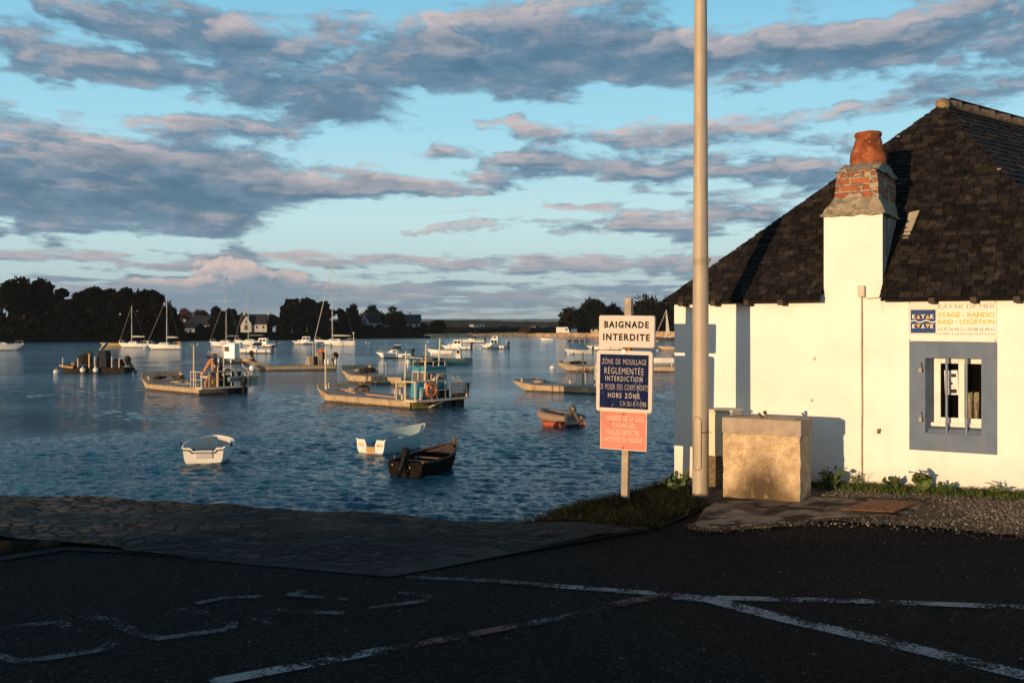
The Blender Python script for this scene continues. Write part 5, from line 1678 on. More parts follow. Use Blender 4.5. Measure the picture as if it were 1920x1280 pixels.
for (y, z) in ((-.1, 1.05), (-.35, 1.5)):
    m = MB(); m.tube([(-3.45, y, .6), (-3.5, y - .1, z), (-3.6, y - .25, z + .15)], .03, 6); m.build('pipe', GALV, o, smooth=True)
plaque(o, (-4.10, -1.0, .86), 1.30, .34, AFT, ['MARINE II'], M('board_grey', (.30, .29, .28)), INK)
for yy in (-.42, -1.58):
    m = MB(); m.lathe([(.10, -.03), (.10, .02)], 12, (-4.12, yy, .88), 'X'); m.build('lamp', M('lamp_pale', (.7, .66, .6)), o)
m = MB(); m.bbox((-4.1, -2.45, .42), (-3.5, -1.92, 1.05))
m.build('stern_crate', M('crate_grey', (.20, .185, .17), .8, var=.25, scale=4), o)
m = MB()
for zz in (.5, .68, .86, 1.02): m.bbox((-4.13, -2.47, zz), (-4.10, -1.90, zz + .05))
m.build('crate_slats', GALV, o)
m = MB()
for i in range(5): m.tube([(.1 + .38 * i, -1.1, fb), (.1 + .38 * i, -1.1, 2.2)], .013, 5)
for zz in (.9, 1.4, 1.8, 2.2): m.tube([(.1, -1.1, zz), (1.62, -1.1, zz)], .013, 5)
m.build('wire_rack', M('rack_dark', (.06, .055, .05)), o)
coil(o, 1.9, -.3, fb + .05, .28); heap(o, 3.0, .55, .6, .30, .35, .28, DARKG, 3, 'gear_heap'); heap(o, 2.9, -.75, .6, .35, .3, .3, OLDW, 4, 'gear_heap'); bollard(o, 3.2, NY - .18, .6)
m = MB(); m.tube([(2.6, -.2, .52), (1.2, .1, .42), (.2, -.3, .42), (-.9, -.2, .42), (-1.6, .3, .42)], .025, 5); m.tube([(2.4, -.6, .5), (.9, -.5, .42), (-.4, .1, .42)], .025, 5); m.build('mooring_rope', ROPE, o)
for (xa, ya, yb) in ((-3.75, -.9, -.3), (-3.75, -1.7, -1.1)):
    m = MB(); m.bbox((xa - .35, ya, -.3), (xa, yb, .34)); m.build('stern_frame', BLKM, o)
outboard(o, -4.1, -1.35, .5, 1.2, 0.0)

# barge with the blue wheelhouse, lying the same way
o, g = barge('oyster_barge', 7.4, 2.9, .40, .74, 'long oyster barge with a bright blue wheelhouse and an orange life ring', 726.2, 756.5, 136, bul=.16, rk=.6, near=False, ext=.55)
w_ = g['w']; NY = w_; fb = .40
m = MB(); m.bbox((-4.15, -2.0, fb - .02), (-3.2, NY + .05, fb + .06)); m.build('stern_platform', GALV, o)
post_pole(o, 3.75, NY - .15, .68, 3.1, .04)
cw = cabin(o, -3.02, -1.85, 1.55, 1.55, fb, 1.98, .06, .03, CABB, .92, 'wheelhouse', wins=[(.12, .46, .55, .84), (.56, .90, .55, .84)], frame=M('win_grey', (.45, .40, .34)), wmat=M('glass_warm', (.12, .10, .085), .1))
co_, face = cw
for (u0, u1) in ((.10, .44), (.56, .90)):
    face(3, 0, 4, 7, u0 - .03, u1 + .03, .52, .87, 'window_frame', M('win_grey', (.45, .40, .34)), .008); face(3, 0, 4, 7, u0, u1, .55, .84, 'window', M('glass_warm', (.12, .10, .085), .1), .012)
face(0, 1, 5, 4, .06, .48, .04, .50, 'door', CABB, .01); face(2, 3, 7, 6, .52, .94, .04, .50, 'door', CABB, .01)
m = MB(); m.hexa([(-3.12, -.82, 1.983), (-1.82, -.82, 1.983), (-1.82, .82, 1.983), (-3.12, .82, 1.983), (-3.10, -.80, 2.05), (-1.84, -.80, 2.05), (-1.84, .80, 2.05), (-3.10, .80, 2.05)]); m.build('cabin_roof', CABB, co_)
co_.location = (0, -.80, 0)
for (x, y, z0p, z1p, ln) in ((-2.55, NY - .5, fb, 2.85, -.12), (-3.15, .12, fb, 3.2, -.12), (-2.7, -1.25, 2.04, 3.5, -.1), (-2.78, -1.18, 2.04, 3.5, -.1)):
    post_pole(o, x, y, z0p, z1p, .045, False, None, ln)
m = MB(); m.ball((-2.42, .62, 2.28), .15, 8); m.tube([(-2.42, .62, 2.0), (-2.42, .62, 2.3)], .03, 6); m.build('radar_ball', FEND, o, smooth=True)
heap(o, -2.4, -.8, 2.06, .40, .5, .25, DARKG, 5, 'roof_gear'); m = MB(); m.tube([(-2.2, -.3, 2.2), (-2.5, -.8, 2.3), (-2.3, -1.1, 2.2)], .08, 7); m.build('roof_hose', RUSTO, o, smooth=True)
rail(o, [(-2.0, -.1, 2.04), (-2.9, -.1, 2.04), (-3.0, -.6, 2.04), (-3.0, -1.4, 2.04)], .26, .02, GALV)
rail(o, [(-2.5, NY - .02, fb), (-3.2, NY - .02, fb), (-3.95, NY, fb)], .95, .04, GALV)
rail(o, [(-3.98, NY, fb), (-3.98, .75, fb), (-3.98, .05, fb), (-3.98, -.55, fb)], .95, .04, GALV)
rail(o, [(-4.02, NY - .3, fb), (-4.02, .4, fb), (-4.02, -2.0, fb)], .50, .035, GALV)
m = MB()
m.tube([(-3.95, .0, fb), (-3.95, .0, 1.45), (-3.9, -.1, 1.62), (-3.9, -.4, 1.70), (-3.9, -.9, 1.68), (-3.9, -1.15, 1.50), (-3.9, -1.2, 1.35)], .045, 7)
m.tube([(-3.9, -1.2, 1.35), (-4.0, -1.6, 1.32), (-4.02, -1.9, 1.15), (-4.02, -2.0, .9), (-4.02, -2.0, fb)], .045, 7); m.tube([(-4.0, -.05, .4), (-3.85, .3, 1.25), (-3.7, .35, 1.4)], .04, 7)
m.build('rail_hoop', GALV, o, smooth=True)
rail(o, [(-1.5, -NY + .1, fb), (-1.0, -NY + .1, fb)], .9, .03, GALV)
lifering(o, (-4.02, .44, .92), 'X', .30)
m = MB(); m.ring((-3.95, .5, .60), .33, .11, 'X', 18, 8, math.pi, 2 * math.pi); m.build('tyre_fender', BLKR, o, smooth=True)
plaque(o, (-2.95, NY + .03, 1.2), .55, .24, SIDE, ['827240'], M('plate_ochre', (.42, .34, .20)), INK)
plaque(o, (-4.08, -1.32, .95), 1.05, .55, AFT, ['LA CANCALAISE', 'VANNES', '1982'], M('board_grey', (.30, .29, .28)), M('ink_pale', (.6, .56, .5)))
m = MB(); m.bbox((-3.8, -1.0, fb), (-3.2, .3, .95)); m.build('engine_box', BLKM, o, bevel=.04)
m = MB(); m.tube([(-3.3, -.35, .7), (-3.35, -.35, 1.35), (-3.5, -.5, 1.6), (-3.5, -.8, 1.55)], .13, 8); m.build('exhaust', M('exhaust_grey', (.36, .33, .28), .5, .4), o, smooth=True)
m = MB(); m.tube([(-3.6, .1, .8), (-3.5, -.05, 1.7)], .05, 6); m.build('lever', M('old_pole', (.40, .24, .16)), o)
for (y, z, r) in ((-1.75, .95, .22), (-1.95, .75, .22), (-1.7, .62, .20), (-1.45, .6, .2), (-1.9, 1.05, .18)):
    m = MB(); m.ball((-3.75, y, z), r, 7); m.build('net_float', RUSTO, o, smooth=True)
m = MB(); m.hexa([(-3.95, -2.2, .42), (-3.4, -2.2, .42), (-3.4, -1.5, .42), (-3.95, -1.5, .42), (-4.0, -2.25, 1.18), (-3.4, -2.25, 1.18), (-3.4, -1.5, 1.18), (-4.0, -1.5, 1.18)]); m.build('stern_crate', M('crate_brown', (.13, .07, .035), .8, var=.4, scale=4), o)
m = MB(); m.ball((-3.9, .0, .72), .14, 6); m.box((-3.85, -.05, .9), (.2, .2, .3)); m.build('red_can', REDH, o)
m = MB(); m.ball((-3.93, .42, .72), .10, 6); m.build('pink_float', M('float_pink', (.6, .3, .22), .6), o, smooth=True)
m = MB(); m.bbox((-3.735, .35, .02), (-3.70, NY - .05, .36)); m.build('hull_patch', M('patch_yellow', (.42, .30, .06), .8, var=.4, scale=6), o)
m = MB(); m.tube([(-3.0, NY + .03, .34), (-4.1, NY + .06, .40), (-4.25, .4, .38), (-4.25, -2.05, .44)], .045, 6); m.build('fender_bar', GALV, o)
m = MB(); m.tube([(-3.72, .35, .02), (-4.1, -.4, .36)], .05, 6); m.build('strut', GALV, o)
for (ya, yb) in ((-.95, -.25), (-1.8, -1.2)):
    m = MB(); m.bbox((-4.05, ya, -.3), (-3.7, yb, .34)); m.build('stern_frame', BLKM, o)
coil(o, 2.6, .35, .62, .22); heap(o, 2.3, -.2, .55, .35, .3, .22, OLDW, 9, 'gear_heap'); heap(o, 2.9, -.7, .62, .3, .3, .25, DARKG, 19, 'gear_heap')
m = MB(); m.tube([(1.5, .25, .44), (-1.6, .7, .45)], .05, 6); m.tube([(2.9, .6, .60), (2.0, .55, .48)], .05, 6); m.build('pole_on_deck', M('old_pole', (.40, .24, .16), .8), o)
bollard(o, 3.85, NY - .45, .70); bollard(o, 3.6, NY - .1, .66); bollard(o, .9, -NY + .2, fb); bollard(o, .5, -NY + .15, fb); bollard(o, -2.3, NY - .2, fb); bollard(o, -2.55, NY - .35, fb)
m = MB(); m.tube([(-2.6, NY - .45, .4), (-2.62, NY - .45, 1.5)], .03, 6); m.build('rail_post', GALV, o)

# barge moored behind the blue wheelhouse
o, g = barge('oyster_barge', 7.6, 2.7, .52, .90, 'plain oyster barge with a raised bow, half hidden behind the blue wheelhouse', 722, 717, 140, bul=.30, rk=.8, near=False, sc=(.85, 1, 1))
heap(o, 2.4, -.1, .66, .7, .6, .4, DARKG, 12, 'gear_heap'); coil(o, 3.0, .4, .8, .24); rail(o, [(-.9, g['w'] - .1, .52), (-1.7, g['w'] - .1, .52)], 1.0, .025, GALV); rail(o, [(-1.0, -g['w'] + .1, .52), (-3.0, -g['w'] + .1, .52)], 1.3, .03, GALV)
# low barge with stern console
o, g = barge('oyster_barge', 8.4, 2.3, .42, 1.0, 'low dark sided barge with a blunt ochre bow and a stern control box', 545, 693, 207, bul=.0, rk=1.3, bulwark=False)
m = MB(); m.tube([(4.15, -1.1, .98), (4.15, 1.1, .98)], .17, 10); m.build('bow_roller', M('ochre_foam', (.48, .33, .12), .8, var=.1), o, smooth=True)
m = MB(); m.ball((3.9, 1.35, .28), .30, 8); m.build('fender', FEND, o, smooth=True)
for (xa, xb, ya, yb, h_, mt) in ((-2.1, -1.6, -.3, .5, .85, M('console_grey', (.34, .27, .19), .6)), (-2.45, -2.12, -.3, .5, .82, BLKM), (-2.95, -2.5, -.2, .5, 1.15, M('console_grey', (.34, .27, .19))), (-3.3, -3.0, -.4, .4, 1.2, BLKM)):
    m = MB(); m.bbox((xa, ya, .42), (xb, yb, .42 + h_)); m.build('console', mt, o, bevel=.03)
for (x, y, z1_) in ((-2.15, .0, 2.65), (-2.35, .2, 2.6), (-3.3, .3, 1.9), (-3.9, .8, 1.7)): post_pole(o, x, y, .42, z1_, .035, False)
m = MB(); m.ball((-2.9, .1, 1.75), .2, 6); m.tube([(-2.6, .1, 1.7), (-3.2, .2, 1.75)], .13, 7); m.build('hose_coil', ORNG, o, smooth=True)
rail(o, [(-1.2, 1.0, .42), (-1.5, 1.0, .42)], .55, .025, GALV); rail(o, [(-3.2, 1.0, .42), (-4.1, 1.0, .42)], .75, .03, GALV)
outboard(o, -4.15, 0, .9, 1.6, 0.0)
for xx in (-3.3, -3.0, -4.0):
    m = MB(); m.lathe([(.02, -.3), (.09, -.24), (.10, 0), (.09, .2), (.02, .26)], 10, (xx, 1.2, .75)); m.build('fender', FEND, o, smooth=True)
# right hand barges
o, g = barge('oyster_barge', 7.4, 2.6, .46, .72, 'oyster barge with a coiled rope on its bow, running behind the blue notice', 1076, 734, 146, bul=.06, rk=1.0, near=False, sc=(1.0, 1, .9))
coil(o, 2.5, .1, .58, .36); heap(o, 3.0, -.5, .58, .5, .3, .2, OLDW, 21, 'gear_heap'); bollard(o, 3.2, 1.1, .6); bollard(o, .9, -1.05, .46)
post_pole(o, -1.15, .85, .46, 2.75, .05, False, M('brown_pole', (.16, .10, .06)))
rail(o, [(-.85, 1.15, .46), (-1.5, 1.15, .46)], .9, .022, GALV)
cabin(o, -3.1, -1.75, 1.2, 1.2, .46, 2.15, .06, .0, M('cabin_grey', (.26, .24, .21), .6, var=.15), .92, 'wheelhouse', roof=.06, wins=[(.12, .42, .52, .84), (.55, .9, .52, .84)], front=[(.15, .85, .50, .84)], frame=GEL)
o, g = barge('oyster_barge', 11.5, 2.6, .46, .72, 'long pale oyster barge with a registration number, seen behind the signs', 1165, 695, 172, bul=.10, rk=1.1)
heap(o, 4.3, -.1, .58, .9, .6, .28, DARKG, 31, 'gear_heap'); coil(o, 4.9, .2, .62, .26); bollard(o, 5.2, .5, .66); bollard(o, -4.6, .9, .46)
text('VA 827909', 1.9, .22, BLKM, o, Matrix.Translation((3.0, g['w'] + .004, .18)) @ Matrix.Rotation(SIDE, 4, 'Z') @ UP, .0)
cabin(o, -1.4, -.6, 1.2, 1.2, .46, 1.75, .05, .0, M('dark_cab', (.035, .035, .045), .5), .92, 'wheelhouse', roof=.05, wins=[(.15, .85, .5, .85)], frame=GEL)

# dark oyster boat with its solar frame
o = empty('oyster_boat', label='black oyster workboat with two white ball fenders and a tilted frame', cat='workboat'); place(o, 178, 698, 180)
hb, sh, h = deck_hull(o, 6.0, 2.2, .42, .62, DARKG, .3, .9, 2.4, .25, None, DARKG)
m = MB(); m.tube([(3.0, -.25, .62), (3.1, 0, .64), (3.0, .25, .62), (2.1, .85, .52), (1.5, 1.0, .48)], .10, 8); m.tube([(3.0, -.25, .62), (2.1, -.85, .52)], .10, 8); m.build('bow_rubber', M('ochre_rub', (.40, .27, .10), .8, var=.2), o, smooth=True)
cabin(o, -1.3, -.2, 1.3, 1.3, .42, 1.95, .35, .12, M('dark_house', (.032, .032, .034), .9, spec=.1, var=.15), .85, 'wheelhouse', wins=[(.3, .6, .6, .85)])
m = MB(); P = [(-.55, -.35, 2.0), (-.55, .35, 2.0), (-1.05, .35, 2.6), (-1.05, -.35, 2.6)]
m.hexa([Vector(p) for p in P] + [Vector(p) + Vector((.03, 0, .03)) for p in P]); m.build('tilted_panel', M('panel_blue', (.16, .20, .26), .3), o)
m = MB(); m.tube(P + [P[0]], .04, 6); m.build('panel_frame', GALV, o, smooth=True)
heap(o, .75, 0, .5, .6, .7, 1.1, DARKG, 41, 'gear_heap')
for (x, y, z) in ((.35, .3, 1.55), (.75, -.1, 1.6), (1.2, .2, 1.25)):
    m = MB(); m.ring((x, y, z), .24, .12, 'Y', 12, 7); m.build('tyre_fender', BLKR, o, smooth=True)
for (x, h_, r) in ((2.5, .85, .04), (1.15, .8, .05), (-1.85, .95, .05), (-.35, .95, .05), (-2.5, .8, .05), (.15, 1.2, .06)):
    m = MB(); m.tube([(x, .85, .45), (x, .85, .5 + h_)], r, 7); m.build('stanchion', GALV, o, smooth=True)
m = MB(); m.ball((1.65, .5, .75), .26, 7); m.build('wicker_basket', M('basket', (.22, .13, .06)), o, smooth=True)
for x in (.55, -.6):
    m = MB(); m.ball((x, 1.25, .27), .24, 8); m.lathe([(.03, .0), (.03, .12)], 8, (x, 1.25, .48)); m.build('ball_fender', FEND, o, smooth=True)
heap(o, -2.1, 0, .5, .5, .7, .7, DARKG, 43, 'gear_heap'); outboard(o, -2.95, 0, .8, 1.4, R(30))
m = MB(); m.tube([(2.95, .1, .55), (3.4, .35, .12)], .02, 5); m.build('mooring_rope', BLKR, o)

# navy fishing boat
o = empty('fishing_boat', label='small navy fishing boat with an upright white wheelhouse and hanging fenders', cat='fishing boat'); place(o, 430, 681, 168)
hb, sh, h = deck_hull(o, 5.2, 2.0, .50, .82, NAVYH, .3, .85, 2.1, .3, None, M('deck_dark', (.05, .06, .08)))
cabin(o, -.95, .45, 1.25, 1.1, .45, 2.15, -.12, .02, GEL, .92, 'wheelhouse', roof=.06, wins=[(.45, .85, .52, .84)], front=[(.15, .85, .50, .82)])
for x in (1.5, .75, .1, -.75):
    m = MB(); m.lathe([(.02, -.32), (.085, -.25), (.09, 0), (.085, .2), (.02, .28)], 10, (x, 1.05 - .07 * max(0, x), .36)); m.build('fender', FEND, o, smooth=True)
heap(o, 1.7, 0, .8, .4, .5, .3, M('nets', (.10, .085, .075), .9, var=.4), 51, 'nets'); m = MB(); m.tube([(2.3, -.5, 1.0), (2.2, .5, 1.0)], .025, 5); rail(o, [(1.0, .8, .7), (1.8, .65, .8), (2.4, .35, .9)], .42, .018, GALV)
outboard(o, -2.65, 0, .85, 1.25, R(25)); m.build('boom_bar', GALV, o)


# ---- sailing boats and motor boats
def sailboat(px, py, yaw, L, mast, label, hull=None, boot=None, cover=None, rig=True, boomz=1.25, radar=False, furl=False, beam=.30, group='moored sailing boats', mast_x=.08):
    o = empty('sailing_boat', label=label, cat='sailboat', group=group); place(o, px, py, yaw)
    B = L * beam
    fb = .10 * L + .18
    hb, sh, h = deck_hull(o, L, B, fb, fb * 1.25, hull or GEL, .3, .62, 2.0, .35, boot or BOOT)
    cabin(o, -L * .12, L * .22, B * .62, B * .42, fb + .03, fb + .42, L * .10, .05, GEL, .8, 'coachroof', wins=[(.18, .78, .38, .74)])
    m = MB(); mx = L * mast_x
    m.tube([(mx, 0, fb), (mx, 0, mast)], [.075, .055], 8); mo = m.build('mast', ALU, o, smooth=True)
    m = MB()
    for f in (.42, .70): m.tube([(mx - .05, -B * .26, mast * f), (mx, 0, mast * f + .05), (mx - .05, B * .26, mast * f)], .025, 5)
    m.build('spreader', ALU, mo)
    bz = fb + boomz
    m = MB(); m.tube([(mx - .05, 0, bz), (-L * .40, 0, bz + .05)], .055, 8); bo = m.build('boom', ALU, o, smooth=True)
    m = MB(); m.tube([(mx - .1, 0, bz + .13), (mx - L * .15, 0, bz + .17), (-L * .36, 0, bz + .13)], [.16, .15, .09], 8); m.build('furled_mainsail', cover or SAILC, bo, smooth=True)
    bowx = L / 2 + .25
    m = MB(); m.tube([(bowx, 0, fb * 1.25), (mx + .03, 0, mast * .97)], .02 if not furl else .07, 5); (m.build('furled_jib' if furl else 'forestay', SAILC if furl else ALU, o) if rig else None)
    m = MB()
    m.tube([(-L / 2 + .1, 0, fb), (mx - .03, 0, mast * .985)], .014, 4)
    for sg in (-1, 1): m.tube([(mx - .1, sg * B * .42, fb), (mx - .05, sg * B * .26, mast * .42), (mx, 0, mast * .72)], .014, 4)
    m.build('rigging', M('rig_wire', (.20, .19, .18), .5, .5), o)
    rail(o, [(L * .38, -B * .2, fb * 1.15), (L / 2 + .1, -.05, fb * 1.25), (L / 2 + .1, .05, fb * 1.25), (L * .38, B * .2, fb * 1.15)], .5, .018, ALU, name='pulpit')
    rail(o, [(-L * .30, -B * .40, fb), (-L / 2 + .1, -B * .3, fb), (-L / 2 + .1, B * .3, fb), (-L * .30, B * .40, fb)], .5, .018, ALU, name='pushpit')
    if radar:
        m = MB(); m.tube([(-L * .47, B * .2, fb), (-L * .47, B * .2, fb + 1.6)], .05, 6); m.lathe([(.2, 0), (.25, .08), (.2, .2), (.05, .22)], 12, (-L * .47, B * .2, fb + 1.6)); m.build('radar', GEL, o, smooth=True)
    return o


o = sailboat(251, 651, 176, 5.6, 8.2, 'short white sailing boat with a dinghy motor, second mast from the left', None, None)
outboard(o, -2.9, .2, .8, 1.0, R(20), GEL)
o = sailboat(309, 654.5, 178, 6.0, 9.6, 'white sailing boat with dotted forestay, just right of the short sailing boat', None, None, mast_x=-.06)
m = MB(); m.ring((-2.9, .6, .95), .18, .1, 'Y', 12, 6); m.build('life_ring', ORNG, o, smooth=True)
o = sailboat(424, 649.5, 172, 6.6, 10.6, 'sailing boat moored behind the navy fishing boat', None, None, SAILB, mast_x=.0)
o = sailboat(470, 647, 170, 7.0, 12.2, 'sailing boat with a tall thin mast in front of the gabled white house', None, None, SAILB)
o = sailboat(629, 648, 176, 8.6, 17.4, 'largest white sailing yacht with the tallest mast and a thick rolled jib', None, GELG, furl=True, radar=True, boomz=1.0)
o = sailboat(-2, 656.5, 8, 7.5, 13, 'grey white sailing boat cut off by the left edge', M('hull_blue_white', (.46, .50, .52), .4), BOOT, SAILB, rig=False, mast_x=-.12)
o = sailboat(1253, 638.5, 172, 7.0, 9.0, 'black hulled sailing boat with a tall pale furled sail, right of the signs', BOOT, BOOT, furl=True)
m = MB(); m.loft([[(.5, 0, 2.3), (-.4, .08, 2.3)], [(.55, 0, 5.5), (.0, .08, 5.5)], [(.58, 0, 8.6), (.52, .02, 8.6)]]); m.build('half_hoisted_sail', SAILC, o)


def motor_boat(px, py, yaw, L, label, style, group='moored motor boats'):
    o = empty('motor_boat', label=label, cat='motor boat', group=group); place(o, px, py, yaw)
    B = L * .38; fb = .55 if style != 'speed' else .38
    hb, sh, h = deck_hull(o, L, B, fb, fb * 1.35, M('speed_dark', (.03, .03, .035), .4) if style == 'speed' else GEL, .25, .9, 2.3, .45, BOOT if style != 'speed' else None, GEL)
    if style == 'pilot':
        cabin(o, -L * .18, L * .16, B * .72, B * .62, fb, fb + 1.15, .30, .05, GEL, .82, 'wheelhouse', roof=.08, wins=[(.10, .45, .45, .88), (.53, .90, .45, .88)], front=[(.08, .47, .42, .86), (.53, .92, .42, .86)])
        cabin(o, L * .14, L * .36, B * .6, B * .34, fb + .08, fb + .42, .3, 0, GEL, .8, 'foredeck_cabin', wins=[(.3, .6, .3, .6)])
        outboard(o, -L / 2 - .05, 0, fb + .25, 1.2)
    elif style == 'cruiser':
        cabin(o, -L * .10, L * .26, B * .74, B * .5, fb + .02, fb + .55, L * .16, .1, GEL, .8, 'cabin', wins=[(.1, .62, .35, .8)])
        cabin(o, -L * .16, L * .08, B * .66, B * .6, fb + .55, fb + 1.1, L * .10, -.1, GLASS, .85, 'windshield')
        m = MB(); m.hexa([(-L * .22, -B * .34, fb + 1.1), (L * .02, -B * .3, fb + 1.12), (L * .02, B * .3, fb + 1.12), (-L * .22, B * .34, fb + 1.1), (-L * .20, -B * .30, fb + 1.17), (-L * .01, -B * .26, fb + 1.20), (-L * .01, B * .26, fb + 1.20), (-L * .20, B * .30, fb + 1.17)]); m.build('hard_top', GEL, o, bevel=.02)
        rail(o, [(L * .2, B * .36, fb), (L * .42, B * .18, fb * 1.2), (L * .52, 0, fb * 1.3), (L * .42, -B * .18, fb * 1.2), (L * .2, -B * .36, fb)], .35, .014, ALU)
        outboard(o, -L / 2 - .05, 0, fb + .2, 1.2)
    elif style == 'speed':
        m = MB(); m.loft([[(x, y, z) for y in (-B * .42 * k_, 0, B * .42 * k_)] for (x, k_, z) in ((-L * .46, .9, fb + .06), (-L * .1, 1, fb + .12), (L * .2, .8, fb + .22), (L * .45, .2, fb + .2))]); m.build('cockpit_cover', GEL, o, smooth=True)
        m = MB(); m.hexa([(0, -.5, fb + .1), (.3, -.45, fb + .14), (.3, .45, fb + .14), (0, .5, fb + .1), (-.25, -.45, fb + .42), (-.22, -.45, fb + .43), (-.22, .45, fb + .43), (-.25, .45, fb + .42)]); m.build('windscreen', GLASS, o)
    for x in (L * .22, -L * .10, -L * .36):
        m = MB(); m.lathe([(.02, -.25), (.08, -.2), (.085, 0), (.08, .14), (.02, .2)], 8, (x, hb(x / L + .5) + .07, fb * .66)); m.build('fender', FEND, o, smooth=True)
    return o


motor_boat(478, 661.5, 176, 5.4, 'white motor cruiser moored just right of the navy fishing boat', 'cruiser')
motor_boat(493, 650, 172, 5.6, 'white pilot house boat right of the tall thin mast', 'pilot')
motor_boat(573, 645, 178, 5.6, 'white cabin boat just left of the largest yacht', 'pilot')
motor_boat(741, 671, 172, 4.4, 'small cabin boat with a dark top, alone in the middle of the water', 'cruiser')
motor_boat(857, 655, 172, 5.0, 'white pilot house boat with three fenders, left of the tall cruiser', 'pilot')
motor_boat(886, 642, 176, 6.2, 'white sports cruiser with a dark windscreen, farthest of the white trio', 'cruiser')
o = motor_boat(928, 653, 150, 5.6, 'tall white flybridge boat, right of the white trio', 'pilot')
cabin(o, -1.0, .5, 1.5, 1.3, 1.75, 2.35, .5, .1, GEL, .7, 'flybridge', wins=[(.25, .8, .3, .8)])
motor_boat(1082, 640, 182, 5.6, 'black sided white speedboat near the sand spit', 'speed')
motor_boat(1136, 656, 176, 6.0, 'long white covered motor boat seen between the two upper notices', 'cruiser')


def small_boat(px, py, yaw, L, label, mat, mat_in, fb=.38, name='rowing_boat', cat='rowing boat', motor=False, group='small open boats'):
    o = empty(name, label=label, cat=cat, group=group); place(o, px, py, yaw)
    open_hull(o, L, L * .4, fb, fb * 1.45, mat, mat_in, tw=.8, n=12, gun=.04)
    m = MB(); m.bbox((-L * .2, -L * .16, fb * .8), (-L * .1, L * .16, fb * .8 + .04)); m.bbox((L * .12, -L * .15, fb * .85), (L * .2, L * .15, fb * .85 + .04)); m.build('thwart', OLDW, o)
    if motor: outboard(o, -L / 2 - .05, 0, fb + .2, .9)
    return o


small_boat(826, 664, 176, 3.6, 'small white open boat beside a mooring buoy, left of the pilot house boat', GEL, GELG, .55)
o = small_boat(818, 682, 168, 7.6, 'long teal blue open boat with a small white console behind the blue wheelhouse', TEALH, TEALH, .62, 'fishing_boat', 'fishing boat')
m = MB(); m.hexa([(-2.9, -.4, .5), (-2.3, -.4, .5), (-2.3, .4, .5), (-2.9, .4, .5), (-2.75, -.4, 1.7), (-2.45, -.4, 1.75), (-2.45, .4, 1.75), (-2.75, .4, 1.7)]); m.build('console', GELG, o)
m = MB(); m.bbox((-2.72, .402, 1.15), (-2.45, .42, 1.55)); m.build('console_window', GLASS, o)
text('VA 63', 1.0, .16, SWT, o, Matrix.Translation((2.9, 1.02, .80)) @ Matrix.Rotation(R(190), 4, 'Z') @ UP)
small_boat(1025, 638, 176, 3.6, 'small white boat close to the sand spit, left of the speedboat', GEL, GELG, .5)
small_boat(1085, 663, 178, 4.0, 'grey open boat just left of the covered motor boat', GELG, DARKG, .5, motor=True)
small_boat(1262, 656, 170, 5.0, 'tan open boat touching the left edge of the cottage', M('tan_hull', (.42, .32, .20)), OLDW, .5, motor=True)
small_boat(213, 647.5, 178, 5.6, 'flat yellow work punt next to the short sailing boat', M('punt_yellow', (.48, .32, .06), .6), OLDW, .4, 'punt', 'punt')
small_boat(1229, 681, 176, 4.0, 'dark topped white boat right beside the blue notice', GEL, BLKM, .55, motor=True)
small_boat(497, 646, 150, 3.2, 'white tender hanging astern of the pilot house boat', GEL, GELG, .5)

# ---- mooring buoys
bu = empty('mooring_buoy', label='x', cat='buoy', group='white mooring buoys')
m = MB(); m.lathe([(.05, -.22), (.20, -.16), (.28, -.02), (.27, .10), (.19, .20), (.06, .25)], 16); m.build('float', FEND, bu, smooth=True)
m = MB(); m.ring((0, 0, .27), .06, .014, 'Y', 10, 5); m.build('eye', GALV, bu, smooth=True)
BUOYS = [(1036, 690, 1.05, 'largest white mooring buoy with a dark waterline, at the bow of the numbered barge'), (106, 697.5, 1.0, 'white buoy at the bow of the black oyster workboat'),
         (271, 653.5, .9, 'white buoy left of the sailing boat with dotted forestay'), (230, 650, .7, 'white buoy under the punt'), (371, 645, .7, 'left one of two buoys right of the dotted forestay boat'),
         (397, 647.5, .9, 'right one of two buoys right of the dotted forestay boat'), (403, 643, .6, 'small buoy at the bow of the boat behind the fishing boat'), (521, 643, .8, 'white buoy left of the cabin boat, alone'),
         (553, 645, .8, 'white buoy just left of the cabin boat'), (686, 641.5, .7, 'left one of the pair of buoys right of the largest yacht'), (691, 643.5, .8, 'right one of the pair of buoys right of the largest yacht'),
         (762, 645.5, .8, 'white buoy above the dark topped cabin boat'), (802, 640, .7, 'white buoy near the shore left of the white trio'), (837, 654, .9, 'white buoy at the bow of the three fender pilot boat'),
         (902, 653, .9, 'white buoy at the bow of the flybridge boat'), (950, 640, .9, 'white buoy right of the flybridge boat'), (1016, 638, .7, 'white buoy left of the small boat at the spit'),
         (1059, 639, .8, 'white buoy left of the speedboat'), (1066, 663.5, .8, 'white buoy left of the grey open boat'), (810, 665, .8, 'white buoy left of the small open boat'),
         (1118, 637, .6, 'white buoy at the left edge of the top notice'), (1105, 657, .9, 'white buoy at the bow of the covered motor boat'), (1233, 639, .7, 'white buoy left of the black hulled sailing boat'), (1233, 657, .7, 'white buoy below the black hulled sailing boat'), (193, 647, .8, 'white buoy at the left end of the punt')]
for i, (px, py, s, lab) in enumerate(BUOYS):
    o = bu if i == 0 else copy_tree(bu)
    p = on_water(px, py); o.location = (p.x, p.y, WL); o.scale = (s,) * 3; o['label'] = lab
HAZE = .00006
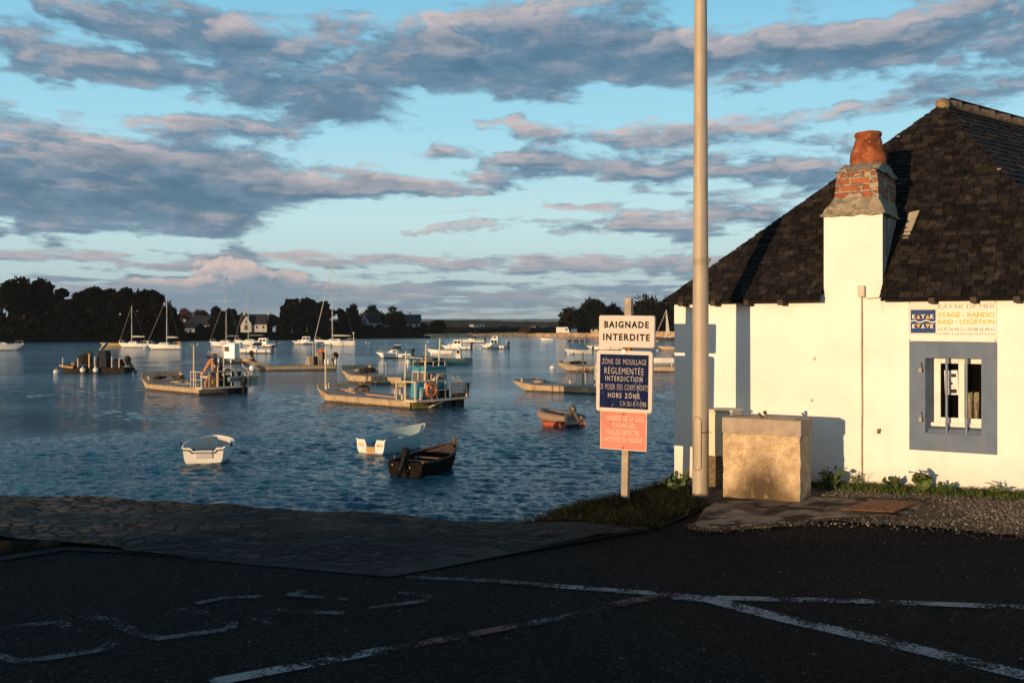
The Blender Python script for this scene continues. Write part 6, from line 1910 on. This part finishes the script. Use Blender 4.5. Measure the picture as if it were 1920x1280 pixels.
# ------------------------------------------------------------------ far shore: land, houses, trees, hills
def land_strip(name, pts_px, depth, height, mat, seed=1, kind='structure', prof=None):
    """shore from its waterline (photo pixels) going back"""
    rows = []
    P = []
    for a, b_ in zip(pts_px, pts_px[1:]):
        P += [(a[0] + (b_[0] - a[0]) * i / 10, a[1] + (b_[1] - a[1]) * i / 10) for i in range(10)]
    P.append(pts_px[-1])
    prof = prof or [(-1, -.3), (0, .0), (.04, .35), (.15, .55), (.4, .8), (1, 1.0)]
    m = MB()
    for (f, h) in prof:
        row = []
        for (px, py) in P:
            p = on_water(px, py)
            d = Vector((p.x * .3, p.y, 0)).normalized()
            q_ = Vector((p.x, p.y, 0)) + d * (f * depth if f > 0 else f * 3)
            row.append((q_.x, q_.y, WL + h * height * (1 + .25 * nz(q_.x * .05, q_.y * .05, seed)) + .25 * nz(q_.x * .3, q_.y * .3, seed) * (1 if h > 0 else 0)))
        rows.append(row)
    m.loft(rows)
    o = m.build(name, mat, smooth=True, fix=False); o['kind'] = kind
    return o


SHORE = M('shore_grass', (.013, .011, .005), .95, spec=0.0, var=.4, scale=.3, stain=(.6, (.007, .006, .003), .15, .45, .6))
SPIT = M('spit_shingle', (.55, .36, .21), .95, spec=0.0, var=.3, scale=.6, stain=(.6, (.34, .22, .13), .35, .45, .65))
WOODG = M('wood_floor', (.02, .018, .012), .95, spec=0.0, var=.4, scale=.2)
land_strip('left_shore', [(-420, 643), (-100, 643), (0, 642.5), (200, 640.5), (330, 640), (560, 637.5), (700, 635.2), (790, 634.4), (806, 634.0)], 170, 1.7, SHORE, 1)
land_strip('sand_spit', [(795, 633.9), (820, 633.3), (860, 632.4), (1000, 631.2), (1120, 631), (1300, 631.5), (1500, 632), (1900, 632)], 26, 1.5, SPIT, 2, prof=[(-1, -.4), (0, .0), (.006, .45), (.016, .9), (.05, 1.0), (.4, .95), (1, .8)])
land_strip('right_shore', [(1030, 628), (1100, 628.5), (1300, 628.6), (1700, 629), (2300, 629)], 120, 3.6, WOODG, 3)


def shore_z(Y): return WL + 2.2


# distant wooded ridges beyond the spit
def ridge(name, Y, x0, x1, h, mat, seed, rough=.25, foot=-1):
    m = MB(); n = 220; rows = []
    for (dy, f) in ((0, 0), (.02 * Y, .55), (.05 * Y, .9), (.09 * Y, 1.0), (.16 * Y, .9)):
        row = []
        for i in range(n + 1):
            x = x0 + (x1 - x0) * i / n
            e = min(1, sstep(0, .12, i / n) + .35) * 1.0
            top = h * e * (1 + rough * nz(x * 3.1 / Y * 3, seed, 0) + rough * .35 * nz(x * 30 / Y * 3, seed, 2) + .10 * nz(x * 260 / Y, seed, dy))
            row.append((x, Y + dy, WL + foot + (top - foot) * f if f > 0 else WL + foot))
        rows.append(row)
    m.loft(rows)
    o = m.build(name, mat, smooth=True); o['kind'] = 'structure'


HILLM = M('hill_woods', (.030, .036, .026), .95, spec=0.0, var=.5, scale=.02, bump=8.0, bscale=.015)
ridge('hill', 8000, -4200, 5800, 70, HILLM, 3.0, .10)
ridge('far_shore', 1500, -340, 900, 12.5, M('far_woods', (.018, .02, .013), .95, spec=0.0, var=.5, scale=.05, bump=2.0, bscale=.06), 8.0, .25)


def crown_cards(n, blobs, rg, leaf, flat=1.0, frond=False):
    """leaf clumps spread through overlapping crown masses"""
    V = []; F = []
    wsum = [b_[3] ** 2 for b_ in blobs]
    for i in range(n):
        bx, by, bz, br, sq = rg.choices(blobs, wsum)[0]
        d = Vector((rg.gauss(0, 1), rg.gauss(0, 1), rg.gauss(0, 1))).normalized()
        r = br * rg.uniform(.30, 1.0) ** .45 * (1 + .34 * noise.noise(d * 2.3 + Vector((bx, by, bz))) + .22 * noise.noise(d * 6.1 + Vector((bz, bx, by)))) * (1.0 if rg.random() < .93 else rg.uniform(1.0, 1.22))
        p = Vector((bx, by, bz)) + Vector((d.x * r, d.y * r, d.z * r * sq))
        s = leaf * rg.uniform(.5, 1.25)
        a = Vector((rg.gauss(0, 1), rg.gauss(0, 1), rg.gauss(0, .6))).normalized()
        if frond: a = (d + Vector((0, 0, .6)) + a * .35).normalized(); 
        b_ = a.orthogonal().normalized(); q_ = rg.uniform(0, 6.28)
        c = a.cross(b_); u = b_ * math.cos(q_) + c * math.sin(q_); v = a.cross(u)
        o = len(V)
        if frond: V += [p - u * s * .35, p + u * s * .35, p + a * s * 1.6, p + a * s * 1.5]
        else: V += [p - u * s - v * s * .5, p + u * s * .8 - v * s * .6, p + u * s * .9 + v * s * .55, p - u * s * .7 + v * s * .65]
        F.append((o, o + 1, o + 2, o + 3))
    return np.array(V, np.float32), np.array(F, np.int32)


def mat_leaf(name, stops):
    m = bpy.data.materials.new(name); m.use_nodes = True
    k = NB(m.node_tree); b = m.node_tree.nodes['Principled BSDF']
    isl = k.n('ShaderNodeNewGeometry').outputs['Random Per Island']
    k.put(b.inputs['Base Color'], k.ramp(isl, stops)); b.inputs['Roughness'].default_value = .9; b.inputs['Specular IOR Level'].default_value = .05
    return m


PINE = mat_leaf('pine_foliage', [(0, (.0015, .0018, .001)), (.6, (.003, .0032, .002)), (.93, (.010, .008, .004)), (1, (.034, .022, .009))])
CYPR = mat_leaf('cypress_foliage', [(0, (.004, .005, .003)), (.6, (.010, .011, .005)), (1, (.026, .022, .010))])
BARE = mat_leaf('bare_twigs', [(0, (.05, .03, .018)), (.6, (.08, .045, .03)), (1, (.11, .065, .04))])
BARK = M('bark', (.05, .038, .026), .95, var=.4, scale=2)


def tree(name, px, pyb, pyt, wpx, Y, label, mat, kind, seed, group, leaf=None, n=1500):
    """px centre, base and top rows in the photo, crown width in photo pixels, distance"""
    rg = random.Random(seed)
    base = at(px, pyb, Y); H = (pyb - pyt) / FPX * Y; Wd = wpx / FPX * Y
    o = empty(name, (base.x, base.y, base.z), rg.uniform(0, 6.28), label, 'tree', group)
    blobs = []
    if kind == 'pine':
        for i in range(11):
            q_ = rg.uniform(0, 6.283); rr = Wd / 2 * rg.uniform(.1, .72)
            br = Wd * rg.uniform(.16, .27)
            blobs.append((math.cos(q_) * rr, math.sin(q_) * rr, H * rg.uniform(.52, .90) - br * .3, br, .72))
        blobs.append((0, 0, H - Wd * .2, Wd * .24, .8))
        for i in range(4): q_ = rg.uniform(0, 6.283); blobs.append((math.cos(q_) * Wd * .33, math.sin(q_) * Wd * .33, H * rg.uniform(.25, .45), Wd * .2, .8))
    elif kind == 'bush':
        for i in range(9):
            q_ = rg.uniform(0, 6.283); rr = Wd / 2 * rg.uniform(.1, .7); br = Wd * rg.uniform(.18, .28)
            blobs.append((math.cos(q_) * rr, math.sin(q_) * rr, max(br * .5, H * rg.uniform(.2, .8) - br * .2), br, .9))
        blobs.append((0, 0, H - Wd * .22, Wd * .25, .9))
    elif kind == 'cone':
        for i in range(9):
            f = i / 8; blobs.append((rg.gauss(0, .03) * Wd, rg.gauss(0, .03) * Wd, H * (.12 + .82 * f), Wd * (.46 * (1 - f) + .05), .7))
    elif kind == 'cypress':
        for i in range(16):
            q_ = rg.uniform(0, 6.283); f = rg.random(); rr = Wd / 2 * (1 - .45 * f) * rg.uniform(.2, .85); br = Wd * rg.uniform(.17, .27)
            blobs.append((math.cos(q_) * rr, math.sin(q_) * rr, H * (.20 + .60 * f), br, .65))
        blobs.append((rg.gauss(0, .1) * Wd, 0, H * .93, Wd * .12, .7))
    elif kind == 'bare':
        for i in range(8): blobs.append((rg.uniform(-.4, .4) * Wd, rg.uniform(-.3, .3) * Wd, H * rg.uniform(.45, .85), Wd * .18, .8))
    lf = leaf or Y * (.0026 if kind in ('cypress', 'cone') else .0016)
    V, F = crown_cards(n, blobs, rg, lf, frond=kind in ('cypress', 'cone', 'bare'))
    raw_mesh('crown', V, F, mat, o)
    m = MB(); top = H * (.8 if kind != 'bush' else .5)
    r0 = max(.12, Wd * .035)
    m.tube([(0, 0, -1.5), (rg.gauss(0, .2), rg.gauss(0, .2), H * .3), (rg.gauss(0, .4), rg.gauss(0, .4), top)], [r0, r0 * .7, r0 * .2], 7)
    for i in range(5):
        b_ = blobs[rg.randrange(len(blobs))]; m.tube([(0, 0, H * rg.uniform(.2, .45)), (b_[0] * .6, b_[1] * .6, b_[2] * .85), (b_[0], b_[1], b_[2])], [r0 * .45, r0 * .3, r0 * .1], 5)
    m.build('trunk', BARK, o)
    return o


G1 = 'dark pines on the left shore'
TREES = [  # px, base, top, width, distance
    ('pine_tree', -40, 634, 524, 120, 300, 'tall dark pine cut by the left picture edge', PINE, 'pine'),
    ('pine_tree', 35, 633, 519, 92, 295, 'second tallest dark pine, rounded, near the left picture edge', PINE, 'pine'),
    ('pine_tree', 78, 633, 523, 74, 300, 'dark pine joined to the right side of the tallest rounded pine', PINE, 'pine'),
    ('pine_tree', 116, 633, 541, 44, 302, 'narrower tuft topped pine in the dip of the left wood', PINE, 'pine'),
    ('pine_tree', 150, 633, 548, 52, 296, 'lower pine left of the middle of the left wood', PINE, 'pine'),
    ('pine_tree', 176, 633, 538, 60, 300, 'round topped pine in the middle of the left wood', PINE, 'pine'),
    ('pine_tree', 207, 633, 541, 40, 303, 'pine with a spiky top right of the middle of the left wood', PINE, 'pine'),
    ('pine_tree', 236, 633, 540, 44, 298, 'pine before the last round crown of the left wood', PINE, 'pine'),
    ('pine_tree', 279, 633, 543, 62, 292, 'broad round crown behind the mast with dotted forestay', PINE, 'pine'),
    ('fir_tree', 316, 635, 567, 56, 288, 'cone shaped fir at the right end of the left wood', PINE, 'cone'),
    ('bare_tree', 352, 625, 577, 40, 330, 'brownish bare tree left of the pale small house', BARE, 'bare'),
    ('bare_tree', 382, 625, 580, 36, 335, 'brownish bare tree above the roof of the small house', BARE, 'bare'),
    ('pine_tree', 405, 628, 577, 34, 310, 'dark round tree right of the brownish bare trees', PINE, 'bush'),
    ('pine_tree', 432, 629, 579, 40, 305, 'dark round tree behind the mast left of the gabled house', PINE, 'bush'),
    ('pine_tree', 455, 628, 586, 20, 320, 'small upright tree left of the gabled house', PINE, 'cone'),
    ('pine_tree', 508, 629, 590, 30, 300, 'low dark tree right of the gabled house', PINE, 'bush'),
    ('pine_tree', 548, 630, 560, 56, 290, 'left crown of the big dark clump left of the largest yacht', PINE, 'pine'),
    ('pine_tree', 576, 630, 559, 50, 292, 'right crown of the big dark clump left of the largest yacht', PINE, 'pine'),
    ('pine_tree', 606, 630, 566, 40, 295, 'dark tree directly behind the rolled jib of the largest yacht', PINE, 'pine'),
    ('pine_tree', 638, 629, 580, 26, 300, 'smaller dark tree right of the mast of the largest yacht', PINE, 'bush'),
    ('cypress_tree', 662, 629, 573, 34, 310, 'ragged dark cypress left of the pointed white gable', CYPR, 'cypress'),
    ('cypress_tree', 700, 627, 575, 36, 325, 'ragged dark cypress behind the pointed white gable house', CYPR, 'cypress'),
    ('cypress_tree', 737, 629, 577, 40, 310, 'ragged cypress between the white gable house and the long low house', CYPR, 'cypress'),
    ('shrub_tree', 818, 628, 601, 40, 402, 'low round bush at the start of the sand spit', CYPR, 'bush'),
    ('shrub_tree', 790, 629, 608, 30, 330, 'low scrub beside the long low house', CYPR, 'bush'),
    ('shrub_tree', 986, 626, 615, 22, 400, 'small tan bush alone on the sand spit', BARE, 'bush'),
    ('cypress_tree', 1070, 627, 576, 66, 415, 'left rounded cypress of the right hand grove', CYPR, 'bush'),
    ('cypress_tree', 1106, 626, 562, 66, 420, 'highest ragged cypress left of the signpost', CYPR, 'cypress'),
    ('cypress_tree', 1150, 625, 574, 66, 430, 'open flat cypress behind the post of the signs', CYPR, 'cypress'),
    ('cypress_tree', 1208, 626, 556, 84, 415, 'dark cypress right above the top notice', CYPR, 'cypress'),
    ('cypress_tree', 1250, 626, 562, 70, 420, 'dark cypress touching the cottage eaves', CYPR, 'cypress'),
    ('cypress_tree', 1300, 626, 562, 80, 425, 'dark cypress mostly hidden by the cottage corner', CYPR, 'cypress'),
]
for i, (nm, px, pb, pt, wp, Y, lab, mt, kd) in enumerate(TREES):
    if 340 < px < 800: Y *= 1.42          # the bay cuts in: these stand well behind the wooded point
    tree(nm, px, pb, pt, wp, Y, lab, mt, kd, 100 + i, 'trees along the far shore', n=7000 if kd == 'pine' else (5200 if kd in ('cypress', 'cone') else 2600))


# undergrowth that closes the foot of the woods
def under(name, segs, mat, n, seed):
    rg = random.Random(seed); V = []; F = []
    for i in range(n):
        x0, x1, Y0, Y1, pb, h0 = rg.choices(segs, [s[1] - s[0] for s in segs])[0]
        px = rg.uniform(x0, x1); Y = rg.uniform(Y0, Y1)
        p = at(px, pb, Y); p.z = WL + 1.0
        hh = h0 * (.55 + .45 * nz(px * .05, seed) + .5 * abs(nz(px * .21, seed + 3)))
        p.z += rg.random() ** .8 * max(.6, hh)
        s = Y * .0022 * rg.uniform(.6, 1.3)
        a = Vector((rg.gauss(0, 1), rg.gauss(0, 1), rg.gauss(0, 1))).normalized(); b_ = a.orthogonal().normalized(); c = a.cross(b_)
        o = len(V); V += [p - b_ * s - c * s * .5, p + b_ * s - c * s * .6, p + b_ * s * .8 + c * s * .6, p - b_ * s * .8 + c * s * .5]; F.append((o, o + 1, o + 2, o + 3))
    o = raw_mesh(name, np.array(V, np.float32), np.array(F, np.int32), mat); o['kind'] = 'stuff'


under('undergrowth', [(-120, 318, 286, 308, 634, 11), (318, 450, 425, 440, 634, 4.0), (520, 640, 415, 425, 632, 8.0), (640, 800, 425, 450, 632, 3.6)], PINE, 26000, 61)
under('shore_scrub', [(790, 1040, 520, 640, 625, 2.6)], CYPR, 3000, 62)
under('grove_scrub', [(1048, 1340, 425, 440, 625, 6.0)], CYPR, 5000, 63)

# ---- houses on the left shore
HW = M('house_white', (.40, .39, .40), .85, var=.06, scale=.4)
HWW = M('house_cream', (.55, .45, .32), .85, var=.08, scale=.4)
HR = M('house_slate', (.018, .019, .022), .7, var=.3, scale=.6)
HGL = M('house_window', (.015, .015, .02), .2)


def far_house(px, pb, Y, yaw, W, D, he, hr, label, wall=None, gable=None, chim=(1,), wins=4, winmat=None):
    """gabled house: length W along local x, depth D; gable = width of a front cross gable at local x"""
    p = at(px, pb, Y)
    if 340 < px < 800: Y *= 1.42
    kq = .76 * Y / 310 if px < 800 else .76
    p = at(px, pb, Y)
    W, D, he, hr = W * kq, D * kq, he * kq, hr * kq
    if gable: gable = tuple(g * kq for g in gable)
    o = empty('house', (p.x, p.y, p.z), R(yaw), label, 'house', 'white houses on the far shore')
    wall = wall or HW
    m = MB(); w2, d2 = W / 2, D / 2
    m.bbox((-w2, -d2, -2), (w2, d2, he))
    for sx in (-1, 1): m.quad((sx * w2, -d2, he), (sx * w2, d2, he), (sx * w2, 0, hr))
    m.build('wall', wall, o)
    m = MB(); e = .35
    for sy in (-1, 1):
        a = [(-w2 - e, sy * (d2 + .3), he - .3), (w2 + e, sy * (d2 + .3), he - .3), (w2 + e, 0, hr + .05), (-w2 - e, 0, hr + .05)]
        m.hexa(a + [(q_[0], q_[1], q_[2] + .18) for q_ in a])
    ro = m.build('roof', HR, o, fix=True)
    for s in chim:
        m = MB(); m.bbox((s * (w2 - .35) - .4, -.35, hr - 1.2), (s * (w2 - .35) + .4, .35, hr + 1.1)); m.build('chimney', wall, ro)
    n = wins
    for i in range(n):
        x = -w2 + W * (i + .5) / n
        if gable and abs(x - gable[0]) < gable[1] / 2 + .3: continue
        m = MB(); m.bbox((x - .45, -d2 - .03, .9), (x + .45, -d2 + .05, 2.2)); m.build('window', winmat or HGL, o)
    if gable:
        gx, gw, gh = gable
        m = MB(); y = -d2 - 1.4
        m.add([(gx - gw / 2, y, -2), (gx + gw / 2, y, -2), (gx + gw / 2, y, he), (gx, y, gh), (gx - gw / 2, y, he), (gx - gw / 2, 0, -2), (gx + gw / 2, 0, -2), (gx + gw / 2, 0, he), (gx, 0, gh), (gx - gw / 2, 0, he)],
              [(0, 1, 2, 3, 4), (1, 6, 7, 2), (0, 4, 9, 5)])
        m.build('gable_wall', wall, o)
        m = MB()
        for s in (-1, 1):
            a = [(gx + s * (gw / 2 + .3), y - .25, he - .35), (gx, y - .25, gh + .05), (gx, .5, gh + .05), (gx + s * (gw / 2 + .3), .5, he - .35)]
            m.hexa(a + [(q_[0], q_[1], q_[2] + .16) for q_ in a])
        m.build('gable_roof', HR, o, fix=True)
        m = MB(); m.bbox((gx - gw * .2, y - .03, .3), (gx + gw * .2, y + .05, he * .85)); m.build('glazed_door', HGL, o)
        m = MB(); m.prism([(gx - gw * .14, he + .1), (gx + gw * .14, he + .1), (gx, gh - 1.0)], .06, lambda p_, h: (p_[0], y - .03 + h, p_[1])); m.build('gable_window', HGL, o, fix=True)
    return o


far_house(346, 627, 296, 28, 7, 6, 2.8, 5.2, 'grey white house with a square chimney right of the fir tree', chim=(0,), wins=2)
far_house(386, 622, 322, 8, 11, 7, 2.8, 6.4, 'cream house with a sunlit low wall under a dark hipped roof', HWW, chim=(), wins=4)
far_house(481, 620, 300, -6, 11, 6.5, 2.8, 6.6, 'largest white gabled house with two tall chimneys behind the tall thin mast', gable=(-2.6, 4.2, 6.2), chim=(-1, 1), wins=4)
far_house(595, 615, 300, 10, 7, 6, 4.6, 7.6, 'pale house half hidden in trees behind the largest yacht', chim=(-1, 1), wins=3)
far_house(697, 617, 318, 4, 8.5, 6.5, 2.8, 6.6, 'white house with a pointed gable between ragged cypresses', gable=(-2.6, 3.8, 6.0), chim=(-1, 1), wins=3)
far_house(772, 616, 330, -2, 7, 6, 2.2, 5.6, 'long low house with a big dark roof at the end of the shore', chim=(-.2,), wins=3)
far_house(200, 610, 312, 0, 4, 3, 1.6, 2.6, 'tiny white cabin glimpsed through the left pines', chim=(), wins=1)
far_house(222, 611, 314, 0, 5, 3, 2.0, 3.0, 'small white shed glimpsed low in the left pines', chim=(), wins=1)
# a few white houses on the distant shore and things on the spit
for i, (px, pb) in enumerate(((884, 611), (892, 611.5), (904, 611), (1000, 615), (1012, 615), (1024, 614.5))):
    o = far_house(px, pb, 1440 + 10 * i, 10 * (i % 3), 8 + 2 * (i % 2), 6, 3, 6, '', chim=(), wins=0)
    o['label'] = 'tiny white house on the distant shore beyond the spit'; o['group'] = 'tiny white houses beyond the spit'
o = empty('camper_van', at(1057, 626, 405), 0, 'white camper van parked on the spit by the right grove', 'van')
m = MB(); m.hexa([(-3, -1, .35), (2.6, -1, .35), (2.6, 1, .35), (-3, 1, .35), (-3, -1, 2.8), (1.6, -1, 2.8), (1.6, 1, 2.8), (-3, 1, 2.8)]); m.build('body', GEL, o, bevel=.15)
for x in (-1.8, 1.7):
    m = MB(); m.lathe([(.34, -.1), (.34, .1)], 12, (x, -1.0, .34), 'Y'); m.build('wheel', BLKR, o)
m = MB(); m.bbox((.6, -1.03, 1.5), (1.5, -.99, 2.2)); m.build('window', HGL, o)
o = empty('kiosk', at(1076, 625.5, 410), 0, 'small white hut under the left grove cypress', 'hut')
m = MB(); m.bbox((-1.2, -1, -.5), (1.2, 1, 2.0)); m.build('wall', GEL, o); m = MB(); m.frustum((-1.4, 1.4, -1.2, 1.2, 2.0), (-1.2, 1.2, -.2, .2, 2.7)); m.build('roof', HR, o)
o = far_house(1122, 625, 418, 0, 9, 6, 2.6, 4.6, 'cream cottage under the cypresses at the left edge of the top notice', HWW, chim=(), wins=3)
w_ = MB()
a, b_ = at(1230, 627, 395), at(1290, 627, 395)
w_.bbox((a.x, a.y, a.z - 1.5), (b_.x, b_.y + .6, a.z + 1.2)); tag(w_.build('sea_wall', SPIT), 'low pale stone wall behind the black hulled sailing boat', 'wall')

# ---- the evening air between the quay and the hills
hz = MB(); hz.bbox((-6000, -120, -5.5), (6000, 9700, 120))
hm_ = bpy.data.materials.new('haze_air'); hm_.use_nodes = True
ht = hm_.node_tree; ht.nodes.remove(ht.nodes['Principled BSDF'])
pv = ht.nodes.new('ShaderNodeVolumePrincipled')
pv.inputs['Color'].default_value = (.70, .82, .95, 1); pv.inputs['Density'].default_value = HAZE; pv.inputs['Anisotropy'].default_value = .0
ht.links.new(pv.outputs[0], ht.nodes['Material Output'].inputs['Volume'])
ho = hz.build('haze', hm_); ho['kind'] = 'stuff'
